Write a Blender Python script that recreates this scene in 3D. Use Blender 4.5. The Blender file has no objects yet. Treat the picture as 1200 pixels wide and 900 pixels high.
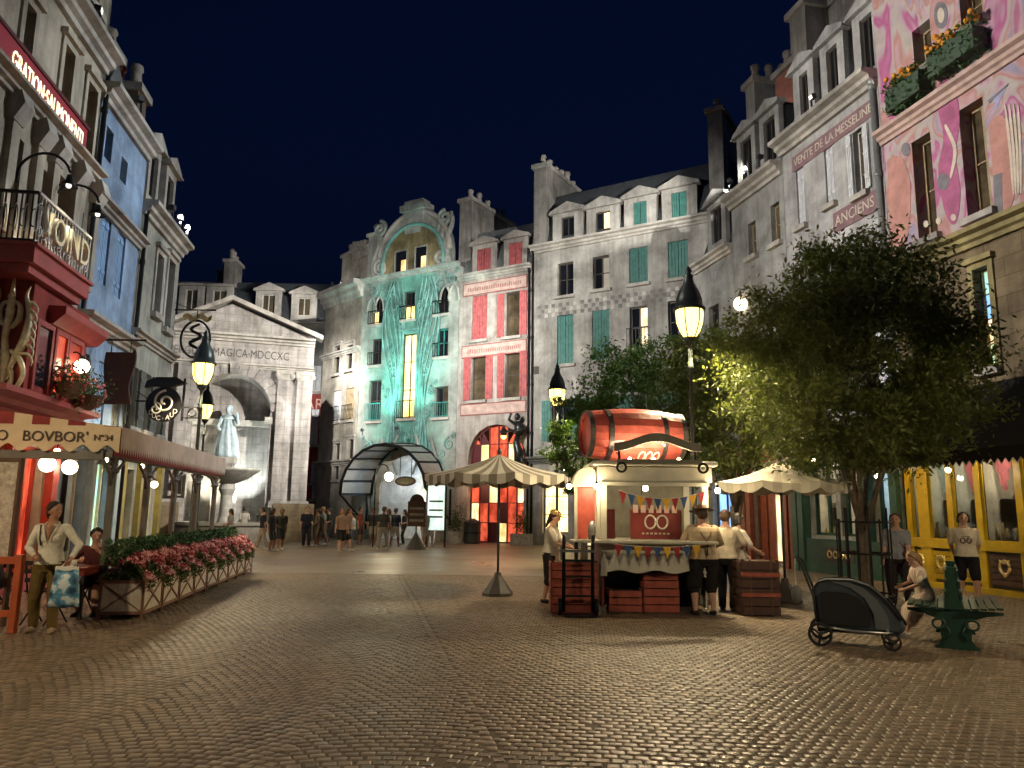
import bpy, bmesh, math, random
import numpy as np
from mathutils import Vector, Matrix, noise as mnoise
random.seed(7); rng = np.random.default_rng(7)
SC = bpy.context.scene; COL = SC.collection
R = math.radians; PI = math.pi
# ------------------------------------------------------------------ camera
FPX = 900.0; PITCH = math.atan(150/900); ROLL = R(0.7); EYE = Vector((0, 0, 1.6))
cam = bpy.data.cameras.new('camera'); cam_o = bpy.data.objects.new('camera', cam); COL.objects.link(cam_o)
CAMR = Matrix.Rotation(PI/2+PITCH, 3, 'X') @ Matrix.Rotation(ROLL, 3, 'Z')
cam_o.matrix_world = Matrix.Translation(EYE) @ CAMR.to_4x4()
cam.sensor_width = 36; cam.lens = 36*FPX/1200; cam.clip_start = .05; cam.clip_end = 3000
SC.camera = cam_o
# ------------------------------------------------------------------ night sky
wd = bpy.data.worlds.new('World'); SC.world = wd; wd.use_nodes = True
wn = wd.node_tree.nodes; wl = wd.node_tree.links
sky = wn.new('ShaderNodeTexSky'); sky.sky_type = 'NISHITA'; sky.sun_disc = False
sky.sun_elevation = R(-3); sky.sun_rotation = R(200); sky.air_density = 1.0; sky.dust_density = .4; sky.ozone_density = 4.0
tint = wn.new('ShaderNodeMix'); tint.data_type = 'RGBA'; tint.blend_type = 'MULTIPLY'; tint.inputs['Factor'].default_value = 1; tint.inputs['B'].default_value = (.30, .95, 1.0, 1)
wl.new(sky.outputs[0], tint.inputs['A']); wl.new(tint.outputs['Result'], wn['Background'].inputs[0]); wn['Background'].inputs[1].default_value = .2
moon = bpy.data.lights.new('moon', 'SUN'); moon.energy = .012; moon.angle = R(.5); moon.color = (.75, .84, 1)
moon_o = bpy.data.objects.new('moon', moon); COL.objects.link(moon_o); moon_o.rotation_euler = (R(52), 0, R(20)); moon_o.location = (0, 0, 60)
SC.view_settings.view_transform = 'Standard'; SC.view_settings.look = 'None'
SC.view_settings.exposure = .5; SC.view_settings.gamma = 1
# ------------------------------------------------------------------ photo pixel -> place
def ray(px, py): return CAMR @ Vector(((px-600)/FPX, -(py-450)/FPX, -1))
def gp(px, py, z=0.0):
    d = ray(px, py); t = (z-EYE.z)/d.z; return EYE + d*t
def at_depth(px, py, Y):
    d = ray(px, py); return EYE + d*(Y/d.y)
# ------------------------------------------------------------------ materials
MATS = {}
def mat(name, col, rough=.7, metal=0., var=.25, vscale=3., bump=.0, bscale=40., streak=0., spec=.5, col2=None, coat=0., emit=None, estr=0., trans=0., sheen=0.):
    """principled material with noisy colour, optional rain streaks and fine relief"""
    if name in MATS: return MATS[name]
    m = bpy.data.materials.new(name); m.use_nodes = True; n = m.node_tree.nodes; l = m.node_tree.links; p = n['Principled BSDF']
    MATS[name] = m
    c = tuple(col)+(1,)
    p.inputs['Roughness'].default_value = rough; p.inputs['Metallic'].default_value = metal
    p.inputs['Specular IOR Level'].default_value = spec; p.inputs['Coat Weight'].default_value = coat
    p.inputs['Transmission Weight'].default_value = trans; p.inputs['Sheen Weight'].default_value = sheen
    tc = n.new('ShaderNodeTexCoord')
    if var > 0:
        nz = n.new('ShaderNodeTexNoise'); nz.inputs['Scale'].default_value = vscale; nz.inputs['Detail'].default_value = 6; nz.inputs['Roughness'].default_value = .62
        l.new(tc.outputs['Object'], nz.inputs['Vector'])
        cr = n.new('ShaderNodeValToRGB'); cr.color_ramp.elements[0].position = .32; cr.color_ramp.elements[1].position = .68
        d2 = col2 if col2 else tuple(x*(1-var) for x in col)
        cr.color_ramp.elements[0].color = tuple(d2)+(1,); cr.color_ramp.elements[1].color = tuple(min(1, x*(1+var*.4)) for x in col)+(1,)
        l.new(nz.outputs['Fac'], cr.inputs['Fac']); out = cr.outputs['Color']
        if streak > 0:
            mp = n.new('ShaderNodeMapping'); mp.inputs['Scale'].default_value = (2.2, 2.2, .16); l.new(tc.outputs['Object'], mp.inputs['Vector'])
            n2 = n.new('ShaderNodeTexNoise'); n2.inputs['Scale'].default_value = 2.2; n2.inputs['Detail'].default_value = 5; l.new(mp.outputs[0], n2.inputs['Vector'])
            r2 = n.new('ShaderNodeMapRange'); r2.inputs['From Min'].default_value = .42; r2.inputs['From Max'].default_value = .72; r2.inputs['To Max'].default_value = streak
            l.new(n2.outputs['Fac'], r2.inputs['Value'])
            mx = n.new('ShaderNodeMix'); mx.data_type = 'RGBA'; mx.blend_type = 'MULTIPLY'; mx.inputs['B'].default_value = (.35, .33, .30, 1)
            l.new(r2.outputs[0], mx.inputs['Factor']); l.new(out, mx.inputs['A']); out = mx.outputs['Result']
        l.new(out, p.inputs['Base Color'])
    else: p.inputs['Base Color'].default_value = c
    if bump > 0:
        nb = n.new('ShaderNodeTexNoise'); nb.inputs['Scale'].default_value = bscale; nb.inputs['Detail'].default_value = 8; l.new(tc.outputs['Object'], nb.inputs['Vector'])
        bp = n.new('ShaderNodeBump'); bp.inputs['Strength'].default_value = bump; bp.inputs['Distance'].default_value = .02
        l.new(nb.outputs['Fac'], bp.inputs['Height']); l.new(bp.outputs[0], p.inputs['Normal'])
    if emit:
        p.inputs['Emission Color'].default_value = tuple(emit)+(1,); p.inputs['Emission Strength'].default_value = estr
    return m
def plaster(name, col, streak=.45, var=.3, block=False):
    """painted plaster with stains and painted-in dappled light and shade; block = faint ashlar joints"""
    if name in MATS: return MATS[name]
    m = mat(name, col, .85, var=var, vscale=.9, bump=.25, bscale=14, streak=streak, spec=.25)
    n = m.node_tree.nodes; l = m.node_tree.links; p = n['Principled BSDF']   # mottling: dappled light and shade painted into the plaster colour
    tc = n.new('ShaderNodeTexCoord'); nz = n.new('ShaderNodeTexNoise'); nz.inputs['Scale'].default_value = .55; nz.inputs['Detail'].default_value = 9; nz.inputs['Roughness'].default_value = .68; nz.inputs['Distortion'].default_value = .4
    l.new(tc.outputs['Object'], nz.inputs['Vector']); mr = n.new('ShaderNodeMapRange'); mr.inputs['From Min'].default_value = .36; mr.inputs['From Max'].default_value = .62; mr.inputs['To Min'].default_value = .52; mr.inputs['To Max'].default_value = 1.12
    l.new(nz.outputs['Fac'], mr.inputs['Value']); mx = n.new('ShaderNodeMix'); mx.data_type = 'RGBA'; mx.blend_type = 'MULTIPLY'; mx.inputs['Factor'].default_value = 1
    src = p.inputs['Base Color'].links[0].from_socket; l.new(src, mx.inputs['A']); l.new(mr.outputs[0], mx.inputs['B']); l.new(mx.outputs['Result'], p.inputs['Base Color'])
    if block:
        n = m.node_tree.nodes; l = m.node_tree.links; p = n['Principled BSDF']
        tc = n.new('ShaderNodeTexCoord'); sx = n.new('ShaderNodeSeparateXYZ'); cx = n.new('ShaderNodeCombineXYZ')
        l.new(tc.outputs['Object'], sx.inputs[0]); l.new(sx.outputs['X'], cx.inputs['X']); l.new(sx.outputs['Z'], cx.inputs['Y'])
        b = n.new('ShaderNodeTexBrick'); b.inputs['Scale'].default_value = 1.0; b.inputs['Brick Width'].default_value = .95; b.inputs['Row Height'].default_value = .42
        b.inputs['Mortar Size'].default_value = .012; b.inputs['Color1'].default_value = (1, 1, 1, 1); b.inputs['Color2'].default_value = (.78, .77, .74, 1); b.inputs['Mortar'].default_value = (.5, .48, .45, 1)
        l.new(cx.outputs[0], b.inputs['Vector'])
        mx = n.new('ShaderNodeMix'); mx.data_type = 'RGBA'; mx.blend_type = 'MULTIPLY'; mx.inputs['Factor'].default_value = .75
        src = p.inputs['Base Color'].links[0].from_socket
        l.new(src, mx.inputs['A']); l.new(b.outputs['Color'], mx.inputs['B']); l.new(mx.outputs['Result'], p.inputs['Base Color'])
    return m
def glow(name, col, s, var=0., col2=None, scale=3., rough=.2):
    """something that gives off light: bulb, lit window, screen"""
    if name in MATS: return MATS[name]
    m = mat(name, tuple(c*.5 for c in col), rough, var=0, emit=col, estr=s)
    if var > 0:
        n = m.node_tree.nodes; l = m.node_tree.links; p = n['Principled BSDF']
        tc = n.new('ShaderNodeTexCoord'); mp = n.new('ShaderNodeMapping'); mp.inputs['Scale'].default_value = (1.6, 1.6, .7); nz = n.new('ShaderNodeTexNoise'); nz.inputs['Scale'].default_value = scale; nz.inputs['Detail'].default_value = 4
        l.new(tc.outputs['Object'], mp.inputs[0]); l.new(mp.outputs[0], nz.inputs['Vector'])
        cr = n.new('ShaderNodeValToRGB'); cr.color_ramp.elements[0].position = .36; cr.color_ramp.elements[1].position = .64
        cr.color_ramp.elements[0].color = tuple(col2 or [c*(1-var) for c in col])+(1,); cr.color_ramp.elements[1].color = tuple(col)+(1,)
        l.new(nz.outputs['Fac'], cr.inputs['Fac']); l.new(cr.outputs['Color'], p.inputs['Emission Color'])
    return m
def stripes(name, c1, c2, axis, period, rough=.8, duty=.5):
    if name in MATS: return MATS[name]
    m = mat(name, c1, rough, var=0, spec=.2); n = m.node_tree.nodes; l = m.node_tree.links; p = n['Principled BSDF']
    tc = n.new('ShaderNodeTexCoord'); sx = n.new('ShaderNodeSeparateXYZ'); l.new(tc.outputs['Object'], sx.inputs[0])
    a = n.new('ShaderNodeMath'); a.operation = 'DIVIDE'; a.inputs[1].default_value = period; l.new(sx.outputs[axis], a.inputs[0])
    f = n.new('ShaderNodeMath'); f.operation = 'FRACT'; l.new(a.outputs[0], f.inputs[0])
    g = n.new('ShaderNodeMath'); g.operation = 'GREATER_THAN'; g.inputs[1].default_value = duty; l.new(f.outputs[0], g.inputs[0])
    mx = n.new('ShaderNodeMix'); mx.data_type = 'RGBA'; mx.inputs['A'].default_value = tuple(c1)+(1,); mx.inputs['B'].default_value = tuple(c2)+(1,)
    l.new(g.outputs[0], mx.inputs['Factor'])
    nz = n.new('ShaderNodeTexNoise'); nz.inputs['Scale'].default_value = 6; l.new(tc.outputs['Object'], nz.inputs['Vector'])
    mr = n.new('ShaderNodeMapRange'); mr.inputs['To Min'].default_value = .75; mr.inputs['To Max'].default_value = 1.15; l.new(nz.outputs['Fac'], mr.inputs['Value'])
    m2 = n.new('ShaderNodeMix'); m2.data_type = 'RGBA'; m2.blend_type = 'MULTIPLY'; m2.inputs['Factor'].default_value = 1
    l.new(mx.outputs['Result'], m2.inputs['A']); l.new(mr.outputs[0], m2.inputs['B']); l.new(m2.outputs['Result'], p.inputs['Base Color'])
    return m
# ------------------------------------------------------------------ mesh builder
class MB:
    def __init__(s): s.v = []; s.f = []
    def add(s, vs, fs):
        o = len(s.v); s.v += [tuple(v) for v in vs]; s.f += [tuple(i+o for i in f) for f in fs]; return s
    def box(s, x0, x1, y0, y1, z0, z1):
        return s.add([(x0,y0,z0),(x1,y0,z0),(x1,y1,z0),(x0,y1,z0),(x0,y0,z1),(x1,y0,z1),(x1,y1,z1),(x0,y1,z1)],
                     [(0,3,2,1),(4,5,6,7),(0,1,5,4),(1,2,6,5),(2,3,7,6),(3,0,4,7)])
    def bar(s, a, b, w, h=None):
        """square bar from a to b"""
        a = Vector(a); b = Vector(b); h = h or w; d = (b-a).normalized()
        up = Vector((0,0,1)) if abs(d.z) < .9 else Vector((0,1,0))
        x = d.cross(up).normalized(); z = x.cross(d)
        vs = [p + x*sx*w/2 + z*sz*h/2 for p in (a, b) for sx, sz in ((-1,-1),(1,-1),(1,1),(-1,1))]
        return s.add(vs, [(0,1,2,3),(7,6,5,4),(0,4,5,1),(1,5,6,2),(2,6,7,3),(3,7,4,0)])
    def prism(s, poly, y0, y1):
        """polygon in x,z extruded along y"""
        n = len(poly); vs = [(x,y0,z) for x,z in poly]+[(x,y1,z) for x,z in poly]
        return s.add(vs, [tuple(range(n)), tuple(range(2*n-1, n-1, -1))]+[(i,i+n,(i+1)%n+n,(i+1)%n) for i in range(n)])
    def prismz(s, poly, z0, z1):
        n = len(poly); vs = [(x,y,z0) for x,y in poly]+[(x,y,z1) for x,y in poly]
        return s.add(vs, [tuple(range(n-1,-1,-1)), tuple(range(n, 2*n))]+[(i,(i+1)%n,(i+1)%n+n,i+n) for i in range(n)])
    def profx(s, prof, x0, x1):
        """profile in y,z run along x"""
        n = len(prof); vs = [(x0,y,z) for y,z in prof]+[(x1,y,z) for y,z in prof]
        return s.add(vs, [tuple(range(n-1,-1,-1)), tuple(range(n, 2*n))]+[(i,(i+1)%n,(i+1)%n+n,i+n) for i in range(n)])
    def lathe(s, prof, c=(0,0,0), n=16, sx=1., sy=1., ring=False):
        k = len(prof); vs = []
        for r, z in prof:
            for j in range(n):
                a = 2*PI*j/n; vs.append((c[0]+r*sx*math.cos(a), c[1]+r*sy*math.sin(a), c[2]+z))
        fs = [(i*n+j, i*n+(j+1)%n, (i+1)*n+(j+1)%n, (i+1)*n+j) for i in range(k-1) for j in range(n)]
        fs += [((k-1)*n+j, (k-1)*n+(j+1)%n, (j+1)%n, j) for j in range(n)] if ring else [tuple(range(n-1,-1,-1)), tuple(range((k-1)*n, k*n))]
        return s.add(vs, fs)
    def tube(s, pts, r, n=8):
        pts = [Vector(p) for p in pts]; k = len(pts); rs = r if isinstance(r, (list, tuple)) else [r]*k
        vs = []; ref = Vector((.13,.41,.9)).normalized(); px = None
        for i in range(k):
            d = (pts[min(i+1,k-1)]-pts[max(i-1,0)])
            d = d.normalized() if d.length > 1e-9 else Vector((0,0,1))
            if px is None:
                if abs(d.dot(ref)) > .95: ref = Vector((1,0,0))
                x = d.cross(ref).normalized()
            else:
                x = px - d*px.dot(d); x = x.normalized() if x.length > 1e-6 else d.cross(ref).normalized()
            px = x; y = d.cross(x)
            for j in range(n):
                a = 2*PI*j/n; vs.append(pts[i] + (x*math.cos(a)+y*math.sin(a))*rs[i])
        fs = [(i*n+j, i*n+(j+1)%n, (i+1)*n+(j+1)%n, (i+1)*n+j) for i in range(k-1) for j in range(n)]
        fs += [tuple(range(n-1,-1,-1)), tuple(range((k-1)*n, k*n))]
        return s.add(vs, fs)
    def ball(s, c, r, n=12, m=8):
        rx, ry, rz = (r,r,r) if not isinstance(r, (tuple, list)) else r
        vs = [(c[0],c[1],c[2]-rz)]
        for i in range(1, m):
            t = PI*i/m - PI/2
            for j in range(n):
                a = 2*PI*j/n; vs.append((c[0]+rx*math.cos(t)*math.cos(a), c[1]+ry*math.cos(t)*math.sin(a), c[2]+rz*math.sin(t)))
        vs.append((c[0],c[1],c[2]+rz)); L = len(vs)-1
        fs = [(0,1+(j+1)%n,1+j) for j in range(n)]
        fs += [(1+i*n+j, 1+i*n+(j+1)%n, 1+(i+1)*n+(j+1)%n, 1+(i+1)*n+j) for i in range(m-2) for j in range(n)]
        fs += [(1+(m-2)*n+j, 1+(m-2)*n+(j+1)%n, L) for j in range(n)]
        return s.add(vs, fs)
    def loft(s, rings):
        """rings: lists of points with equal length"""
        n = len(rings[0]); k = len(rings)
        fs = [(i*n+j, i*n+(j+1)%n, (i+1)*n+(j+1)%n, (i+1)*n+j) for i in range(k-1) for j in range(n)]
        fs += [tuple(range(n-1,-1,-1)), tuple(range((k-1)*n, k*n))]
        return s.add([p for r in rings for p in r], fs)
    def xf(s, M_, start=0):
        s.v[start:] = [tuple(M_ @ Vector(v)) for v in s.v[start:]]; return s
    def build(s, name, m, parent=None, smooth=False, loc=None, rz=None, kind=None):
        me = bpy.data.meshes.new(name); me.from_pydata(s.v, [], s.f)
        if isinstance(m, str): m = MATS[m]
        if m: me.materials.append(m)
        if smooth: me.polygons.foreach_set('use_smooth', [True]*len(me.polygons))
        me.update()
        return link(name, me, parent, loc, rz, kind)
def link(name, me, parent=None, loc=None, rz=None, kind=None):
    o = bpy.data.objects.new(name, me); COL.objects.link(o)
    if parent: o.parent = parent
    if loc is not None: o.location = loc
    if rz is not None: o.rotation_euler = (0,0,rz)
    if kind: o['kind'] = kind
    return o
def bevel(o, w=.01, seg=2, ang=40):
    b = o.modifiers.new('bevel', 'BEVEL'); b.width = w; b.segments = seg; b.limit_method = 'ANGLE'; b.angle_limit = R(ang); return o
def thing(name, label, cat, loc=(0,0,0), rz=0, group=None):
    o = bpy.data.objects.new(name, None); COL.objects.link(o); o.location = loc; o.rotation_euler = (0,0,rz); o.empty_display_size = .2
    return tag(o, label, cat, group)
def tag(o, label, cat, group=None):
    o['label'] = label; o['category'] = cat
    if group: o['group'] = group
    return o
def copy_tree(o, parent=None):
    c = o.copy(); COL.objects.link(c); c.parent = parent
    if parent: c.matrix_parent_inverse = o.matrix_parent_inverse.copy()
    for ch in list(o.children): copy_tree(ch, c)
    return c
def fast(name, verts, faces_n, idx, m, parent=None, smooth=False, kind=None):
    """numpy mesh: verts (N,3); all faces of faces_n corners; idx flat"""
    me = bpy.data.meshes.new(name); nv = len(verts); nf = len(idx)//faces_n
    me.vertices.add(nv); me.vertices.foreach_set('co', np.asarray(verts, dtype=np.float32).ravel())
    me.loops.add(nf*faces_n); me.loops.foreach_set('vertex_index', np.asarray(idx, dtype=np.int32))
    me.polygons.add(nf); me.polygons.foreach_set('loop_start', np.arange(nf, dtype=np.int32)*faces_n)
    if smooth: me.polygons.foreach_set('use_smooth', np.ones(nf, dtype=bool))
    me.update(calc_edges=True)
    me.materials.append(MATS[m] if isinstance(m, str) else m)
    return link(name, me, parent, kind=kind)
def smooth_path(pts, rs=None, k=6):
    """Catmull-Rom through the points"""
    P = [Vector(q) for q in pts]; n = len(P); out = []; ro = []
    for i in range(n-1):
        a, b, c, d = P[max(i-1,0)], P[i], P[i+1], P[min(i+2,n-1)]
        for j in range(k):
            t = j/k; out.append(.5*((2*b)+(c-a)*t+(2*a-5*b+4*c-d)*t*t+(3*b-a-3*c+d)*t**3)); ro.append((rs[i]*(1-t)+rs[i+1]*t) if rs else 0)
    out.append(P[-1]); ro.append(rs[-1] if rs else 0); return (out, ro) if rs else out
def text(s, size, m, parent=None, loc=(0,0,0), rot=(PI/2,0,0), ext=.006, name='lettering', align='CENTER', sx=1.):
    cu = bpy.data.curves.new(name, 'FONT'); cu.body = s; cu.size = size; cu.extrude = ext; cu.align_x = align; cu.align_y = 'CENTER'; cu.resolution_u = 3
    t = bpy.data.objects.new(name, cu); me = bpy.data.meshes.new_from_object(t); bpy.data.objects.remove(t); bpy.data.curves.remove(cu)
    me.materials.append(MATS[m] if isinstance(m, str) else m)
    o = link(name, me, parent, loc); o.rotation_euler = rot; o.scale = (sx, 1, 1); return o
def lamp_light(kind, parent, loc, power, col, radius=.08, target=None, angle=80, blend=.6, name='light'):
    li = bpy.data.lights.new(name, kind); li.energy = power; li.color = col; li.shadow_soft_size = radius
    o = bpy.data.objects.new(name, li); COL.objects.link(o); o.location = loc
    if parent: o.parent = parent
    if kind == 'SPOT':
        li.spot_size = R(angle); li.spot_blend = blend
        o.rotation_euler = (Vector(target)-Vector(loc)).to_track_quat('-Z', 'Y').to_euler()
    return o
# ------------------------------------------------------------------ shared materials
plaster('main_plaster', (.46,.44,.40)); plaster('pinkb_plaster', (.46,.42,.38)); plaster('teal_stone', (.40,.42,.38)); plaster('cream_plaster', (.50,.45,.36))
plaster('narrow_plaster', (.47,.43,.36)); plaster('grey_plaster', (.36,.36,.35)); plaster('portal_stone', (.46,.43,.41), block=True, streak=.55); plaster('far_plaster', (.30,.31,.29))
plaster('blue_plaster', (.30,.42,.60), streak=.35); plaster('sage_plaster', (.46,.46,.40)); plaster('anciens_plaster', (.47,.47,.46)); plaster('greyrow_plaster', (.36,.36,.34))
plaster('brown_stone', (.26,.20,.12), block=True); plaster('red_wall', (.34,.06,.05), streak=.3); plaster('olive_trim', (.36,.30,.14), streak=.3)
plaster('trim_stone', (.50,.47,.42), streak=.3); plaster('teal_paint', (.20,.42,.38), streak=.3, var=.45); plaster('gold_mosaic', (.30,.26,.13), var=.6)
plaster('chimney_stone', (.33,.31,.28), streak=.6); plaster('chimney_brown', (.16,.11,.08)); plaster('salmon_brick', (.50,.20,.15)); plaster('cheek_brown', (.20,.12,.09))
mat('slate', (.045,.05,.055), .55, var=.4, vscale=6, bump=.3, bscale=20); mat('slate_pale', (.15,.16,.16), .6, var=.35, vscale=4, bump=.2, bscale=15)
mat('zinc', (.30,.33,.32), .45, metal=.5, var=.35, vscale=2); mat('terracotta', (.36,.13,.08), .8, var=.4, vscale=5); mat('pot_pale', (.42,.38,.33), .8, var=.4, vscale=5)
mat('iron', (.018,.018,.02), .45, metal=.6, var=.3, bump=.1); mat('iron_green', (.03,.05,.045), .45, metal=.4, var=.3, bump=.1)
mat('frame_dark', (.05,.04,.03), .5, var=.3); mat('frame_white', (.55,.54,.50), .5, var=.25, vscale=6); mat('frame_tan', (.34,.26,.15), .6, var=.3)
mat('shutter_green', (.05,.19,.16), .55, var=.35, vscale=4, bump=.1); mat('shutter_red', (.42,.10,.10), .6, var=.4, vscale=5); mat('shutter_white', (.62,.64,.66), .6, var=.2, vscale=5)
mat('shutter_grey', (.13,.14,.13), .6, var=.3); mat('shutter_blue', (.22,.38,.62), .6, var=.25); mat('balcony_teal', (.03,.27,.24), .5, var=.3); mat('gilt', (.80,.62,.28), .35, metal=.7, var=.25)
mat('glass_dark', (.012,.014,.018), .06, var=.5, vscale=1.2, spec=.6); mat('glass_tan', (.10,.075,.045), .12, var=.6, vscale=1.5)
mat('maroon', (.10,.015,.02), .5, var=.3); mat('gilt_letter', (.85,.75,.5), .5, var=.1); mat('dark_letter', (.06,.04,.035), .7, var=.1); mat('paper', (.55,.5,.42), .9, var=.2)
glow('lit_warm', (1,.70,.30), 1.5, var=.7, col2=(.40,.20,.05), scale=1.2); glow('lit_yellow', (1,.78,.32), 2.4, var=.4, col2=(.7,.42,.1), scale=1.4)
glow('lit_red', (.85,.13,.06), .8, var=.8, col2=(.22,.02,.01), scale=2.5); glow('lit_blue', (.35,.62,1), 1.1, var=.5, col2=(.12,.3,.7), scale=2)
glow('lit_shop', (1,.78,.48), 1.5, var=.6, col2=(.45,.28,.12), scale=2.2); glow('lit_teal', (.35,.75,.8), .8, var=.5, col2=(.5,.6,.2), scale=2)
glow('bulb', (1,.80,.46), 26); glow('globe', (1,.82,.55), 9); glow('lantern_glass', (1,.74,.18), 3.2); glow('flood_lens', (1,.96,.85), 1.2)

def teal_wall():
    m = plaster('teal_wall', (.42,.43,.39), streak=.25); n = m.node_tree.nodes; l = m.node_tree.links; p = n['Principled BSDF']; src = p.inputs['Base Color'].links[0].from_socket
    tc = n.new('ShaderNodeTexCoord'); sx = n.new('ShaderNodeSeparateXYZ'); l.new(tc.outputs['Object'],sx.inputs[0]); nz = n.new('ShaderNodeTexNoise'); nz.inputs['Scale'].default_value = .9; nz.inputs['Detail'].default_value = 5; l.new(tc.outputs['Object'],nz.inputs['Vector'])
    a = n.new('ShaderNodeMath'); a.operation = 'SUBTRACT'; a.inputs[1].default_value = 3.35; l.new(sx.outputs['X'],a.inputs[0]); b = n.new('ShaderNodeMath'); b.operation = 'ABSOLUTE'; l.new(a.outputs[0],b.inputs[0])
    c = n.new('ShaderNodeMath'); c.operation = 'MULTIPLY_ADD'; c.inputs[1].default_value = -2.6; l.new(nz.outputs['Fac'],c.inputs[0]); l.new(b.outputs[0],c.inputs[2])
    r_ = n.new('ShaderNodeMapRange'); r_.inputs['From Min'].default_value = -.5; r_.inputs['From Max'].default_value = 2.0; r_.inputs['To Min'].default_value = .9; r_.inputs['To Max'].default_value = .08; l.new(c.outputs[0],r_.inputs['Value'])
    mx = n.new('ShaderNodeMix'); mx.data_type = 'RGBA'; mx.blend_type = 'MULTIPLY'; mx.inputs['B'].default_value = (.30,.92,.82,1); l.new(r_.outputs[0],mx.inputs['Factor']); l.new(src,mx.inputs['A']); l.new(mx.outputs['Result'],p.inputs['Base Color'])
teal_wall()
class Fac:
    """a facade standing on the line A + u*D; local x along it, local -y outward"""
    def __init__(s, A, D, u0, u1, name, label, cat, wallmat, H, group=None):
        D = Vector(D).normalized(); s.A = Vector(A)+D*u0; s.D = D; s.W = u1-u0; s.H = H; s.m = wallmat
        s.e = thing(name, label, cat, (s.A.x, s.A.y, 0), math.atan2(D.y, D.x), group); s.holes = []
    def uz(s, px, py):
        d = ray(px, py); n = d.x*s.D.y - d.y*s.D.x
        t = (s.A.x*s.D.y - s.A.y*s.D.x)/n; P = EYE+d*t
        return ((P.x-s.A.x)*s.D.x+(P.y-s.A.y)*s.D.y, P.z)
    def rect(s, x0, y0, x1, y1):
        ym = (y0+y1)/2; xm = (x0+x1)/2
        return s.uz(x0, ym)[0], s.uz(x1, ym)[0], s.uz(xm, y1)[1], s.uz(xm, y0)[1]
    def world(s, u, y, z):
        return s.e.matrix_basis @ Vector((u, y, z)) if False else Vector((s.A.x+s.D.x*u-s.D.y*y, s.A.y+s.D.y*u+s.D.x*y, z))
    def win(s, r, style='dark', cols=2, rows=2, frame='frame_dark', sill=True, depth=.24, arch=False, shut=None, shutm='shutter_green', pane=None, surround=None, rail=None, hole=True):
        u0, u1, z0, z1 = r; w = u1-u0; h = z1-z0
        pane = pane or {'dark': 'glass_dark', 'lit': 'lit_warm', 'yellow': 'lit_yellow', 'tan': 'glass_tan', 'shut': 'glass_dark', 'red': 'lit_red', 'blue': 'lit_blue'}.get(style, style)
        if arch:
            k = 10; c = (u0+u1)/2; ra = w/2; zs = z1-ra
            out = [(u0,z0),(u1,z0),(u1,zs)]+[(c+ra*math.cos(PI*i/k), zs+ra*math.sin(PI*i/k)) for i in range(1,k)]+[(u0,zs)]
        else: out = [(u0,z0),(u1,z0),(u1,z1),(u0,z1)]
        if hole: s.holes.append(out)
        t = min(.07, w*.09); d = depth
        m = MB()
        if arch:
            cx = (u0+u1)/2; cz = (z0+z1)/2; n = len(out)
            inn = [(cx+(x-cx)*(1-2*t/w), cz+(z-cz)*(1-2*t/h)) for x, z in out]
            m.add([(x,d-.06,z) for x,z in out]+[(x,d-.06,z) for x,z in inn]+[(x,d,z) for x,z in inn], [(i,(i+1)%n,(i+1)%n+n,i+n) for i in range(n)]+[(i+n,(i+1)%n+n,(i+1)%n+2*n,i+2*n) for i in range(n)])
        else:
            m.box(u0,u0+t,d-.06,d+.03,z0,z1); m.box(u1-t,u1,d-.06,d+.03,z0,z1); m.box(u0+t,u1-t,d-.06,d+.03,z0,z0+t); m.box(u0+t,u1-t,d-.06,d+.03,z1-t,z1)
        for i in range(1, cols): x = u0+w*i/cols; m.box(x-t*.5,x+t*.5,d-.05,d+.03,z0+t,z1-t)
        for j in range(1, rows): z = z0+h*j/rows; m.box(u0+t,u1-t,d-.045,d+.03,z-t*.3,z+t*.3)
        o = m.build('window', frame, s.e)
        m = MB(); n = len(out)
        m.add([(x,0,z) for x,z in out]+[(x,d+.04,z) for x,z in out], [(i,i+n,(i+1)%n+n,(i+1)%n) for i in range(n)])
        m.build('reveal', s.m, o)
        if style != 'none':
            for i in range(cols):
                for j in range(rows):
                    a0 = u0+w*i/cols; a1 = u0+w*(i+1)/cols; b0 = z0+h*j/rows; b1 = z0+h*(j+1)/rows
                    pm = pane[(i+j*cols) % len(pane)] if isinstance(pane, (list, tuple)) else pane
                    if arch and j == rows-1:
                        MB().add([(x,d+.005,z) for x,z in [(a0,b0),(a1,b0)]+[q for q in out if a0-1e-6 <= q[0] <= a1+1e-6 and q[1] > b0+1e-6]], [tuple(range(2+len([q for q in out if a0-1e-6 <= q[0] <= a1+1e-6 and q[1] > b0+1e-6])))]).build('pane', pm, o)
                    else: MB().box(a0,a1,d,d+.012,b0,b1).build('pane', pm, o)
        if sill: MB().box(u0-.12,u1+.12,-.16,.05,z0-.16,z0-.004).build('sill', 'trim_stone', o)
        if surround:
            m = MB(); q = .14
            m.box(u0-q,u0-.003,-.05,.02,z0,z1+q); m.box(u1+.003,u1+q,-.05,.02,z0,z1+q); m.box(u0-.003,u1+.003,-.05,.02,z1+.003,z1+q); m.box(u0-q-.06,u1+q+.06,-.14,.02,z1+q,z1+q+.12)
            m.build('surround', surround, o)
        def leaf(a, b, y):
            m = MB(); k = 3; bw = (b-a)/k
            for i in range(k): m.box(a+i*bw+.008,a+(i+1)*bw-.008,y,y+.04,z0+.02,z1-.02)
            for zz in (z0+h*.18, z0+h*.82): m.box(a+.02,b-.02,y-.02,y,zz-.05,zz+.05)
            m.box(a+.004,b-.004,y+.03,y+.042,z0+.02,z1-.02)
            m.build('shutter', shutm, o)
        if shut == 'closed': leaf(u0+.01,(u0+u1)/2-.005,.05); leaf((u0+u1)/2+.005,u1-.01,.05)
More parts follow.
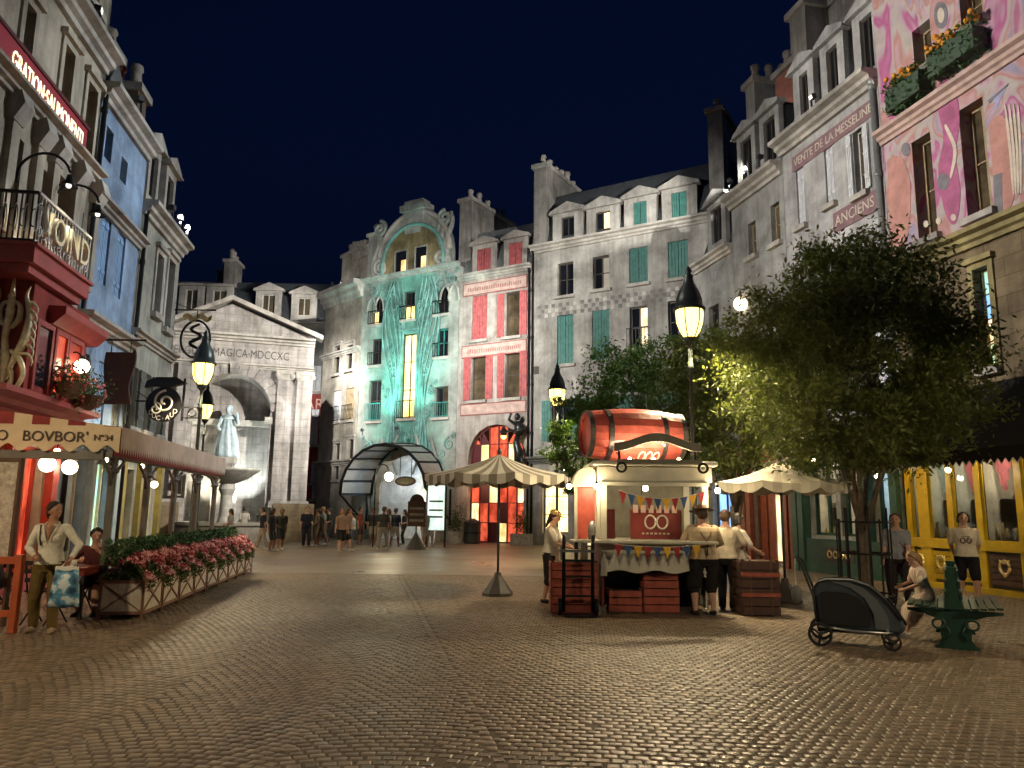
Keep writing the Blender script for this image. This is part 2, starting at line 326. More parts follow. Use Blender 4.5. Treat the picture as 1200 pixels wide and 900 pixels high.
        if shut == 'open': leaf(u0-w*.5,u0-.02,-.07); leaf(u1+.02,u1+w*.5,-.07)
        if shut == 'right': leaf(u1+.02,u1+w*.6,-.07)
        if rail:
            m = MB(); z2 = z0+min(.95,h*.45) if rail != 'high' else z0+1.0
            m.box(u0-.1,u1+.1,-.22,-.18,z2,z2+.05); m.box(u0-.1,u1+.1,-.22,-.18,z0+.02,z0+.06)
            nb = max(6,int(w/.13))
            for i in range(nb+1): x = u0-.08+(w+.16)*i/nb; m.box(x-.012,x+.012,-.21,-.19,z0+.06,z2)
            m.build('railing', 'iron' if rail is True else rail, o)
        return o
    def wallmesh(s, top=None, depth=6., name='wall', outline=None, back=True):
        bm = bmesh.new(); H = s.H
        out = outline or ([(0,0),(s.W,0),(s.W,H),(0,H)] if not top else [(0,0),(s.W,0)]+top)
        for loop in [out]+s.holes:
            vs = [bm.verts.new((x,0,z)) for x,z in loop]
            for i in range(len(vs)): bm.edges.new((vs[i], vs[(i+1)%len(vs)]))
        bmesh.ops.triangle_fill(bm, use_beauty=True, edges=bm.edges[:], normal=(0,-1,0))
        for f in bm.faces:
            if f.normal.y > 0: f.normal_flip()
        me = bpy.data.meshes.new(name); bm.to_mesh(me); bm.free(); me.materials.append(MATS[s.m]); o = link(name, me, s.e)
        if back:
            m = MB(); zt = max(q[1] for q in out) if not outline else s.H
            m.add([(0,0,0),(0,depth,0),(s.W,depth,0),(s.W,0,0),(0,0,zt),(0,depth,zt),(s.W,depth,zt),(s.W,0,zt)],[(0,4,5,1),(1,5,6,2),(2,6,7,3),(4,7,6,5)])
            m.build('side_wall', s.m, s.e)
        return o
    def cornice(s, z, h=.35, p=.35, u0=0, u1=None, m='trim_stone', name='cornice'):
        u1 = s.W if u1 is None else u1
        pr = [(.02,z),(-p*.25,z),(-p*.3,z+h*.25),(-p*.55,z+h*.35),(-p*.6,z+h*.6),(-p,z+h*.72),(-p,z+h),(.02,z+h*1.02)]
        return MB().profx(pr[::-1], u0-.02, u1+.02).build(name, m, s.e)
    def mansard(s, z, h, run=1.5, m='slate', top=4., u0=0, u1=None):
        u1 = s.W if u1 is None else u1
        return MB().profx([(.15,z),(run,z+h),(top,z+h+.7),(6,z+h+.3),(6,z)][::-1], u0+.01, u1-.01).build('roof', m, s.e)
    def dormer(s, r, mw=.35, hd=.45, back=2.2, face='trim_stone', cheek='cheek_brown', style='dark', arch=False, pane=None, y=.18, frame='frame_dark', shut=None):
        u0, u1, z0, z1 = r; w = u1-u0; a = u0-mw; b = u1+mw; zb = z0-.45; zt = z1+.3
        m = MB()   # pale face with an opening
        m.box(a,u0,y,y+.18,zb,zt); m.box(u1,b,y,y+.18,zb,zt); m.box(u0,u1,y,y+.18,z1,zt); m.box(u0,u1,y,y+.18,zb,z0)
        o = m.build('dormer', face, s.e)
        m = MB(); c = (a+b)/2; q = .14
        if arch:
            pts = [(c+(b-a+2*q)/2*math.cos(PI*i/8), zt+hd*math.sin(PI*i/8)) for i in range(9)]; m.prism(pts[::-1], y-.14, y+.22)
        else:
            m.prism([(a-q,zt),(b+q,zt),(b+q,zt+.1),(c,zt+hd+.1),(a-q,zt+.1)], y-.12, y+.22)
            m.prism([(a-q-.04,zt-.06),(b+q+.04,zt-.06),(b+q+.04,zt-.003),(a-q-.04,zt-.003)], y-.16, y+.2)
        m.build('pediment', face, o)
        m = MB(); m.box(a+.03,a+.12,y+.18,y+back,zb,zt); m.box(b-.12,b-.03,y+.18,y+back,zb,zt); m.build('cheek', cheek, o)
        m = MB(); m.prism([(a-.06,zt),(c,zt+hd),(b+.06,zt)], y+.22, y+back+.6) if not arch else m.prism([(a-.06,zt),(c-.3*w,zt+hd*.8),(c+.3*w,zt+hd*.8),(b+.06,zt)], y+.22, y+back+.6); m.build('dormer_roof', 'slate', o)
        m = MB(); t = .06; d = y+.1
        m.box(u0,u0+t,d,d+.05,z0,z1); m.box(u1-t,u1,d,d+.05,z0,z1); m.box(u0+t,u1-t,d,d+.05,z1-t,z1); m.box(u0+t,u1-t,d,d+.05,z0,z0+t); m.box(c-.03,c+.03,d,d+.05,z0+t,z1-t); m.build('frame', frame, o)
        pm = pane or {'dark': 'glass_dark', 'lit': 'lit_warm'}.get(style, style)
        for i in range(2):
            p_ = pm[i] if isinstance(pm, (list, tuple)) else pm
            MB().box(u0+(c-u0)*i, c+(u1-c)*i, d+.04, d+.055, z0, z1).build('pane', p_, o)
        if shut:
            for i in range(2):
                aa = u0+.02+(c-u0)*i; bb = c-.02+(u1-c)*i; mm = MB()
                for k in range(3): mm.box(aa+(bb-aa)*k/3+.01,aa+(bb-aa)*(k+1)/3-.01,y+.02,y+.06,z0+.02,z1-.02)
                mm.box(aa,bb,y+.05,y+.07,z0+.02,z1-.02).build('shutter', shut, o)
        return o
    def chimney(s, u0, u1, y0, y1, z0, z1, m='chimney_stone', pots=5, potm='pot_pale', slope=0.):
        o = MB().box(u0,u1,y0,y1,z0,z1).build('chimney', m, s.e)
        MB().box(u0-.12,u1+.12,y0-.12,y1+.12,z1+.002,z1+.22).build('chimney_cap', 'trim_stone', o)
        for i in range(pots):
            f = (i+.5)/pots; long_y = (y1-y0) > (u1-u0)
            c = ((u0+u1)/2, y0+(y1-y0)*f) if long_y else (u0+(u1-u0)*f, (y0+y1)/2)
            hh = random.uniform(.5,.85)
            MB().lathe([(.17,0),(.14,hh*.75),(.19,hh*.8),(.17,hh),(.11,hh),(.11,hh*.7)], (c[0],c[1],z1+.22), 10).build('chimney_pot', random.choice(['pot_pale', potm]), o, smooth=True)
        return o
    def pipe(s, u, z0, z1, y=-.09, r=.055, m='iron'):
        mb = MB(); mb.tube([(u,y,z0),(u,y,z1)], r, 8)
        for k in range(int((z1-z0)/2.5)+1): mb.tube([(u,y,z0+k*2.5+.3),(u,y,z0+k*2.5+.42)], r*1.35, 8)
        mb.tube([(u,y,z1),(u,y,z1+.2)], [r,r*2.2], 8)
        return mb.build('drainpipe', m, s.e, smooth=True)
    def band(s, u0, u1, z0, z1, m, y=-.04, name='band'):
        return MB().box(u0,u1,y,.02,z0,z1).build(name, m, s.e)

# ================================================================== centre row
MA, MD = (.97,39), (1.667,-1)
# ---- cream four-storey corner house with green shutters
f = Fac(MA, MD, .02, 10.25, 'apartment_house', 'tall cream plaster house with green shutters and a chequered band between storeys', 'building', 'main_plaster', 15.1)
for x0,y0,x1,y1,st,sh in [(653,307.7,672,346.3,'dark',0),(694.7,300,714,338.7,'d2',0),(737.4,289.8,759,331.8,'shut','closed'),(783,282,806.3,325.6,'shut','closed'),
                          (653,369,672,426.5,'shut','closed'),(694,363,714.3,422,'shut','closed'),(738,358.7,759,407.6,'d3',0),(783,352,805,400,'dark',0)]:
    f.win(f.rect(x0,y0,x1,y1), 'dark' if st[0] == 'd' else st, shut=sh or None, pane={'d2': ['glass_dark','paper'], 'd3': ['glass_dark','lit_shop']}.get(st), rail=(st == 'd3'))
for uu in (1.2, 3.4, 5.6, 7.8): f.win((uu, uu+1.1, 5.1, 7.2), 'dark', shut='open')
f.win((.7,2.1,.6,3.3),'yellow', cols=2, rows=3, frame='frame_dark', sill=False); f.win((2.9,4.3,0,3.3),'lit_shop', cols=2, rows=3, sill=False); f.win((5.2,7.4,.6,3.3),'lit_shop', cols=4, rows=2, sill=False)
f.wallmesh(); f.cornice(15.05,.4,.4); f.cornice(4.0,.35,.5, m='shutter_grey', name='shop_cornice')
f.mansard(15.4,3.2,1.3)
for x0,y0,x1,y1,st in [(655.8,252.6,671,283.6,'dark'),(696,246.4,713.3,276,['glass_dark','lit_yellow']),(740.8,234.7,756.3,268,'dark'),(785.6,223.4,803.5,258.8,'dark')]:
    f.dormer(f.rect(x0,y0,x1,y1), mw=.5, hd=.42, style=st if isinstance(st,str) else 'dark', pane=st if not isinstance(st,str) else None, shut='shutter_green' if x0 > 735 else None, face='main_plaster', cheek='cheek_brown')
f.chimney(.02,.75,.1,4.4,15.2,19.9, 'chimney_stone', 6, 'pot_pale'); f.chimney(9.5,10.2,.15,3.2,15.2,20.6,'main_plaster',3)
f.pipe(.1,.2,15.0); f.band(.05,.45,8.6,9.0,'frame_dark',-.03,'wall_bracket')
# chequered tile band: little squares proud of the wall
uA, zA = f.uz(632,366); uB, zB = f.uz(834,335); n = 44; stw = (uB-uA)/n
mat('tile_grey', (.16,.15,.14), .6, var=.4, vscale=5); mat('tile_pale', (.50,.48,.44), .6, var=.3, vscale=5)
tile_me = {}
for i in range(n):
    for j in range(3):
        if (i+j) % 2 == 0:
            key = 'tile_pale' if random.random() < .3 else 'tile_grey'
            if key not in tile_me:
                o = MB().box(-.095,.095,-.012,.01,-.095,.095).build('tile', key, f.e); tile_me[key] = o.data
            else: o = link('tile', tile_me[key], f.e)
            o.location = (uA+i*stw, 0, zA+(j-1)*.235)
FMAIN = f
# ---- red shuttered narrow house with arched door
f = Fac(MA, MD, -4.60, 0, 'red_shuttered_house', 'narrow pale house with ornate red shutters and a tall arched red doorway', 'building', 'pinkb_plaster', 14.3)
f.win(f.rect(552,417,569,469),'dark',1,2, shut='open', shutm='shutter_red', pane='glass_tan'); f.win(f.rect(591.6,412,609,466),'dark',1,2, shut='open', shutm='shutter_red', pane='glass_tan')
f.win(f.rect(553,346,570.7,398),'shut',1,2, shut='closed', shutm='shutter_red'); f.win(f.rect(591.6,342,609,394),'dark',1,2, shut='open', shutm='shutter_red', pane='glass_tan')
ra = f.rect(548,497,613.6,638); f.win((ra[0],ra[1],.02,ra[3]),'red',6,6, arch=True, frame='maroon', sill=False, depth=.35, pane=['lit_red','lit_red','maroon','lit_warm','lit_red','lit_red','lit_shop','lit_red','lit_red','maroon','lit_red'])
f.wallmesh(); f.cornice(14.2,.35,.35)
f.mansard(14.5,2.9,1.3,'slate_pale')
for x0,y0,x1,y1 in [(556.7,290,573,320),(594,283,610,312.7)]: f.dormer(f.rect(x0,y0,x1,y1), mw=.3, hd=.3, face='pinkb_plaster', cheek='slate', shut='shutter_red')
mat('band_rose', (.50,.36,.31), .8, var=.3); mat('band_line', (.28,.10,.09), .8, var=.3)
for (ya, yb, txt) in [(327,341,'FLEURS ET PARFUMS'),(401,415,'TABLEAUX ENCADREMENTS'),(471,484,'')]:
    u0, u1, z0, z1 = f.rect(546,ya,622,yb); z0 -= .05
    o = f.band(.25,4.35,z0,z1,'band_line',-.03,'sign_band'); MB().box(.31,4.29,-.05,-.028,z0+.06,z1-.06).build('panel','band_rose',o)
    if ya == 327 or ya == 401:   # unreadable flat lettering: thin painted strokes
        m = MB()
        for k in range(30): x = .6+k*.115; hh = (z1-z0)*.18; m.box(x,x+.05,-.056,-.049,(z0+z1)/2-hh,(z0+z1)/2+hh*random.uniform(.3,1))
        m.build('lettering','band_line',o)
f.chimney(-.55,.28,.6,5.2,14.4,19.2,'chimney_stone',5)
f.pipe(4.5,.2,14.1)
FPINK = f
# ---- art nouveau teal house
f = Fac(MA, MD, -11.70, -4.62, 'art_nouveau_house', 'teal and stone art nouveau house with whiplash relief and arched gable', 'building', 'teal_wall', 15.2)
for x0,y0,x1,y1,kw in [(435.6,348,449,380,dict(arch=True,rail=True,pane=['lit_warm','glass_dark','glass_dark','glass_dark'])),(511,336,526,368,dict(arch=True,rail=True)),
                       (472.4,341.6,486,374.4,dict(pane=['lit_yellow','lit_yellow','glass_dark','glass_dark'],rail=True)),(435,397,447,428,dict(rail=True)),(511,385,525,418,dict(rail=True,frame='balcony_teal')),
                       (432,445.6,446.4,493,dict(rail='balcony_teal')),(509,453,525,489,dict(rail='balcony_teal',pane=['glass_dark','glass_tan']))]:
    f.win(f.rect(x0,y0,x1,y1),'dark',2,2,**kw)
f.win(f.rect(470,391,487,490),'yellow',2,3, rail=True, surround='teal_paint')
# arch at street level
c0 = f.uz(444,637)[0]; c1 = f.uz(511,637)[0]; zt = f.uz(477,534)[1]; ARC = (c0, c1, zt)
k = 14; rr = (c1-c0)/2; cc = (c0+c1)/2; zs = zt-rr
archp = [(c0,.02),(c1,.02),(c1,zs)]+[(cc+rr*math.cos(PI*i/k), zs+rr*math.sin(PI*i/k)) for i in range(1,k)]+[(c0,zs)]
f.holes.append(archp)
gx = f.uz(481,300)[0]
gw = 2.25
f.wallmesh(); f.cornice(15.1,.3,.3,m='teal_stone')
# arched gable
zc = 15.45; gr = f.uz(481,265)[1]-15.6
m = MB(); ko = 18
outer = [(gx-gw-.35,zc),(gx+gw+.35,zc)]+[(gx+(gw+.35)*math.cos(PI*i/ko), zc+1.0+(gr+.1)*math.sin(PI*i/ko)) for i in range(0,ko+1)]
m.prism(outer, .25, .9); g = m.build('gable','teal_stone',f.e)
m = MB(); arcs = [(gx+gw*math.cos(PI*i/ko), zc+.6+gr*.88*math.sin(PI*i/ko)) for i in range(ko+1)]
m.prism([(gx-gw,zc+.01),(gx+gw,zc+.01)]+arcs, .19,.24); m.build('mosaic','gold_mosaic',g)
m = MB(); m.tube([(x,.16,z) for x,z in [(gx-gw,zc)]+arcs[::-1]+[(gx+gw,zc)]], .13, 8); m.build('arch_moulding','teal_paint',g,smooth=True)
m = MB(); m.tube([(gx+(gw+.35)*math.cos(PI*i/ko),.3,zc+1.0+(gr+.1)*math.sin(PI*i/ko)) for i in range(ko+1)], .17, 8); m.build('coping','trim_stone',g,smooth=True)
zt2 = f.uz(481,237)[1]
m = MB(); m.prism([(gx-.55,zt2-1.9),(gx+.55,zt2-1.9),(gx+.75,zt2-.5),(gx-.75,zt2-.5)],.1,.8); m.box(gx-.95,gx+.95,0.,.9,zt2-.5,zt2-.1); m.box(gx-.7,gx+.7,.1,.8,zt2-.1,zt2+.15); m.build('keystone','teal_stone',g)
for (x0,y0,x1,y1) in [(462,294,474.6,317),(485.5,288.5,498,313)]:
    u0,u1,z0,z1 = f.rect(x0,y0,x1,y1); z0 = max(z0,zc+.1); m = MB(); t = .07
    m.box(u0-t,u0,.1,.2,z0,z1+t); m.box(u1,u1+t,.1,.2,z0,z1+t); m.box(u0,u1,.1,.2,z1,z1+t); w_ = m.build('gable_window','teal_stone',g)
for (x0,y0,x1,y1) in [(462,294,474.6,317),(485.5,288.5,498,313)]:
    u0,u1,z0,z1 = f.rect(x0,y0,x1,y1); z0 = max(z0,zc+.1); mid = (u0+u1)/2
    MB().box(u0,mid,.15,.188,z0,z1).build('pane','glass_dark',g); MB().box(mid,u1,.15,.188,z0,z0+(z1-z0)*.55).build('pane','lit_warm',g); MB().box(mid,u1,.15,.188,z0+(z1-z0)*.55,z1).build('pane','glass_dark',g)
# volutes beside the gable
def spiral(cx, cz, r0, turns, y, flip=1, n=40):
    return [(cx+flip*r0*(1-i/n*.85)*math.cos(turns*2*PI*i/n+PI/2), y, cz+r0*(1-i/n*.85)*math.sin(turns*2*PI*i/n+PI/2)) for i in range(n+1)]
for sgn, px_ in ((-1,441),(1,517)):
    uu = f.uz(px_,300)[0]; zb, ztp = zc, f.uz(px_, 262 if sgn < 0 else 248)[1]
    m = MB()
    for q in range(3):
        off = (q-1)*.28
        m.tube([(uu+off+.22*math.sin(t_*7+q)*sgn, .3, zb+(ztp-zb)*t_) for t_ in np.linspace(0,1,18)], [.17-.08*abs(t_-.5) for t_ in np.linspace(0,1,18)], 8)
    m.tube(spiral(uu,ztp-.3,.5,1.6,.25,sgn), .12, 8); m.tube(spiral(uu-.2*sgn,zb+.6,.55,1.6,.2,-sgn), .12, 8)
    m.build('volute','teal_stone',f.e,smooth=True)
# central painted panel and whiplash relief
lo = f.uz(455,505); hi = f.uz(505,331); u0 = f.uz(455,420)[0]; u1 = f.uz(507,420)[0]
uw = f.rect(470,391,487,490); um = f.rect(472.4,341.6,486,374.4); m = MB()
for a, b, z0, z1 in [(u0,uw[0]-.22,uw[2]-.9,15.0),(uw[1]+.22,u1,uw[2]-.9,15.0),(uw[0]-.22,uw[1]+.22,uw[3]+.3,um[2]-.2),(uw[0]-.22,uw[1]+.22,um[3]+.02,15.0)]: m.box(a,b,-.03,.01,z0,z1)
m = MB(); m2 = MB(); cu = (u0+u1)/2
for sgn in (-1,1):
    for q in range(7):
        off = .72+.13*q; amp = .26+.07*q; ph = q*.55; T_ = np.linspace(0,1,60)
        m.tube([(cu+sgn*(off+amp*math.sin(t_*6.5+ph)*(.35+.65*t_)), -.04-.012*q, 5.0+(14.9-5.0)*t_) for t_ in T_], [.028+.03*abs(math.sin(3*t_+q)) for t_ in T_], 6)
    for (dz, r0, du) in [(6.1,.5,.9),(7.0,.38,1.3),(9.4,.36,1.15),(12.4,.5,1.0),(13.6,.6,1.5),(14.3,.45,2.1),(5.6,.42,.2),(11.0,.3,1.5),(14.5,.3,2.9),(4.7,.55,1.2),(4.2,.4,2.2),(5.2,.35,2.9),(8.2,.28,1.6),(10.2,.3,.95),(13.2,.3,.7)]:
        m.tube(spiral(cu+sgn*du,dz,r0,1.7,-.05,sgn), [.055-.035*i/40 for i in range(41)], 6)
        m.tube(spiral(cu+sgn*(du+.25),dz+.45,r0*.5,1.3,-.04,-sgn), [.04-.025*i/40 for i in range(41)], 6)
    for (z_, x_) in [(13.2,2.4),(13.2,3.0)]:
        m2.tube([(cu+sgn*(x_+.35*math.cos(t_)), -.06, z_+.9*math.sin(t_)) for t_ in np.linspace(0,PI,14)], .07, 6)
    m2.tube([(cu+sgn*(.55+.4*math.sin(t_*3)), -.1, 3.6+2.2*t_) for t_ in np.linspace(0,1,16)], .09, 6)
    m2.tube([(cu+sgn*(2.1+.5*math.sin(t_*4)), -.07, .6+5*t_) for t_ in np.linspace(0,1,24)], .1, 6)
m.build('whiplash_relief','teal_paint',f.e,smooth=True,kind='stuff'); m2.build('stem_relief','teal_stone',f.e,smooth=True,kind='stuff')
# arch ring and the passage behind it
m = MB(); kk = 18
for i in range(kk):
    a0, a1 = PI*i/kk, PI*(i+1)/kk
    pts = [(cc+r_*math.cos(a), zs+r_*math.sin(a)) for r_, a in ((rr,a0),(rr+.42,a0),(rr+.42,a1),(rr,a1))]
    MB().prism(pts[::-1], -.12-.02*(i%2), .02).build('voussoir','cream_plaster',f.e)
for s_ in (0,1):
    x0 = c0-.42 if s_ == 0 else c1
    for q in range(4): MB().box(x0,x0+.42,-.12-.015*(q%2),.02,.02+q*zs/4,(q+1)*zs/4-.012).build('quoin','cream_plaster',f.e)
plaster('passage_wall', (.62,.60,.56), streak=.2); PAS = thing('passage', 'bright vaulted passage seen through the wide street arch', 'passage', f.e.location, f.e.rotation_euler.z)
m = MB(); n = len(archp); y1 = 7.5
m.add([(x,.03,z) for x,z in archp]+[(x+2.2,y1,z*1.15) for x,z in archp], [(i,i+n,(i+1)%n+n,(i+1)%n) for i in range(1,n)]); m.build('vault','passage_wall',PAS,smooth=False)
bu = [(cc+2.2-3,0),(cc+2.2-.9,0),(cc+2.2-.9,2.0)]+[(cc+2.2-.9*math.cos(PI*i/8),2.0+.9*math.sin(PI*i/8)) for i in range(1,8)]+[(cc+2.2+.9,2.0),(cc+2.2+.9,0),(cc+2.2+3,0),(cc+2.2+3,7),(cc+2.2-3,7)]
MB().prism(bu, y1-.1, y1+.1).build('end_wall','passage_wall',PAS); MB().box(cc+1,cc+3.4,y1+.5,y1+.6,0,3).build('backing','glass_dark',PAS)
FTEAL = f
# ribbed canopy over the arch
cp = thing('arched_canopy', 'ribbed grey glass and iron canopy flaring out over the wide street arch', 'canopy', f.e.location, f.e.rotation_euler.z)
mat('canopy_glass', (.48,.49,.47), .35, var=.25, vscale=2)
nb = 11; ang = [PI*(1.02-1.0*i/nb*1.0) for i in range(nb+1)]
def cpt(a, front): 
    r_ = rr+.62; return Vector((cc+r_*math.cos(a)*(1.0 if not front else 1.12), -.14 if not front else -2.3, zs+r_*math.sin(a)*(1.0 if not front else .96)+(0 if not front else -.05)))
for i in range(nb):
    p = [cpt(ang[i],0),cpt(ang[i+1],0),cpt(ang[i+1],1),cpt(ang[i],1)]; nrm = (p[1]-p[0]).cross(p[3]-p[0]).normalized()*.02
    MB().add([q+nrm for q in p]+[q-nrm for q in p],[(0,1,2,3),(7,6,5,4),(0,4,5,1),(1,5,6,2),(2,6,7,3),(3,7,4,0)]).build('pane','canopy_glass',cp)
for i in range(nb+1): m = MB(); m.bar(cpt(ang[i],0),cpt(ang[i],1),.10,.14); m.build('rib','iron',cp)
for fr in (0,1): m = MB(); m.tube([cpt(a,fr) for a in ang], .085, 6); m.build('edge_rail','iron',cp,smooth=True)
for a in (ang[0], ang[-1]):
    m = MB(); b_ = cpt(a,1); m.tube([b_, b_+Vector((0,.9,-.7)), b_+Vector((0,2.15,-1.6))], .06, 6); m.tube([(b_.x,-.1,b_.z-1.9),(b_.x,-.1,b_.z)], .06, 6); m.build('bracket','iron',cp,smooth=True)
f.chimney(-.05,.7,.3,3.0,15.3,18.2,'teal_stone',4); 
# ---- narrow cream house left of it
dL = Vector((.9,-1)).normalized(); endp = Vector(MA)+Vector(MD).normalized()*-11.72
f = Fac(endp-dL*4.6, dL, 0, 4.58, 'narrow_house', 'narrow cream house with stone balconies squeezed beside the teal house', 'building', 'narrow_plaster', 15.0)
for x0,y0,x1,y1 in [(391.5,406,398.5,438),(406,405,413.5,433),(391.5,520,398,562),(407,515,414,555)]: f.win(f.rect(x0,y0,x1,y1),'dark',1,2, surround='trim_stone')
for x0,y0,x1,y1 in [(390,458,399,494),(405,455,414.5,492)]: f.win(f.rect(x0,y0,x1,y1),'dark',2,2, shut='closed', shutm='shutter_white' if x0 < 400 else 'frame_tan', rail=True)
f.wallmesh(); f.cornice(14.4,1.0,.7); f.cornice(11.0,.3,.3,name='string_course'); f.cornice(4.2,.35,.4,name='string_course'); f.mansard(15.3,1.5,1.2); f.chimney(.4,2.6,.8,1.8,15.2,18.0,'narrow_plaster',5,'pot_pale'); f.chimney(3.2,4.3,.5,1.6,15.2,17.2,'narrow_plaster',2)
FNARROW = f
# ================================================================== far end of the square
f = Fac((-24,51.5), (1,.03), 0, 13.2, 'mansard_building', 'grey building with a dark mansard roof and pedimented dormers behind the stone portal', 'building', 'far_plaster', 14.2)
f.win(f.rect(364,428,376,458.7),'dark',1,2, shut='closed', shutm='shutter_white'); f.win(f.rect(341,395,352,420),'dark',2,2)
f.wallmesh(); f.cornice(14.0,.35,.4); f.mansard(14.3,3.2,1.2)
for x0,y0,x1,y1 in [(216,338,230,362),(248,339,264,362),(306,344,321,367),(348,348,363,369)]: f.dormer(f.rect(x0,y0,x1,y1), mw=.45, hd=.45 if x0>290 else .05, face='trim_stone', cheek='slate', style='dark', frame='frame_white', pane='glass_tan')
f.chimney(3.6,4.4,.6,2.0,14.4,18.8,'chimney_stone',3); f.chimney(2.6,3.4,2.2,3.4,14.4,18.6,'chimney_brown',3)
f = Fac((-13.75,49.3), (1,.03), 0, 2.3, 'red_wall_house', 'red painted wall with pale shutters and large faded letters beside the portal', 'building', 'red_wall', 9.0)
for x0,y0,x1,y1 in [(364,479,373,521),(364,541,372,566),(365,568,372,585)]: f.win(f.rect(x0,y0,x1,y1),'dark',1,2, shut='closed', shutm='shutter_white', depth=.12)
f.wallmesh(depth=2.0); mat('faded_letter', (.55,.30,.26), .8, var=.3); text('AR', 1.0, 'faded_letter', f.e, (.95,-.03,8.3)); text('TS', 1.0, 'faded_letter', f.e, (1.55,-.03,7.1)); f.cornice(9.0,.2,.15)
# ---- stone portal
PA, PD = (-17.9,38.6), (1,.33)
f = Fac(PA, PD, 0, 7.5, 'stone_portal', 'monumental pale stone portal with pediment, carved frieze lettering and arched niche', 'portal', 'portal_stone', 11.2)
W_ = f.W; ax = f.uz(270,500)[0]; ar = f.uz(316,500)[0]-ax; az = f.uz(265,437)[1]-ar
k = 18; ap = [(ax-ar,.9),(ax+ar,.9),(ax+ar,az)]+[(ax+ar*math.cos(PI*i/k),az+ar*math.sin(PI*i/k)) for i in range(1,k)]+[(ax-ar,az)]
f.holes.append(ap); zf = f.uz(320,432)[1]; ztx = f.uz(273,414)[1]
zen = f.uz(365,402)[1]; zap = f.uz(273,351)[1]
f.H = zen; f.wallmesh(depth=3.0)
m = MB(); n = len(ap); m.add([(x,0,z) for x,z in ap]+[(x,1.6,z) for x,z in ap],[(i,i+n,(i+1)%n+n,(i+1)%n) for i in range(n)]); m.add([(x,1.6,z) for x,z in ap],[tuple(range(n))]); m.build('niche','portal_stone',f.e)
for i in range(15):
    a0, a1 = PI*i/15+.006, PI*(i+1)/15-.006
    pts = [(ax+r_*math.cos(a), az+r_*math.sin(a)) for r_, a in ((ar,a0),(ar+.62,a0),(ar+.62,a1),(ar,a1))]
    MB().prism(pts[::-1], -.14-.02*(i%2)-(.12 if i == 7 else 0), .02).build('voussoir','portal_stone',f.e)
f.cornice(f.uz(300,497)[1],.35,.3,u0=ax-ar-.1,u1=ax-ar+.25,name='impost'); 
o = MB().profx([(1.55,f.uz(300,497)[1]),(1.3,f.uz(300,497)[1]),(1.25,f.uz(300,490)[1]),(1.55,f.uz(300,490)[1])], ax-ar, ax+ar).build('impost_band','trim_stone',f.e)
f.cornice(f.uz(318,497)[1],.35,.3,u0=ax+ar-.25,u1=ax+ar+.1,name='impost')
for (x0,x1) in [(321,338),(344,362)]:
    u0 = f.uz(x0,520)[0]; u1 = f.uz(x1,520)[0]; zb = f.uz(330,587)[1]; zt = f.uz(330,446)[1]
    o = MB().box(u0,u1,-.28,.02,zb,zt).build('pilaster','portal_stone',f.e)
    MB().box(u0-.12,u1+.12,-.42,.02,zb-.35,zb-.002).build('pilaster_base','portal_stone',o)
    m = MB(); m.box(u0-.1,u1+.1,-.38,.02,zt+.3,zt+.5); m.box(u0-.04,u1+.04,-.33,.02,zt+.002,zt+.298)
    for s_ in (u0,u1): m.ball((s_,-.3,zt+.2),(.16,.12,.16),8,6)
    m.build('capital','trim_stone',o)
for s_ in (ax-ar-1.6, ax-ar-.75): MB().box(s_,s_+.6,-.28,.02,2.2,9.0).build('pilaster','portal_stone',f.e)
f.cornice(zf-.1,.25,.25,name='architrave'); f.cornice(zen-.25,.4,.45,name='cornice')
# pediment with raking cornices
pc = f.uz(273,351)[0]; pw = W_+.6
m = MB(); m.prism([(-.1,zen+.2),(W_+.1,zen+.2),(pc,zap-.25)], -.05, .6); m.build('tympanum','portal_stone',f.e)
for s_ in (-1,1):
    e_ = (-.4 if s_ < 0 else W_+.4); q0 = (e_, zen+.12); q1 = (pc, zap)
    m = MB(); m.prism([q0,(q1[0],q1[1]-.12),(q1[0],q1[1]+.12),(e_,zen+.36)] if s_ < 0 else [(q1[0],q1[1]-.12),q0,(e_,zen+.36),(q1[0],q1[1]+.12)], -.5, .4); m.build('raking_cornice','trim_stone',f.e)
mat('carved', (.10,.09,.085), .9, var=.2)
text('PERGOLA·MAGICA·MDCCXC', .62, 'carved', f.e, (f.uz(270,414)[0], -.012, ztx), sx=.74)
MB().box(ax+ar+.4,W_+.4,-.5,.3,0,f.uz(330,590)[1]).build('plinth','brown_stone',f.e); MB().box(-.4,ax-ar-.2,-.5,.3,0,f.uz(330,590)[1]).build('plinth','brown_stone',f.e)
FPORT = f
# fountain basin in front of the niche and the draped statue in it
b = f.world(ax+.1, -1.0, 0)
o = thing('fountain', 'stone fountain with a wide bowl on a pedestal before the portal niche', 'fountain', b, 0)
zr = f.uz(280,551)[1]
mat('fountain_stone', (.36,.34,.30), .7, var=.4, vscale=3, bump=.2)
MB().lathe([(.75,0),(.75,.5),(.5,.7),(.32,1.2),(.28,zr-1.3),(.42,zr-1.0),(.36,zr-.75)], (0,0,0), 20).build('pedestal','fountain_stone',o,smooth=False)
MB().lathe([(.3,zr-.75),(.9,zr-.5),(1.45,zr-.12),(1.6,zr),(1.5,zr),(1.3,zr-.12),(.2,zr-.3)], (0,0,0), 28).build('bowl','fountain_stone',o,smooth=True)
MB().lathe([(2.3,0),(2.3,.75),(2.45,.8),(2.45,.95),(2.1,.95),(2.1,.4),(.8,.35)], (0,0,0), 28).build('lower_basin','fountain_stone',o)
st = f.world(f.uz(265,527)[0], .75, 0); zs0 = f.uz(265,528)[1]-.3; hgt = f.uz(265,477)[1]-zs0
o = thing('niche_statue', 'pale blue statue of a figure in long flowing drapery inside the niche', 'statue', (st.x,st.y,zs0))
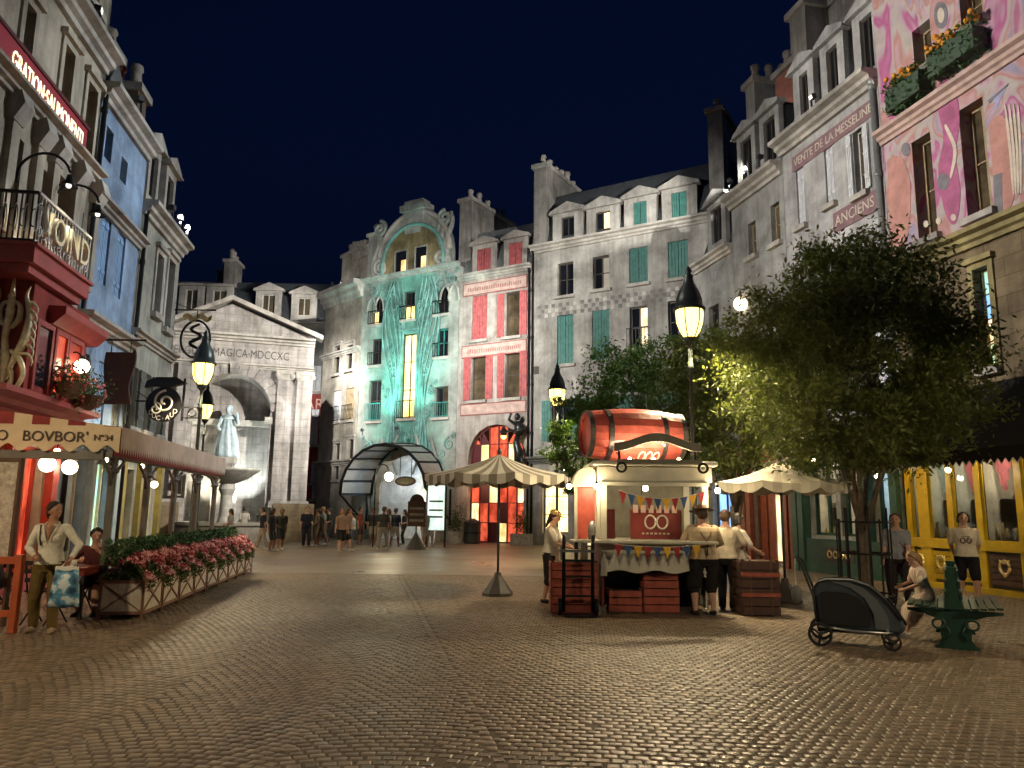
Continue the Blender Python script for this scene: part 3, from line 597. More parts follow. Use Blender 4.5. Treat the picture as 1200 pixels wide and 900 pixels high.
mat('statue_blue', (.48,.60,.64), .5, var=.35, vscale=4)
MB().box(-.6,.6,-.45,.6,-.35,0).build('pedestal','trim_stone',o); MB().box(-.5,.5,-.4,.5,-zs0,-.352).build('plinth','portal_stone',o)
m = MB(); nn = 36; rings = []
for i in range(15):
    t_ = i/14; z = hgt*t_*.86; base = .52-.28*t_+.05*math.sin(5*t_)
    rings.append([(base*(1+.13*math.sin(9*a+3*t_))*math.cos(a)*1.15, base*(1+.13*math.sin(9*a+3*t_))*math.sin(a)*.75, z) for a in np.linspace(0,2*PI,nn,endpoint=False)])
m.loft(rings); m.tube([(0,0,hgt*.84),(0,-.03,hgt*.93)],[.12,.1],10); m.ball((0,-.08,hgt*.985),(.17,.2,.24),14,10); m.ball((0,.02,hgt*1.0),(.19,.19,.22),14,10); m.ball((0,0,hgt*.83),(.38,.24,.16),14,10)
m.tube([(-.34,0,hgt*.82),(-.5,-.2,hgt*.62),(-.25,-.42,hgt*.55)],[.11,.1,.07]); m.tube([(.34,0,hgt*.82),(.55,-.15,hgt*.7),(.5,-.3,hgt*.92)],[.11,.1,.07])
m.build('figure','statue_blue',o,smooth=True)
# ================================================================== left row
LA, LD = (-8.6,10.4), (-.15,1)
mat('red_paint', (.42,.045,.03), .45, var=.3, vscale=4, bump=.08); mat('red_trim', (.36,.06,.06), .5, var=.3, vscale=3); mat('sign_red', (.40,.03,.05), .5, var=.2)
mat('teal_wood', (.10,.16,.17), .5, var=.3); mat('cream_wood', (.55,.52,.40), .5, var=.25); mat('ochre_wood', (.50,.28,.04), .5, var=.3); mat('brown_wood', (.09,.045,.025), .5, var=.4, vscale=6)
mat('olive_wood', (.22,.18,.04), .5, var=.3); mat('blue_grey_wood', (.22,.28,.32), .5, var=.3)
glow('letter_glow', (1,.86,.55), 1.3)  # gold board letters given a glow of their own to look brightly lit
# ---- cream house with the red ground floor
f = Fac(LA, LD, -4, 5.9, 'corner_house', 'cream stone house with a red shopfront, balcony and long red name board', 'building', 'cream_plaster', 15.2)
for r in [(25,3,37,77),(71,53,83,125),(97,95,109,190)]: f.win(f.rect(*r),'tan',2,3, frame='frame_tan', depth=.3, surround='cream_plaster', sill=False)
for r in [(0,150,22,290),(34,190,52,300),(64,205,79,300),(93,250,103,330)]: f.win(f.rect(*r),'tan',2,3, frame='frame_tan', depth=.3, sill=False)
for a in (4.9,6.6,8.4): f.win((a,a+.9,12.5,14.4),'dark',2,2, frame='frame_tan')
f.win((6.3,7.3,.1,2.75),'lit_red',2,1, frame='red_paint', sill=False, depth=.2); f.win((7.9,9.1,.1,2.75),'lit_red',3,1, frame='red_paint', sill=False, depth=.2); f.win((2.5,4.4,.1,2.75),'lit_red',2,1, frame='red_paint', sill=False)
f.wallmesh(); f.cornice(11.4,.4,.45); f.cornice(14.9,.4,.4); f.mansard(15.3,2.6,1.2)
for px_, y0, y1 in [(10,160,290),(45,150,300),(60,200,310),(85,235,330),(107,250,330)]:   # pilasters between the tall windows
    u, z1 = f.uz(px_, y0); z0 = f.uz(px_, y1)[1]
    o = MB().box(u-.14,u+.14,-.12,.02,6.3,8.6).build('pilaster','cream_plaster',f.e); MB().profx([(-.3,8.6),(-.22,8.85),(.02,8.85),(.02,8.3),(-.14,8.3)],u-.2,u+.2).build('capital','trim_stone',o)
f.cornice(8.75,.22,.35,name='string_course')
us0 = f.uz(5,60)[0]; us1 = f.uz(88,165)[0]; zS = f.uz(46,115)[1]
sg = MB().box(us0-3.2,us1+.22,-.14,-.03,zS-.34,zS+.34).build('name_board','sign_red',f.e); bevel(sg,.02)
m = MB(); m.box(us0-3.24,us1+.26,-.17,-.02,zS+.34,zS+.41); m.box(us0-3.24,us1+.26,-.17,-.02,zS-.41,zS-.34); m.build('board_moulding','maroon',sg,kind='stuff')
t_ = text('GRATION·SALIMONENTI', .46, 'letter_glow', sg, ((us0+us1)/2,-.148,zS)); t_.scale.x = (us1-us0)/max(.1,t_.dimensions.x)
# ground-floor boards
for i in range(26):
    a = 1.3+i*.32
    if any(x0-.1 < a+.15 < x1+.1 for x0, x1 in ((2.5,4.4),(6.3,7.3),(7.9,9.1))): continue
    MB().box(a+.01,a+.31,-.06,.02,.35,3.0).build('plank','red_paint',f.e)
MB().box(0,9.88,-.12,.02,.0,.35).build('plinth','red_trim',f.e)
for a in (6.05,7.55,9.35): o = MB().box(a-.13,a+.13,-.16,.02,.35,2.95).build('pilaster','red_paint',f.e); MB().box(a-.18,a+.18,-.22,.02,2.75,2.95).build('capital','red_trim',o)
f.cornice(3.2,.35,.75,u0=5.7,u1=9.7,m='red_trim',name='shop_cornice')
# oriel and balcony
ou0, ou1, op = 6.45, 8.9, .65
o = MB().box(ou0,ou1,-op,-.02,3.5,5.45).build('oriel','red_wall',f.e)
MB().profx([(-op-.3,5.2),(-op-.3,5.06),(-op-.1,4.86),(-.02,4.86),(-.02,5.2)][::-1],ou0+.6,ou1+.25).build('oriel_cornice','red_trim',o)
for a,b,mm in ((ou0+.25,ou0+.75,'glass_dark'),(ou0+1.0,ou0+1.4,'lit_red'),(ou0+1.6,ou0+2.1,'red_paint')):
    MB().box(a,b,-op-.02,-op+.02,3.7,4.75).build('pane',mm,o); m = MB(); m.box(a-.09,a-.003,-op-.06,-op+.02,3.6,4.85); m.box(b+.003,b+.09,-op-.06,-op+.02,3.6,4.85); m.box(a,b,-op-.06,-op+.02,4.753,4.85); m.build('window_frame','red_trim',o,kind='stuff')
bu0, bu1, bp = 5.8, 8.15, .87
o = MB().box(bu0,bu1,-bp,-.02,5.62,5.9).build('balcony','red_trim',f.e)
m = MB(); m.box(bu0+.1,bu1-.1,-bp+.1,-.02,5.47,5.618); m.box(bu0-.06,bu1+.06,-bp-.06,-.02,5.902,5.96); m.build('balcony_moulding','red_trim',o,kind='stuff')
m = MB()
def rail_run(m, a, b, z0, z1, n, r=.014):
    a = Vector(a); b = Vector(b); m.bar(a+Vector((0,0,z1)),b+Vector((0,0,z1)),.05); m.bar(a+Vector((0,0,z0+.05)),b+Vector((0,0,z0+.05)),.035)
    for i in range(n+1):
        p = a.lerp(b,i/n); m.bar(p+Vector((0,0,z0)),p+Vector((0,0,z1)),r*1.6)
        if i < n and i % 2 == 0:
            q = a.lerp(b,(i+.5)/n); m.tube([q+(b-a).normalized()*.05*math.cos(t)+Vector((0,0,(z0+z1)/2+.16*math.sin(t))) for t in np.linspace(0,2*PI,12)], .01, 4)
rail_run(m,(bu0+.05,-.05,0),(bu0+.05,-bp+.05,0),5.96,6.85,9); m.build('railing','iron',o,kind='stuff'); m = MB(); rail_run(m,(bu0+.05,-bp+.05,0),(bu1-.05,-bp+.05,0),5.96,6.85,18); m.build('railing','frame_white',o,kind='stuff'); m = MB()
for q in range(11):
    x = bu0+.15+q*.2; m.tube(spiral(x,6.2,.11,1.5,-bp+.04,1 if q%2 else -1),.012,4); m.tube(spiral(x,6.6,.1,1.5,-bp+.04,-1 if q%2 else 1),.012,4)
for q in range(6): m.tube([(bu0+.04+.07*math.cos(t),-.15-q*.17,6.4+.3*math.sin(t)*.8) for t in np.linspace(0,2*PI,12)],.012,4)
m.build('railing_scrolls','frame_white',o,kind='stuff')
t_ = text('VOIND', .7, 'gilt_letter', o, ((bu0+bu1)/2,-bp-.0,6.4),ext=.03); t_.scale.x = 1.95/max(.1,t_.dimensions.x)
def gooseneck(f, u, z, near, out=.9):
    e = thing('gooseneck_lamp', 'black gooseneck lamp arching over the balcony, '+near, 'lamp', f.world(u,0,z), f.e.rotation_euler.z, 'gooseneck lamps over the balcony')
    m = MB(); m.tube([(0,-.02,0)]+[(0,-.02-out*.5*(1-math.cos(a)),.45*math.sin(a)+.1) for a in np.linspace(.2,PI*.92,12)], .025, 6); m.lathe([(.07,-.03),(.07,.0)],(0,0,0),8); m.build('arm','iron',e,smooth=True)
    MB().lathe([(.04,.22),(.06,.12),(.16,.0),(.15,.0),(.05,.1)],(0,-.02-out*.98,-.06),12).build('shade','iron',e,smooth=True); MB().ball((0,-.02-out*.98,-.04),.05,8,6).build('bulb','flood_lens',e,smooth=True)
    lamp_light('SPOT',e,(0,-.02-out*.98,-.12),60,(1,.86,.62),.05,(0,0,-3),110,.9)
gooseneck(f,6.7,7.4,'the one above the gilded crest'); gooseneck(f,8.1,7.4,'the one beside the blue house')
CORNER = f
# gilded crest on the near end of the oriel
mat('crest_gilt',(.75,.62,.38),.4,metal=.25,var=.35,vscale=8)
e = thing('gilded_crest', 'tall gilded crest of curling foliage and wings under the red balcony', 'crest', f.world(ou0-.03,-.36,4.45), f.e.rotation_euler.z-PI/2)
m = MB()
def sp(pts, rs): q, r2 = smooth_path(pts, rs, 7); m.tube(q, r2, 9)
for s_ in (-1,1):
    sp([(s_*.03,-.05,-.75),(s_*.13,-.07,-.4),(s_*.27,-.08,-.05),(s_*.30,-.06,.35),(s_*.22,-.05,.72),(s_*.26,-.04,.9)],[.03,.05,.07,.055,.03,.008])
    sp([(s_*.08,-.08,-.25),(s_*.24,-.1,-.4),(s_*.31,-.08,-.65),(s_*.2,-.06,-.9),(s_*.1,-.06,-.8),(s_*.15,-.06,-.68)],[.04,.05,.045,.035,.025,.012])
    sp([(s_*.03,-.07,.15),(s_*.15,-.09,.3),(s_*.15,-.09,.52),(s_*.06,-.08,.6),(s_*.04,-.08,.5),(s_*.09,-.08,.45)],[.035,.05,.04,.03,.02,.01])
    sp([(s_*.02,-.07,-.5),(s_*.12,-.09,-.62),(s_*.14,-.08,-.8),(s_*.05,-.07,-1.0)],[.03,.04,.03,.01])
    for q in range(7): sp([(s_*(.2+.015*q),-.09,-.3+q*.15),(s_*(.34),-.07,-.3+q*.15),(s_*.41,-.04,-.40+q*.15),(s_*.40,-.03,-.5+q*.15)],[.03,.028,.018,.006])
sp([(0,-.07,-.85),(.02,-.11,-.4),(-.02,-.11,.0),(.01,-.1,.4),(0,-.08,.85),(.0,-.06,1.1)],[.03,.07,.05,.07,.035,.01]); m.ball((0,-.1,.68),(.06,.05,.08)); m.build('foliage','crest_gilt',e,smooth=True,kind='stuff')
# wall globes
def globe(loc, label, power=60, r=.14, rz=0, group=None, col=(1,.70,.38)):
    e = thing('globe_lamp', label, 'lamp', loc, rz, group)
    MB().ball((0,0,0),r,16,10).build('globe','globe',e,smooth=True); m = MB(); m.lathe([(.05,r-.01),(.07,r+.03),(.02,r+.06)],(0,0,0),10); m.tube([(0,0,r+.05),(0,.12,r+.14),(0,.3,r+.1)],.018,6); m.build('bracket','iron',e,smooth=True)
    lamp_light('POINT',e,(0,0,0),power,col,r*1.02); return e
RZL = f.e.rotation_euler.z
globe(f.world(7.25+1.2,-.34,2.4),'glowing round globe lamp beside the red shop door',90,.15,RZL,'globe lamps on the red shop')
globe(f.world(9.45+.05,-.34,2.4),'glowing round globe lamp on the red shop pilaster next to the grey shopfront',90,.15,RZL,'globe lamps on the red shop')
globe(f.world(8.25,-op-.2,4.3),'glowing round globe lamp by the hanging flowers above the awning',18,.14,RZL)
# ---- blue house
f = Fac(LA, LD, 5.92, 9.28, 'blue_house', 'pale blue plaster house with a green balcony hedge between cream houses', 'building', 'blue_plaster', 11.0)
for r,kw in [((117,245,128,335),dict(shut='closed',shutm='shutter_blue')),((135,264,145,351),dict(shut='closed',shutm='shutter_blue')),((123,149,132,190),{}),((141,185,149,215),dict(pane='paper'))]: f.win(f.rect(*r),'dark',1,2,frame='shutter_blue',sill=False,**kw)
for a in (.35,1.5,2.6): f.win((a,a+.55,3.4,5.0),'dark',1,2, shut='closed', shutm='shutter_blue' if a<2.5 else 'shutter_grey')
f.win((.45,1.35,.3,2.7),'lit_blue',2,1,frame='cream_wood',sill=False,pane=['teal_wood','paper']); f.win((1.7,2.9,.3,2.7),'lit_blue',3,1,frame='cream_wood',sill=False,pane=['blue_grey_wood','teal_wood','lit_teal'])
f.wallmesh(); f.cornice(10.85,.4,.4); f.cornice(8.35,.25,.3,name='string_course'); f.cornice(5.55,.3,.35,name='string_course'); f.cornice(2.95,.3,.5,m='blue_grey_wood',name='shop_cornice'); f.mansard(11.2,2.8,1.1,'slate_pale')
f.chimney(.0,.8,.5,2.0,11.2,14.6,'chimney_brown',3,'terracotta'); f.chimney(2.5,3.3,.9,2.0,11.2,13.6,'chimney_brown',3,'terracotta'); f.pipe(.06,.2,11.4)
for a in (.2,1.52,3.1): o = MB().box(a-.12,a+.12,-.14,.02,.0,2.93).build('pilaster','blue_grey_wood',f.e)
BLUE = f
# ---- sage house
f = Fac(LA, LD, 9.30, 13.05, 'sage_house', 'pale sage house with dormers at the end of the left row', 'building', 'sage_plaster', 9.6)
for r in [(180.7,296,188,370),(193.8,302.5,201,388)]: f.win(f.rect(*r),'dark',1,2, surround='trim_stone', shut=None)
for a in (.3,1.4,2.6): f.win((a,a+.6,3.7,5.3),'dark',1,2, shut='open', shutm='shutter_grey')
f.win((1.9,2.9,.05,2.6),'lit_yellow',2,1,frame='ochre_wood',sill=False,pane=['ochre_wood','lit_warm']); f.win((.4,1.3,.05,2.6),'dark',2,1,frame='olive_wood',sill=False,pane=['brown_wood','olive_wood'])
f.wallmesh(); f.cornice(9.4,.4,.4); f.cornice(6.0,.25,.25,name='string_course'); f.mansard(9.8,2.4,1.0,'slate_pale'); f.cornice(2.9,.3,.45,m='olive_wood',name='shop_cornice')
for a in (.9,2.5): f.dormer((a,a+.6,10.3,11.6),mw=.2,hd=.3,face='trim_stone',cheek='slate_pale',back=1.4)
f.chimney(0.,.7,.4,2.2,9.8,12.9,'chimney_brown',4,'terracotta'); f.pipe(.1,.2,9.4); globe(f.world(2.45,-.2,2.25),'small bright lamp over the ochre door of the sage house',45,.1,RZL)
for a in (.2,1.6,3.4): MB().box(a-.12,a+.12,-.14,.02,.0,2.88).build('pilaster','olive_wood',f.e)
SAGE = f
# ================================================================== right row
RA, RD = (7.19,29.84), (.24,-1)
mat('yellow_paint', (.52,.34,.012), .4, var=.25, vscale=3); mat('green_paint', (.025,.075,.05), .4, var=.3, vscale=3); mat('red_wood', (.20,.055,.03), .4, var=.4, vscale=5); mat('band_plum', (.22,.13,.14), .7, var=.3)
f = Fac(RA, RD, .4, 3.23, 'recessed_house', 'low grey house end with a dark dormer tucked beside the cream house', 'building', 'greyrow_plaster', 11.2)
f.win((.9,1.7,7.5,9.4),'dark',1,2); f.win((.8,2.2,.4,2.7),'lit_blue',2,1,sill=False); f.wallmesh(); f.cornice(11.0,.35,.35); f.mansard(11.3,2.6,1.1); f.dormer((1.0,1.8,11.9,13.3),mw=.3,hd=.35,face='greyrow_plaster',cheek='slate')
f = Fac(RA, RD, 3.25, 6.53, 'grey_house', 'grey plaster house with dark dormers and a salmon chimney', 'building', 'greyrow_plaster', 12.8)
for r in [(903.6,238,914,285),(877,260,886,300)]: f.win(f.rect(*r),'tan',1,2, frame='frame_tan')
f.win((.7,2.6,.1,2.7),'red_wood',4,1,frame='red_wood',sill=False,pane=['red_wood','red_wood','lit_shop','red_wood']); f.wallmesh(); f.cornice(12.55,.45,.45); f.mansard(12.9,2.6,1.1,'slate_pale')
for a in (.5,2.0): f.dormer((a,a+.7,13.4,15.0),mw=.25,hd=.3,face='greyrow_plaster',cheek='slate')
f.chimney(1.0,3.0,1.4,2.2,13,17.4,'salmon_brick',4,'terracotta'); f.chimney(-.2,.4,.9,2.6,13,17.6,'greyrow_plaster',3)
for a in (.3,.62,2.75,3.1): MB().box(a-.12,a+.12,-.16,.02,0,3.2).build('pilaster','red_wood',f.e)
f.cornice(3.3,.35,.5,m='red_wood',name='shop_cornice')
GREY = f
f = Fac(RA, RD, 6.55, 11.05, 'painted_sign_house', 'pale grey house with faded plum lettering bands and white shutters', 'building', 'anciens_plaster', 13.3)
f.win(f.rect(1001,150,1014,228),'tan',1,3, frame='frame_white', shut='open', shutm='shutter_white')
f.win(f.rect(934,196,943,265),'dark',1,2, shut='closed', shutm='shutter_white'); f.win(f.rect(967,166,977,240),'dark',1,2, shut='closed', shutm='shutter_white')
for a in (.5,1.8,3.1): f.win((a,a+.75,4.7,6.6),'tan',1,2, shut='open', shutm='shutter_white')
f.win((.55,1.75,1.05,3.1),'none',2,1,frame='green_paint',sill=False); f.win((1.95,3.05,1.05,3.1),'none',2,1,frame='green_paint',sill=False); f.win((3.3,4.1,1.05,3.1),'none',1,1,frame='green_paint',sill=False)
f.wallmesh(); f.cornice(13.1,.45,.5); f.mansard(13.5,2.7,1.1,'slate_pale')
for r in [(932,105,942,148),(964,85,977,122),(1003,48,1018,88)]:
    q = f.rect(*r); f.dormer((q[0],q[1],13.7,15.5),mw=.3,hd=.3,face='anciens_plaster',cheek='anciens_plaster',style='dark')
f.chimney(-.1,.75,.6,1.6,13.4,18.2,'chimney_stone',0); f.chimney(.75,4.2,1.5,2.3,13.4,18.2,'chimney_stone',7,'terracotta')
for (xa,ya,xb,yb,hh,txt) in [(932,203,1022,115,.5,'VENTE DE LA MESSELINE'),(980,258,1026,240,.6,'ANCIENS')]:
    u0, za = f.uz(xa,ya); u1, zb = f.uz(xb,yb); zc_ = f.uz((xa+xb)/2,(ya+yb)/2)[1] if txt[0] == 'V' else f.uz(1003,248)[1]
    o = f.band(u0-.1,u1+.1,zc_-hh/2,zc_+hh/2,'band_plum',-.03,'sign_band'); t_ = text(txt,hh*.72,'paper',o,((u0+u1)/2,-.036,zc_)); t_.scale.x = (u1-u0)/max(.1,t_.dimensions.x)
f.pipe(4.38,.2,13.1,r=.08,m='zinc')
MB().box(0.,4.5,-.22,.02,0,.95).build('stall_riser','green_paint',f.e); f.cornice(3.2,.4,.55,m='green_paint',name='shop_cornice')
for a in (.12,.42,3.18,4.32): MB().box(a-.12,a+.12,-.28,.02,0,3.2).build('pilaster','green_paint',f.e)
ANCW = [(.55,1.75,'petal_pale',(1,.84,.58),150),(1.95,3.05,'petal_pale',(1,.86,.62),150),(3.3,4.1,'shutter_blue',(.5,.75,1),150)]
for f_a in ():
    pass
o = MB().box(1.5,2.7,-.25,-.2,.35,.75).build('panel','frame_dark',f.e); m = MB()
for q in range(4): m.tube([(1.7+q*.25+.09*math.cos(t),-.26,.55+.09*math.sin(t)) for t in np.linspace(0,2*PI,12)],.022,5)
m.build('scroll_ornament','gilt',o,kind='stuff')
ANC = f
# ---- mural house
def display(f, a, b, z0, z1, curt, back, seed, y=-.02, pw=130, col=(1,.86,.62)):
    """glazed shop display with a drape, a shelf, goods and a lamp of its own"""
    r_ = random.Random(seed); yb = max(y,0); o = MB().box(a,b,y,y+.01,z0,z1).build('shop_window','clear_glass',f.e)
    m = MB(); m.box(a-.1,b+.1,yb+1.0,yb+1.05,z0-.1,z1+.1); m.box(a-.1,b+.1,y+.03,yb+1.0,z0-.05,z0-.003); m.box(a-.1,b+.1,yb+.05,yb+1.0,z1+.05,z1+.1); m.box(a-.16,a-.1,yb+.05,yb+1.0,z0-.05,z1+.1); m.box(b+.1,b+.16,yb+.05,yb+1.0,z0-.05,z1+.1); m.build('display_niche',back,o,kind='stuff')
    m = MB(); nf = 12
    P_ = [(a+(b-a)*q/(nf*2), yb+.32+(.05 if q%2 else -.05)) for q in range(nf*2+1)]; zz = [z0+(z1-z0)*(.45+.25*math.cos(PI*q/nf)**2) for q in range(nf*2+1)]
    m.add([(x,y_,zq) for (x,y_),zq in zip(P_,zz)]+[(x,y_,z1+.04) for x,y_ in P_],[(q,q+1,q+2+nf*2,q+1+nf*2) for q in range(nf*2)]); m.build('drape',curt,o)
    zs = z0+(z1-z0)*.38; MB().box(a-.05,b+.05,yb+.45,yb+.9,zs-.02,zs).build('shelf','brown_wood',o)
    for zb_, mm in ((z0,'pot_pale'),(zs,'terracotta'),(z0,'gilt')):
        m = MB(); n_ = max(2,int((b-a)/.16))
        for q in range(n_):
            x = a+.05+(b-a-.1)*(q+r_.uniform(.2,.8))/n_; hh = r_.uniform(.12,.38); w_ = r_.uniform(.035,.07); m.lathe([(w_*.8,0),(w_,hh*.4),(w_*.4,hh*.75),(w_*.5,hh)],(x,yb+(r_.uniform(.02,.2) if zb_ == z0 else .65),zb_+.001),9)
        m.build('display_goods',mm,o,smooth=True,kind='stuff')
    lamp_light('POINT',o,((a+b)/2,yb+.12,z1-.1),pw,col,.06,name='display_light'); lamp_light('POINT',o,((a+b)/2,yb+.62,z0+1.35),pw*.55,col,.09,name='display_light'); MB().ball(((a+b)/2,yb+.62,z0+1.35),.085,12,8).build('display_globe','globe',o,smooth=True)
mat('clear_glass', (.9,.95,.95), .02, var=0, trans=1.0, spec=.5); mat('curtain', (.55,.68,.68), .8, var=.3); mat('curtain_rose', (.55,.16,.18), .8, var=.3)
f = Fac(RA, RD, 11.07, 18.6, 'mural_house', 'house painted with a pink and orange swirling mural above a yellow shopfront', 'building', 'brown_stone', 7.7)
def mural_mat():
    m = mat('mural', (.6,.3,.4), .8, var=0, spec=.2); n = m.node_tree.nodes; l = m.node_tree.links; p = n['Principled BSDF']
    tc = n.new('ShaderNodeTexCoord'); mp = n.new('ShaderNodeMapping'); mp.inputs['Scale'].default_value = (1.0,1,.45); mp.inputs['Rotation'].default_value = (0,.35,0); l.new(tc.outputs['Object'],mp.inputs[0])
    nz = n.new('ShaderNodeTexNoise'); nz.inputs['Scale'].default_value = .75; nz.inputs['Detail'].default_value = 1.5; nz.inputs['Distortion'].default_value = 2.2; l.new(mp.outputs[0],nz.inputs['Vector'])
    cr = n.new('ShaderNodeValToRGB'); cr.color_ramp.interpolation = 'EASE'
    st = [(0,(.40,.30,.36)),(.34,(.48,.29,.38)),(.40,(.44,.13,.27)),(.45,(.48,.37,.40)),(.50,(.45,.41,.38)),(.545,(.47,.24,.22)),(.585,(.50,.33,.34)),(.63,(.34,.31,.42)),(.68,(.50,.34,.38)),(.75,(.42,.16,.26))]
    el = cr.color_ramp.elements; el[0].position = 0; el[0].color = st[0][1]+(1,); el[1].position = st[1][0]; el[1].color = st[1][1]+(1,)
    for q, c in st[2:]: e_ = el.new(q); e_.color = c+(1,)
    l.new(nz.outputs['Fac'],cr.inputs['Fac'])
    n2 = n.new('ShaderNodeTexNoise'); n2.inputs['Scale'].default_value = 3; n2.inputs['Detail'].default_value = 6; l.new(tc.outputs['Object'],n2.inputs['Vector'])
    mr = n.new('ShaderNodeMapRange'); mr.inputs['To Min'].default_value = .6; mr.inputs['To Max'].default_value = 1.2; l.new(n2.outputs['Fac'],mr.inputs['Value'])
    mx = n.new('ShaderNodeMix'); mx.data_type = 'RGBA'; mx.blend_type = 'MULTIPLY'; mx.inputs['Factor'].default_value = 1; l.new(cr.outputs[0],mx.inputs['A']); l.new(mr.outputs[0],mx.inputs['B']); l.new(mx.outputs['Result'],p.inputs['Base Color'])
mural_mat()
f.m = 'mural'
top = [(1072,158,1095,280),(1128,118,1158,253),(1070,28,1092,80),(1124,-30,1152,30)]
for r in top: f.win(f.rect(*r),'tan',2,2, frame='frame_tan', depth=.38)
f.win((6.0,7.0,8.6,11.0),'tan',2,2, frame='frame_tan', depth=.38)
f.wallmesh(outline=[(0,7.7),(f.W,7.7),(f.W,16.2),(0,16.2)], back=False)
f.holes = []; f.m = 'brown_stone'
rr_ = f.rect(1146,312,1164,432); f.win((rr_[0],rr_[1],max(4.6,rr_[2]),rr_[3]),'lit_teal',2,4, frame='olive_trim', surround='olive_trim', pane=['lit_teal','lit_blue','lit_shop'])
f.win((4.9,5.6,4.6,6.9),'dark',2,4, frame='olive_trim', surround='olive_trim')
xs = [f.uz(x,650)[0] for x in (1066,1090,1122,1156,1205)]; xs = [.12]+xs[1:]+[6.0,7.4]
for i in range(len(xs)-1):
    a_, b_ = xs[i]+.12, xs[i+1]-.1
    if b_-a_ >= .2: f.holes.append([(a_,1.13),(b_,1.13),(b_,3.45),(a_,3.45)])
f.wallmesh(back=False); MB().add([(0,0,0),(0,6,0),(f.W,6,0),(f.W,0,0),(0,0,16.2),(0,6,16.2),(f.W,6,16.2),(f.W,0,16.2)],[(0,4,5,1),(1,5,6,2),(2,6,7,3),(4,7,6,5)]).build('side_wall','cream_plaster',f.e)
f.cornice(11.3,.35,.3,m='band_rose',name='string_course'); f.cornice(7.6,.4,.35,m='olive_trim',name='string_course'); f.cornice(16.0,.4,.45)
mat('mural_grey', (.20,.19,.21), .8, var=.4); mat('mural_magenta', (.42,.12,.24), .8, var=.4, vscale=2); mat('mural_orange', (.50,.25,.21), .8, var=.35, vscale=2); mat('mural_cream', (.62,.54,.44), .8, var=.3); mat('mural_lilac', (.36,.36,.56), .8, var=.3)
def paint(pts, m, y=-.012):   # flat painted figures on the wall
    Q = [Vector((q[0],q[1],0)) for q in pts]; n_ = len(Q)
    if n_ > 4 and n_ < 16:
        sm = []
        for i in range(n_):
            A_, B_, C_, D_ = Q[i-1], Q[i], Q[(i+1)%n_], Q[(i+2)%n_]
            for j in range(5): t = j/5; w = .5*((2*B_)+(C_-A_)*t+(2*A_-5*B_+4*C_-D_)*t*t+(3*B_-A_-3*C_+D_)*t**3); sm.append((w.x,w.y))
        pts = sm
    uz = [f.uz(*p) for p in pts]; a = sum(uz[i][0]*uz[(i+1)%len(uz)][1]-uz[(i+1)%len(uz)][0]*uz[i][1] for i in range(len(uz)))
    MB().prism(uz if a > 0 else uz[::-1], y, .0).build('mural_figure', m, f.e)
def oval(cx, cy, rx, ry, n=18): return [(cx+rx*math.cos(2*PI*i/n), cy+ry*math.sin(2*PI*i/n)) for i in range(n)]
paint([(1105,85),(1118,95),(1125,140),(1120,180),(1126,225),(1120,262),(1108,250),(1100,200),(1106,160),(1098,120)],'mural_magenta')
paint([(1042,190),(1058,186),(1067,215),(1066,262),(1060,292),(1044,298),(1042,250)],'mural_orange'); paint([(1160,150),(1172,135),(1184,150),(1192,200),(1186,240),(1166,248),(1164,200)],'mural_orange',-.014)
paint([(1040,112),(1050,108),(1052,150),(1044,160)],'mural_magenta',-.014)
paint(oval(1103,18,8,16),'mural_grey'); paint(oval(1103,18,4,9),'mural_cream',-.016); paint(oval(1106,213,7,10),'mural_grey',-.016); paint(oval(1062,175,5,8),'mural_grey',-.016); paint([(1162,112),(1180,102),(1168,126)],'mural_lilac'); paint([(1158,118),(1182,98),(1181,101),(1160,121)],'mural_grey',-.02)
paint([(1165,206),(1175,202),(1176,252),(1166,256)],'mural_grey',-.018)
for q in range(4): paint([(1178+q*5,128),(1180+q*5,127),(1186+q*4,175),(1189+q*3,222),(1187+q*3,223),(1183+q*4,176)],'mural_cream',-.02)
paint([(1108,150),(1111,148),(1122,175),(1117,205),(1114,206),(1118,176)],'mural_cream',-.022)
for q in range(6): paint(oval(1075+q*9+random.uniform(-3,3),300-4*q+random.uniform(-6,6)-(30 if q%2 else 0),3,4,10),'mural_cream' if q%2 else 'mural_lilac',-.018)
MUR = f
for k_,(a_,b_,cm_,cl_,pw_) in enumerate(ANCW): display(ANC,a_,b_,1.05,3.1,'paper' if k_ < 2 else 'shutter_blue','cream_plaster' if k_ < 2 else 'blue_plaster',30+k_,y=.27,pw=pw_,col=cl_)
mat('leaf_dark', (.03,.09,.02), .6, var=.5, vscale=8); mat('marigold', (.75,.32,.03), .6, var=.4, vscale=12); mat('box_wood', (.04,.07,.04), .6, var=.3)
def leaf_cloud(pts, size, seed=0, flat=False):
    """small leaf quads at given points -> verts, idx"""
    r_ = np.random.default_rng(seed); n = len(pts); P = np.asarray(pts)
    a = r_.normal(size=(n,3)); a /= np.linalg.norm(a,axis=1)[:,None]; b = r_.normal(size=(n,3)); b -= a*(a*b).sum(1)[:,None]; b /= np.linalg.norm(b,axis=1)[:,None]
    s = size*r_.uniform(.6,1.3,size=(n,1)); w = s*.36
    V = np.stack([P-a*s*.5, P+b*w*.5, P+a*s*.5, P-b*w*.5],1).reshape(-1,3); return V, np.arange(n*4)
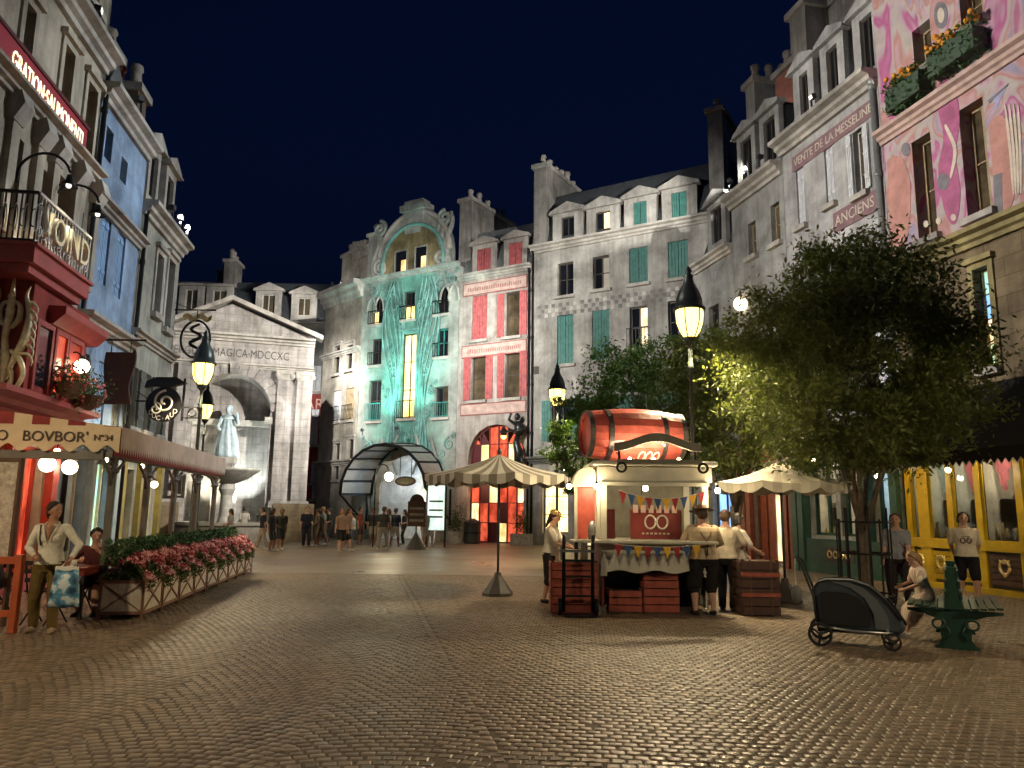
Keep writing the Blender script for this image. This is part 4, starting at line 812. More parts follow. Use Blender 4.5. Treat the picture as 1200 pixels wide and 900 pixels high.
def flower_box(px, py, w, lab):
    u, z = f.uz(px,py); e = thing('flower_box', lab, 'flower box', f.world(u,-.02,z-.42), f.e.rotation_euler.z, 'flower boxes on the mural house')
    bevel(MB().box(-w/2,w/2,-.42,0,0,.55).build('box','box_wood',e),.02)
    pts = rng.uniform([-w/2-.05,-.5,-.1],[w/2+.05,-.02,.8],(900,3)); V,I = leaf_cloud(pts,.12,3); fast('foliage',V,4,I,'leaf_dark',e,kind='stuff')
    m = MB()
    for q in range(26): m.ball((random.uniform(-w/2,w/2),random.uniform(-.45,-.05),random.uniform(.7,.95)),random.uniform(.05,.085),7,5)
    m.build('flowers','marigold',e,smooth=True,kind='stuff')
flower_box(1073,104,1.15,'dark green window box of orange marigolds under the smaller upper mural window'); flower_box(1130,58,1.35,'dark green window box of orange marigolds under the wider upper mural window')
# yellow shopfront
o = MB().box(0,f.W,-.16,.02,0,.12).build('plinth','yellow_paint',f.e); MB().box(0,f.W,-.13,.02,.9,1.12).build('window_rail','yellow_paint',f.e)
xs = [f.uz(x,650)[0] for x in (1066,1090,1122,1156,1205)]; xs = [.12]+xs[1:]+[6.0,7.4]
for i, a in enumerate(xs): q = .17 if i in (1,) else .085; MB().box(a-q,a+q,-.10,.02,.12,3.6).build('pilaster','yellow_paint',f.e)
mat('clear_glass', (.9,.95,.95), .02, var=0, trans=1.0, spec=.5); mat('curtain', (.55,.68,.68), .8, var=.3); mat('curtain_rose', (.55,.16,.18), .8, var=.3)
for i in range(len(xs)-1):
    a, b = xs[i]+.12, xs[i+1]-.1
    if b-a < .2: continue
    bw = f.band(a,b,.14,.88,'frame_dark',-.03,'panel'); m = MB()
    for q in range(5): m.box(a+.02,b-.02,-.07,-.03,.2+q*.13,.31+q*.13)
    m.build('panel_board','yellow_paint' if i != 3 else 'brown_wood',bw,kind='stuff')
    cx_ = (a+b)/2; m = MB(); m.tube([(cx_+.12*math.cos(t),-.09,.58+.14*math.sin(t)) for t in np.linspace(0,2*PI,16)],.03,6); m.tube([(cx_-.05,-.09,.46),(cx_,-.09,.38),(cx_+.05,-.09,.46)],.03,6); m.tube([(cx_-.12,-.09,.72),(cx_,-.09,.66),(cx_+.12,-.09,.72)],.025,6); m.build('gilt_emblem','gilt',bw,smooth=True,kind='stuff')
    display(f,a,b,1.13,3.45,['curtain','curtain','curtain_rose','curtain_rose','curtain_rose','curtain','curtain'][i%7],['sage_plaster','sage_plaster','cream_plaster','cream_plaster','cream_plaster','cream_plaster','sage_plaster'][i%7],i)
# black scalloped awning
aw = thing('black_awning', 'wide black awning with scalloped edge over the yellow shopfront', 'awning', f.e.location, f.e.rotation_euler.z)
mat('black_cloth', (.008,.007,.008), .85, var=.3); mat('pale_fringe', (.5,.45,.36), .8, var=.2)
MB().add([(-.2,-.02,4.5),(f.W,-.02,4.5),(f.W,-1.5,2.95),(-.2,-1.5,2.95),(-.2,-.02,4.46),(f.W,-.02,4.46),(f.W,-1.48,2.92),(-.2,-1.48,2.92)],[(0,3,2,1),(4,5,6,7),(0,1,5,4),(1,2,6,5),(2,3,7,6),(3,0,4,7)]).build('roof','black_cloth',aw)
m = MB(); n = 46; W_ = f.W+.2
for q in range(n): a = -.2+W_*q/n; b = -.2+W_*(q+1)/n; m.add([(a,-1.5,2.95),(b,-1.5,2.95),(b,-1.5,2.72),((a+b)/2,-1.5,2.62),(a,-1.5,2.72)],[(0,4,3,2,1)])
m.build('valance','black_cloth',aw); m = MB()
for q in range(n): a = -.2+W_*q/n; b = -.2+W_*(q+1)/n; m.bar((a,-1.503,2.72),((a+b)/2,-1.503,2.62),.012); m.bar(((a+b)/2,-1.503,2.62),(b,-1.503,2.72),.012)
m.build('fringe','pale_fringe',aw,kind='stuff')
for a in (.3,3.2,6.0): m = MB(); m.tube([(a,-.02,3.0),(a,-1.45,2.9)],.025,6); m.build('arm','iron',aw)
# ================================================================== ground
def ground_mat(name, brick):
    m = mat(name, (.10,.082,.062), .5, var=0); n = m.node_tree.nodes; l = m.node_tree.links; p = n['Principled BSDF']
    tc = n.new('ShaderNodeTexCoord'); nz = n.new('ShaderNodeTexNoise'); nz.inputs['Scale'].default_value = .35; nz.inputs['Detail'].default_value = 7; nz.inputs['Roughness'].default_value = .6; l.new(tc.outputs['Object'],nz.inputs['Vector'])
    vo = n.new('ShaderNodeTexNoise'); vo.inputs['Scale'].default_value = 9; vo.inputs['Detail'].default_value = 3; l.new(tc.outputs['Object'],vo.inputs['Vector'])
    cr = n.new('ShaderNodeValToRGB'); cr.color_ramp.elements[0].position = .3; cr.color_ramp.elements[1].position = .72; cr.color_ramp.elements[0].color = (.115,.080,.050,1); cr.color_ramp.elements[1].color = (.215,.155,.10,1)
    ad = n.new('ShaderNodeMath'); ad.operation = 'MULTIPLY_ADD'; ad.inputs[1].default_value = .55; l.new(vo.outputs['Fac'],ad.inputs[0])
    a2 = n.new('ShaderNodeMath'); a2.operation = 'MULTIPLY'; a2.inputs[1].default_value = .5; l.new(nz.outputs['Fac'],a2.inputs[0]); l.new(a2.outputs[0],ad.inputs[2]); l.new(ad.outputs[0],cr.inputs['Fac']); l.new(cr.outputs[0],p.inputs['Base Color'])
    mr = n.new('ShaderNodeMapRange'); mr.inputs['From Min'].default_value = .3; mr.inputs['From Max'].default_value = .7; mr.inputs['To Min'].default_value = .26; mr.inputs['To Max'].default_value = .55; l.new(nz.outputs['Fac'],mr.inputs['Value']); l.new(mr.outputs[0],p.inputs['Roughness'])
    nb = n.new('ShaderNodeTexNoise'); nb.inputs['Scale'].default_value = 45; nb.inputs['Detail'].default_value = 5; l.new(tc.outputs['Object'],nb.inputs['Vector'])
    bp = n.new('ShaderNodeBump'); bp.inputs['Strength'].default_value = .35; bp.inputs['Distance'].default_value = .01; l.new(nb.outputs['Fac'],bp.inputs['Height'])
    if not brick:
        atn = n.new('ShaderNodeAttribute'); atn.attribute_name = 'tone'; mt = n.new('ShaderNodeMix'); mt.data_type = 'RGBA'; mt.blend_type = 'MULTIPLY'; mt.inputs['Factor'].default_value = 1; l.new(cr.outputs[0],mt.inputs['A']); l.new(atn.outputs['Fac'],mt.inputs['B']); l.new(mt.outputs['Result'],p.inputs['Base Color'])
    if brick:
        b = n.new('ShaderNodeTexBrick'); b.inputs['Scale'].default_value = 1; b.inputs['Brick Width'].default_value = .104; b.inputs['Row Height'].default_value = .094; b.inputs['Mortar Size'].default_value = .012; b.inputs['Mortar Smooth'].default_value = .6
        b.inputs['Color1'].default_value = (1,1,1,1); b.inputs['Color2'].default_value = (.82,.82,.82,1); b.inputs['Mortar'].default_value = (0,0,0,1); l.new(tc.outputs['Object'],b.inputs['Vector'])
        b2 = n.new('ShaderNodeBump'); b2.inputs['Strength'].default_value = .8; b2.inputs['Distance'].default_value = .012; l.new(b.outputs['Color'],b2.inputs['Height']); l.new(bp.outputs[0],b2.inputs['Normal']); l.new(b2.outputs[0],p.inputs['Normal'])
    else: l.new(bp.outputs[0],p.inputs['Normal'])
    return m
ground_mat('paving',True); ground_mat('sett_stone',False); mat('joint', (.115,.085,.058), .9, var=.4, vscale=8, bump=.3)
me = bpy.data.meshes.new('plaza'); G = 260
me.from_pydata([(-G,20.0,0),(G,20.0,0),(G,500,0),(-G,500,0)],[],[(0,1,2,3)]); me.materials.append(MATS['paving']); plaza = link('paving',me,kind='structure')
MB().add([(-G,-60,-.003),(G,-60,-.003),(G,20.0,-.003),(-G,20.0,-.003),(-G,20.0,0),(G,20.0,0)],[(0,1,2,3),(3,2,5,4)]).build('ground','joint',None,kind='structure')
bed = bpy.data.objects['ground']
s0, s1 = gp(520,770), gp(585,892); sd = Vector((s1.x-s0.x,s1.y-s0.y)).normalized()
def left_of(P): return (P[:,0]-s0.x)*sd.y-(P[:,1]-s0.y)*sd.x
cen = []
ca, sa = math.cos(R(-5)), math.sin(R(-5))
for side in (0,1):
    rows = np.arange(-4,26,.094)
    for r_i, y in enumerate(rows):
        x = np.arange(-17,17,.104)+(.052 if r_i % 2 else 0)+rng.normal(0,.004,len(np.arange(-17,17,.104)))
        if side == 0:   # segmental arcs
            fr = (x/1.5) % 1; off = .16*(1-(2*fr-1)**2); ang_ = np.arctan(-.16*2*(2*fr-1)*2/1.5); P = np.stack([x,np.full_like(x,y)+off,ang_],1)
        else: P = np.stack([x*ca-y*sa,x*sa+y*ca,np.full_like(x,R(-5))],1)
        L = left_of(P); ok = (L > .05) if side == 0 else (L < -.05)
        ok &= (P[:,1] > 4.25) & (P[:,1] < 19.9) & (np.abs(P[:,0]) < P[:,1]*.72+.6); cen.append(P[ok])
# the seam: a line of kerb setts
t_ = np.arange(-4.5,16,.125); Pk = np.stack([s0.x-sd.x*t_*1.0, s0.y-sd.y*t_, np.full_like(t_,math.atan2(sd.y,sd.x))],1); ok = (Pk[:,1]>4.25)&(Pk[:,1]<19.8); cen.append(Pk[ok])
C_ = np.concatenate(cen); side_sign = left_of(C_)
key = C_[:,1]+.25*np.abs(C_[:,0]); vis = np.abs(C_[:,0]) < C_[:,1]*.655-.05
# nearest in view become pieces of their own
scr = np.where(vis & (C_[:,1] > 4.72), key, 1e9); order = np.argsort(scr); solo = order[:300]; rest = np.setdiff1d(np.arange(len(C_)),solo)
def sett_verts(n, r_):
    hw = .048*r_.uniform(.9,1.03,(n,1)); hd = .0425*r_.uniform(.9,1.03,(n,1)); ins = .009
    bx = np.concatenate([-hw,hw,hw,-hw],1); by = np.concatenate([-hd,-hd,hd,hd],1); tx = np.sign(bx)*(np.abs(bx)-ins); ty = np.sign(by)*(np.abs(by)-ins)
    zt = .006+r_.normal(0,.0012,(n,1))+r_.normal(0,.0009,(n,4)); zm = zt-.006
    V = np.zeros((n,12,3)); V[:,0:4,0]=bx; V[:,0:4,1]=by; V[:,0:4,2]=-.02; V[:,4:8,0]=bx; V[:,4:8,1]=by; V[:,4:8,2]=zm; V[:,8:12,0]=tx; V[:,8:12,1]=ty; V[:,8:12,2]=zt
    return V
FQ = np.array([[8,9,10,11],[4,5,9,8],[5,6,10,9],[6,7,11,10],[7,4,8,11],[0,1,5,4],[1,2,6,5],[2,3,7,6],[3,0,4,7]])
V = sett_verts(len(rest),rng); A_ = C_[rest]; c_, s_ = np.cos(A_[:,2])[:,None], np.sin(A_[:,2])[:,None]
W3 = V.copy(); W3[:,:,0] = V[:,:,0]*c_-V[:,:,1]*s_+A_[:,0:1]; W3[:,:,1] = V[:,:,0]*s_+V[:,:,1]*c_+A_[:,1:2]
und = .0015*np.sin(W3[:,:,0]*1.3+.7*np.sin(W3[:,:,1]*.6))*np.sin(W3[:,:,1]*1.7+.5*W3[:,:,0])+.001*np.sin(W3[:,:,0]*3.1+W3[:,:,1]*2.3); W3[:,4:,2] += und[:,4:]-.004
idx = (FQ[None]+12*np.arange(len(rest))[:,None,None]).ravel()
so_ = fast('setts',W3.reshape(-1,3),4,idx,'sett_stone',bed,kind='stuff')
at = so_.data.attributes.new('tone','FLOAT','POINT'); at.data.foreach_set('value',np.repeat(rng.uniform(.62,1.25,len(rest)),12).astype(np.float32))
var = []
for q in range(8):
    v = sett_verts(1,rng)[0]; me = bpy.data.meshes.new('sett'); me.from_pydata(v.tolist(),[],FQ.tolist()); me.materials.append(MATS['sett_stone']); at = me.attributes.new('tone','FLOAT','POINT'); at.data.foreach_set('value',[.62+.09*q]*12); var.append(me)
for i in solo:
    uz_ = .0015*math.sin(C_[i,0]*1.3+.7*math.sin(C_[i,1]*.6))*math.sin(C_[i,1]*1.7+.5*C_[i,0])+.001*math.sin(C_[i,0]*3.1+C_[i,1]*2.3)-.004
    o = link('sett',var[int(rng.integers(8))],bed); o.location = (C_[i,0],C_[i,1],uz_); o.rotation_euler = (0,0,C_[i,2])
# kerbs in front of the right shops
# ================================================================== street lamps
mat('lamp_iron', (.06,.075,.07), .4, metal=.5, var=.3)
def street_lamp(px, py, Y, label, power):
    P = at_depth(px,py,Y); h = P.z; e = thing('street_lamp', label, 'street lamp', (P.x,P.y,0), 0, 'street lamps of the square')
    MB().lathe([(.24,0),(.24,.12),(.19,.16),(.17,.5),(.2,.54),(.10,.62),(.065,1.0),(.08,1.05),(.05,1.1),(.038,h-1.0),(.07,h-.95),(.045,h-.88),(.04,h-.5),(.11,h-.42),(.13,h-.33)],(0,0,0),14).build('post','lamp_iron',e,smooth=True)
    MB().lathe([(.10,-.33),(.19,-.22),(.25,-.05),(.265,.12),(.26,.2)],(0,0,h),18).build('glass','lantern_glass',e,smooth=True)
    MB().lathe([(.31,.2),(.31,.25),(.26,.27),(.25,.42),(.2,.58),(.11,.74),(.08,.86),(.1,.9),(.05,.94),(.07,1.0),(.0,1.12)],(0,0,h),18).build('hood','lamp_iron',e,smooth=True)
    for q in range(6):
        a = q*PI/3; m = MB(); m.tube([(.135*math.cos(a),.135*math.sin(a),h-.33),(.20*math.cos(a),.20*math.sin(a),h-.22),(.265*math.cos(a),.265*math.sin(a),h-.04),(.28*math.cos(a),.28*math.sin(a),h+.21)],.013,5); m.build('cage_bar','lamp_iron',e)
    lamp_light('SPOT',e,(0,0,h-.46),power,(1,.80,.48),.12,(0,0,0),158,.35); return e
street_lamp(808,376,14.4,'green iron street lamp with glowing yellow bowl behind the red barrel kiosk',2600)
street_lamp(653,464,25,'iron street lamp with a glowing bowl in front of the cream house beside the trees',2400)
street_lamp(238,436,19.3,'tall iron street lamp at the far corner of the café terrace',1700)
street_lamp(241,481,29,'iron street lamp standing in front of the stone portal',1800)
for x_,y_,lab in ((-7.9,4.2,'added iron street lamp out of view on the café side, lighting the foreground'),(9.2,4.6,'added iron street lamp out of view on the shop side, lighting the foreground')):  # two extra lamps added outside the view to light the foreground
    e = copy_tree(bpy.data.objects['street_lamp']); e.location = (x_,y_,0); tag(e,lab,'street lamp','street lamps of the square')
    for c in e.children:
        if c.type == 'LIGHT':
            c.data = c.data.copy(); c.data.energy *= .95
            if c.data.type == 'SPOT': c.data.spot_size = R(179); c.data.spot_blend = .1
# ================================================================== trees
mat('bark', (.13,.10,.075), .9, var=.45, vscale=9, bump=.6, bscale=25)
def leaf_mat(name, c):
    m = mat(name, c, .55, var=.55, vscale=1.6, spec=.35); p = m.node_tree.nodes['Principled BSDF']; n = m.node_tree.nodes; l = m.node_tree.links
    tr = n.new('ShaderNodeBsdfTranslucent'); tr.inputs[0].default_value = (c[0]*1.3,c[1]*1.3,c[2]*.8,1); mx = n.new('ShaderNodeMixShader'); mx.inputs[0].default_value = .3
    l.new(p.outputs[0],mx.inputs[1]); l.new(tr.outputs[0],mx.inputs[2]); l.new(mx.outputs[0],n['Material Output'].inputs[0])
leaf_mat('leaf_olive',(.10,.125,.028)); leaf_mat('leaf_green',(.085,.16,.035))
def tree(px, Y, zc, rad, label, leafm, n_clusters, per, leaf, seed, split=1.7, trunk_r=.13):
    P = at_depth(px,600,Y); r_ = np.random.default_rng(seed); e = thing('tree', label, 'tree', (P.x,P.y,0), 0, 'trees in the square')
    rx, ry, rz = rad
    m = MB(); m.tube([(0,0,-.05),(.02,.01,split*.5),(0,0,split)],[trunk_r*1.25,trunk_r,trunk_r*.95],10)
    ends = []
    nl = 7
    for q in range(nl):
        a = 2*PI*q/nl+r_.uniform(-.3,.3); rr = rx*r_.uniform(.35,.7); zt = zc+rz*r_.uniform(-.1,.6); z0 = split*r_.uniform(.75,1.0)
        k = [(0,0,z0),(rr*.3*math.cos(a),rr*.3*math.sin(a),z0+(zt-z0)*.35),(rr*.7*math.cos(a+.1),rr*.7*math.sin(a+.1),z0+(zt-z0)*.7),(rr*math.cos(a),rr*math.sin(a),zt)]
        m.tube(k,[trunk_r*.6,trunk_r*.42,trunk_r*.25,.012],7)
        for w in range(4):
            b = Vector(k[1+w%2]).lerp(Vector(k[2+w%2]),r_.uniform(.1,.9)); d = Vector((r_.normal(),r_.normal(),r_.uniform(-.1,.9))).normalized()*r_.uniform(.7,1.3)*rx*.4
            m.tube([b,b+d*.5+Vector((0,0,.05)),b+d],[.03,.02,.006],5)
    m.build('trunk','bark',e,smooth=True)
    # clusters of leaves through the volume, denser at the rim, with gaps
    pts = []
    for q in range(n_clusters):
        d = r_.normal(size=3); d /= np.linalg.norm(d); rr = r_.uniform(.25,1)**.45
        bumpy = 1+.22*mnoise.noise(Vector(d*2.3+seed))+.12*mnoise.noise(Vector(d*5.1+seed))
        c = d*rr*bumpy*np.array([rx,ry,rz])*.9
        if c[2] < -rz*.75: c[2] *= .85
        cr = r_.uniform(.22,.5)*rx*.3
        k = int(per*r_.uniform(.5,1.3)); pp = r_.normal(size=(k,3))*cr*np.array([.75,.75,.5]); pp[:,2] -= .35*np.abs(pp[:,0]**2+pp[:,1]**2)
        pts.append(c+pp+np.array([0,0,zc]))
    pts = np.concatenate(pts); V, I = leaf_cloud(pts,leaf,seed); fast('crown',V,4,I,leafm,e); return e
tree(1010,14.0,4.4,(2.5,2.3,2.55),'broad olive-leaved tree with spreading limbs inside an iron guard','leaf_olive',620,125,.112,11,1.45,.085)
tree(765,21.5,4.3,(2.3,2.0,2.6),'bright green tree behind the barrel kiosk and its lamp','leaf_green',260,110,.13,5,1.9)
tree(684,23.5,3.6,(1.35,1.3,1.9),'smaller dark green tree beside the lamp and the cream house','leaf_green',130,90,.12,9,1.6,.1)
tree(862,18.5,4.3,(2.0,1.8,2.2),'dense green tree between the kiosk and the broad olive-leaved tree','leaf_olive',230,110,.12,21,1.8)
g = at_depth(1010,600,14.0); e = thing('tree_guard', 'black iron tree guard of upright bars around the broad olive tree trunk', 'tree guard', (g.x,g.y,0))
for q in range(14):
    a = 2*PI*q/14; m = MB(); m.tube([(.44*math.cos(a),.44*math.sin(a),0),(.44*math.cos(a),.44*math.sin(a),1.55 if q%2 else 1.75)],.014,6); m.build('bar','iron',e)
for z in (.25,.95,1.5): m = MB(); m.tube([(.44*math.cos(t),.44*math.sin(t),z) for t in np.linspace(0,2*PI,29)],.018,6); m.build('ring','iron',e,smooth=True)
# fairy-light strands hung in the small tree
# ================================================================== parasols
def radial_stripes(name, c1, c2, n_):
    m = mat(name, c1, .85, var=0, spec=.15); n = m.node_tree.nodes; l = m.node_tree.links; p = n['Principled BSDF']; tc = n.new('ShaderNodeTexCoord'); g = n.new('ShaderNodeTexGradient'); g.gradient_type = 'RADIAL'; l.new(tc.outputs['Object'],g.inputs[0])
    a = n.new('ShaderNodeMath'); a.operation = 'MULTIPLY'; a.inputs[1].default_value = n_; l.new(g.outputs['Fac'],a.inputs[0]); f_ = n.new('ShaderNodeMath'); f_.operation = 'FRACT'; l.new(a.outputs[0],f_.inputs[0]); gt = n.new('ShaderNodeMath'); gt.operation = 'GREATER_THAN'; gt.inputs[1].default_value = .5; l.new(f_.outputs[0],gt.inputs[0])
    mx = n.new('ShaderNodeMix'); mx.data_type = 'RGBA'; mx.inputs['A'].default_value = tuple(c1)+(1,); mx.inputs['B'].default_value = tuple(c2)+(1,); l.new(gt.outputs[0],mx.inputs['Factor']); l.new(mx.outputs['Result'],p.inputs['Base Color'])
radial_stripes('parasol_stripe',(.60,.58,.52),(.25,.23,.19),28); radial_stripes('parasol_pale',(.62,.58,.48),(.50,.47,.38),24); mat('base_iron',(.035,.03,.026),.6,var=.3,bump=.1)
def parasol(px, py, label, w, h, cm, tilt=.0):
    P = gp(px,py); e = thing('parasol', label, 'parasol', (P.x,P.y,0), R(12), 'parasols by the kiosk')
    MB().prismz([(.30*math.cos(a),.30*math.sin(a)) for a in np.linspace(0,2*PI,8,endpoint=False)],0,.06).build('base_plate','base_iron',e)
    MB().lathe([(.30,.062),(.27,.1),(.08,.36),(.06,.44)],(0,0,0),8).build('base_weight','base_iron',e)
    MB().tube([(0,0,.4),(0,0,h)],.025,10).build('pole','lamp_iron',e,smooth=True); MB().lathe([(.03,0),(.05,.04),(.03,.1),(.0,.14)],(0,0,h+.01),10).build('finial','lamp_iron',e,smooth=True)
    n = 8; sub = 6; R0 = w/2; dz = .42; V=[(0,0,0)]; F=[]; K=5
    def rim(j, t):
        a = 2*PI*j/(n*sub); a0 = 2*PI*(j//sub)/n; a1 = 2*PI*(j//sub+1)/n; f_ = (j%sub)/sub
        x = (math.cos(a0)*(1-f_)+math.cos(a1)*f_)*R0*t; y = (math.sin(a0)*(1-f_)+math.sin(a1)*f_)*R0*t; return x, y, -dz*t-.05*math.sin(PI*f_)*t-.05*math.sin(PI*t)*1.2
    m = MB()
    rings = [[rim(j,t) for j in range(n*sub)] for t in (.02,.25,.5,.75,1.0)]
    N = n*sub
    for k in range(4): m.add(rings[k]+rings[k+1],[(j,(j+1)%N,(j+1)%N+N,j+N) for j in range(N)])
    o = m.build('canopy',cm,e,smooth=False,loc=(0,0,h)); so = o.modifiers.new('thick','SOLIDIFY'); so.thickness = .012
    m = MB(); q = 4
    for j in range(N):
        a = Vector(rim(j,1)); b = Vector(rim(j+1,1))
        top = [a.lerp(b,i/q) for i in range(q+1)]; f2 = [((j%3)+i/q)/3 for i in range(q+1)]; bot = [p+Vector((0,0,-.10-.07*math.sin(PI*(x%1.0001)))) for p,x in zip(top,f2)]
        m.add(top+bot,[(i,i+q+1,i+q+2,i+1) for i in range(q)])
    o = m.build('valance',cm,e,loc=(0,0,h)); so = o.modifiers.new('thick','SOLIDIFY'); so.thickness = .012
    for j in range(n): a = 2*PI*j/n; m = MB(); m.bar((0,0,h-.06),(R0*.97*math.cos(a),R0*.97*math.sin(a),h-dz*.97-.06),.018); m.build('rib','base_iron',e)
    return e
parasol(583,698,'grey striped scalloped parasol standing alone on a pyramid base',2.95,2.72,'parasol_stripe')
parasol(921,706,'pale cream scalloped parasol over the brown crate beside the kiosk',2.55,2.62,'parasol_pale')
# ================================================================== café terrace on the left
E = thing('terrace_awning', 'striped red and cream café awning with lettered scalloped valance on posts', 'awning', CORNER.e.location, RZL)
off = 4.0; a0, a1, yo = .75+off, 8.1+off, -2.85
stripes('awning_stripe',(.68,.55,.36),(.34,.035,.03),1,.52); mat('awning_cream',(.70,.56,.38),.85,var=.2,vscale=2,spec=.15); mat('awning_pink',(.60,.46,.36),.85,var=.25,vscale=2,spec=.15); mat('awning_red',(.26,.03,.03),.8,var=.3); mat('post_grey',(.13,.12,.10),.55,var=.3)
MB().add([(a0,yo,2.78),(a1,yo,2.78),(a1,-.15,3.12),(a0,-.15,3.12),(a0,yo,2.75),(a1,yo,2.75),(a1,-.15,3.09),(a0,-.15,3.09)],[(0,1,2,3),(7,6,5,4),(0,4,5,1),(1,5,6,2),(2,6,7,3),(3,7,4,0)]).build('roof','awning_stripe',E)
# near end valance with big scallops (faces down the square)
m = MB(); n = 60; ln = abs(yo)-.1
def val(m, pts_top, depth_f, th=(0,0,0)):
    n = len(pts_top); b = [Vector(p)+Vector((0,0,-depth_f(i/(n-1)))) for i,p in enumerate(pts_top)]; m.add(list(pts_top)+b,[(i,i+n,i+n+1,i+1) for i in range(n-1)])
top_ = [Vector((a0-.012,-.1+(yo+.1)*t,2.80)) for t in np.linspace(0,1,81)]
val(m,top_,lambda t: .34+.055*math.cos(2*PI*t*8)); o = m.build('end_valance','awning_cream',E); o.modifiers.new('t','SOLIDIFY').thickness = .012
m = MB(); top_ = [Vector((a0-.02,-.1+(yo+.1)*t,3.14-.36*t)) for t in np.linspace(0,1,2)]
for q in range(11):
    t0, t1 = q/11, (q+1)/11; ya, yb = -.1+(yo+.1)*t0, -.1+(yo+.1)*t1; za, zb = 3.12-.33*t0, 3.12-.33*t1
    MB().add([(a0-.014,ya,za),(a0-.014,yb,zb),(a0-.014,yb,2.80),(a0-.014,ya,2.80),(a0,ya,za),(a0,yb,zb),(a0,yb,2.80),(a0,ya,2.80)],[(0,3,2,1),(4,5,6,7),(0,1,5,4),(1,2,6,5),(2,3,7,6),(3,0,4,7)]).build('end_stripe','awning_red' if q%2 == 0 else 'awning_cream',E)
ro = (PI/2,0,-PI/2); text('BOVBOR\'',.22,'dark_letter',E,(a0-.03,-1.95,2.62),ro,.004); text('Nº34',.13,'dark_letter',E,(a0-.03,-2.62,2.62),ro,.004); text('O',.22,'dark_letter',E,(a0-.03,-1.22,2.62),ro,.004)
m = MB(); n = 34
m.add([(a0,yo-.012,2.80),(a1,yo-.012,2.80),(a1,yo-.012,2.50),(a0,yo-.012,2.50)],[(0,3,2,1)])
o = m.build('side_valance','awning_pink',E); m = MB()
for q in range(n*2): a = a0+(a1-a0)*q/(n*2); b = a0+(a1-a0)*(q+1)/(n*2); m.add([(a,yo-.014,2.50),(b,yo-.014,2.50),((a+b)/2,yo-.014,2.38)],[(0,2,1)])
m.build('valance_points','awning_pink',E,kind='stuff'); MB().box(a0+.02,a1-.02,yo+.05,yo+.07,2.36,2.76).build('inner_valance','awning_red',E)
for q, u in enumerate(np.linspace(a0+.35,a1-.1,5)):
    o = MB().lathe([(.1,0),(.1,.15),(.07,.2),(.055,1.0),(.06,2.1),(.1,2.14),(.06,2.2),(.06,2.34)],(u,yo+.18,0),12).build('post','post_grey',E,smooth=False)
    for s_ in (-1,1):
        m = MB(); m.tube([(u,yo+.18,1.85),(u+s_*.12,yo+.18,2.12),(u+s_*.45,yo+.18,2.3)],.028,6); m.tube([(u+s_*.12+.06*math.cos(t),yo+.18,2.24+.05*math.sin(t)) for t in np.linspace(0,2*PI,10)],.014,5); m.build('scroll_bracket','post_grey',o,smooth=True)
MB().box(a0+.1,a1-.05,yo+.12,yo+.24,2.34,2.44).build('beam','post_grey',E); MB().box(a0+.05,a0+.17,yo+.24,-.15,2.3,2.42).build('beam','post_grey',E)
# planters with flowers
mat('planter_cream',(.46,.40,.32),.7,var=.25,vscale=6,bump=.15); mat('planter_wood',(.15,.065,.035),.6,var=.35,vscale=6); leaf_mat('leaf_planter',(.055,.09,.02)); mat('petal_pink',(.48,.12,.17),.6,var=.5,vscale=5,col2=(.62,.30,.28)); mat('petal_red',(.42,.05,.06),.6,var=.5,vscale=5); mat('petal_pale',(.62,.42,.36),.6,var=.3,vscale=5); mat('soil',(.03,.02,.015),.95)
def planter_proto():
    e = thing('planter','','planter'); L = .93; Wd = .62; H_ = .55
    pts = [(0,0),(L,0),(L,Wd),(0,Wd)]
    for (x,y) in pts: o = MB().box(x-.035 if x else 0,x+.0 if x else .035,y-.035 if y else 0,y if y else .035,0,H_+.05).build('corner_post','planter_wood',e); MB().ball((x+(.0175 if not x else -.0175),y+(.0175 if not y else -.0175),H_+.07),.03,8,6).build('knob','planter_wood',o,smooth=True)
    for k in range(7): a = .036+(L-.072)*k/7; MB().box(a+.002,a+(L-.072)/7-.002,.012,.024,.09,H_).build('slat','planter_cream',e); MB().box(a+.002,a+(L-.072)/7-.002,Wd-.024,Wd-.012,.09,H_).build('slat','planter_cream',e)
    for k in range(5): a = .036+(Wd-.072)*k/5; MB().box(.012,.024,a+.002,a+(Wd-.072)/5-.002,.09,H_).build('slat','planter_cream',e); MB().box(L-.024,L-.012,a+.002,a+(Wd-.072)/5-.002,.09,H_).build('slat','planter_cream',e)
    for y0,y1 in ((0,.012),(Wd-.012,Wd)):
        for z0 in (.07,H_-.04): MB().box(.036,L-.036,y0-.004,y1+.004,z0,z0+.045).build('rail','planter_wood',e)
    for x0,x1 in ((0,.012),(L-.012,L)):
        for z0 in (.07,H_-.04): MB().box(x0-.004,x1+.004,.036,Wd-.036,z0,z0+.045).build('rail','planter_wood',e)
    for s_ in (0,1):
        z0,z1 = (.115,H_-.04) if s_ == 0 else (H_-.04,.115)
        MB().bar((.006-.004*s_,.04,z0),(.006-.004*s_,Wd-.04,z1),.03,.014).build('cross_brace','planter_wood',e); MB().bar((.04,.006-.004*s_,z0),(L-.04,.006-.004*s_,z1),.014,.03).build('cross_brace','planter_wood',e)
    MB().box(.02,L-.02,.02,Wd-.02,.06,H_-.06).build('soil','soil',e)
    return e
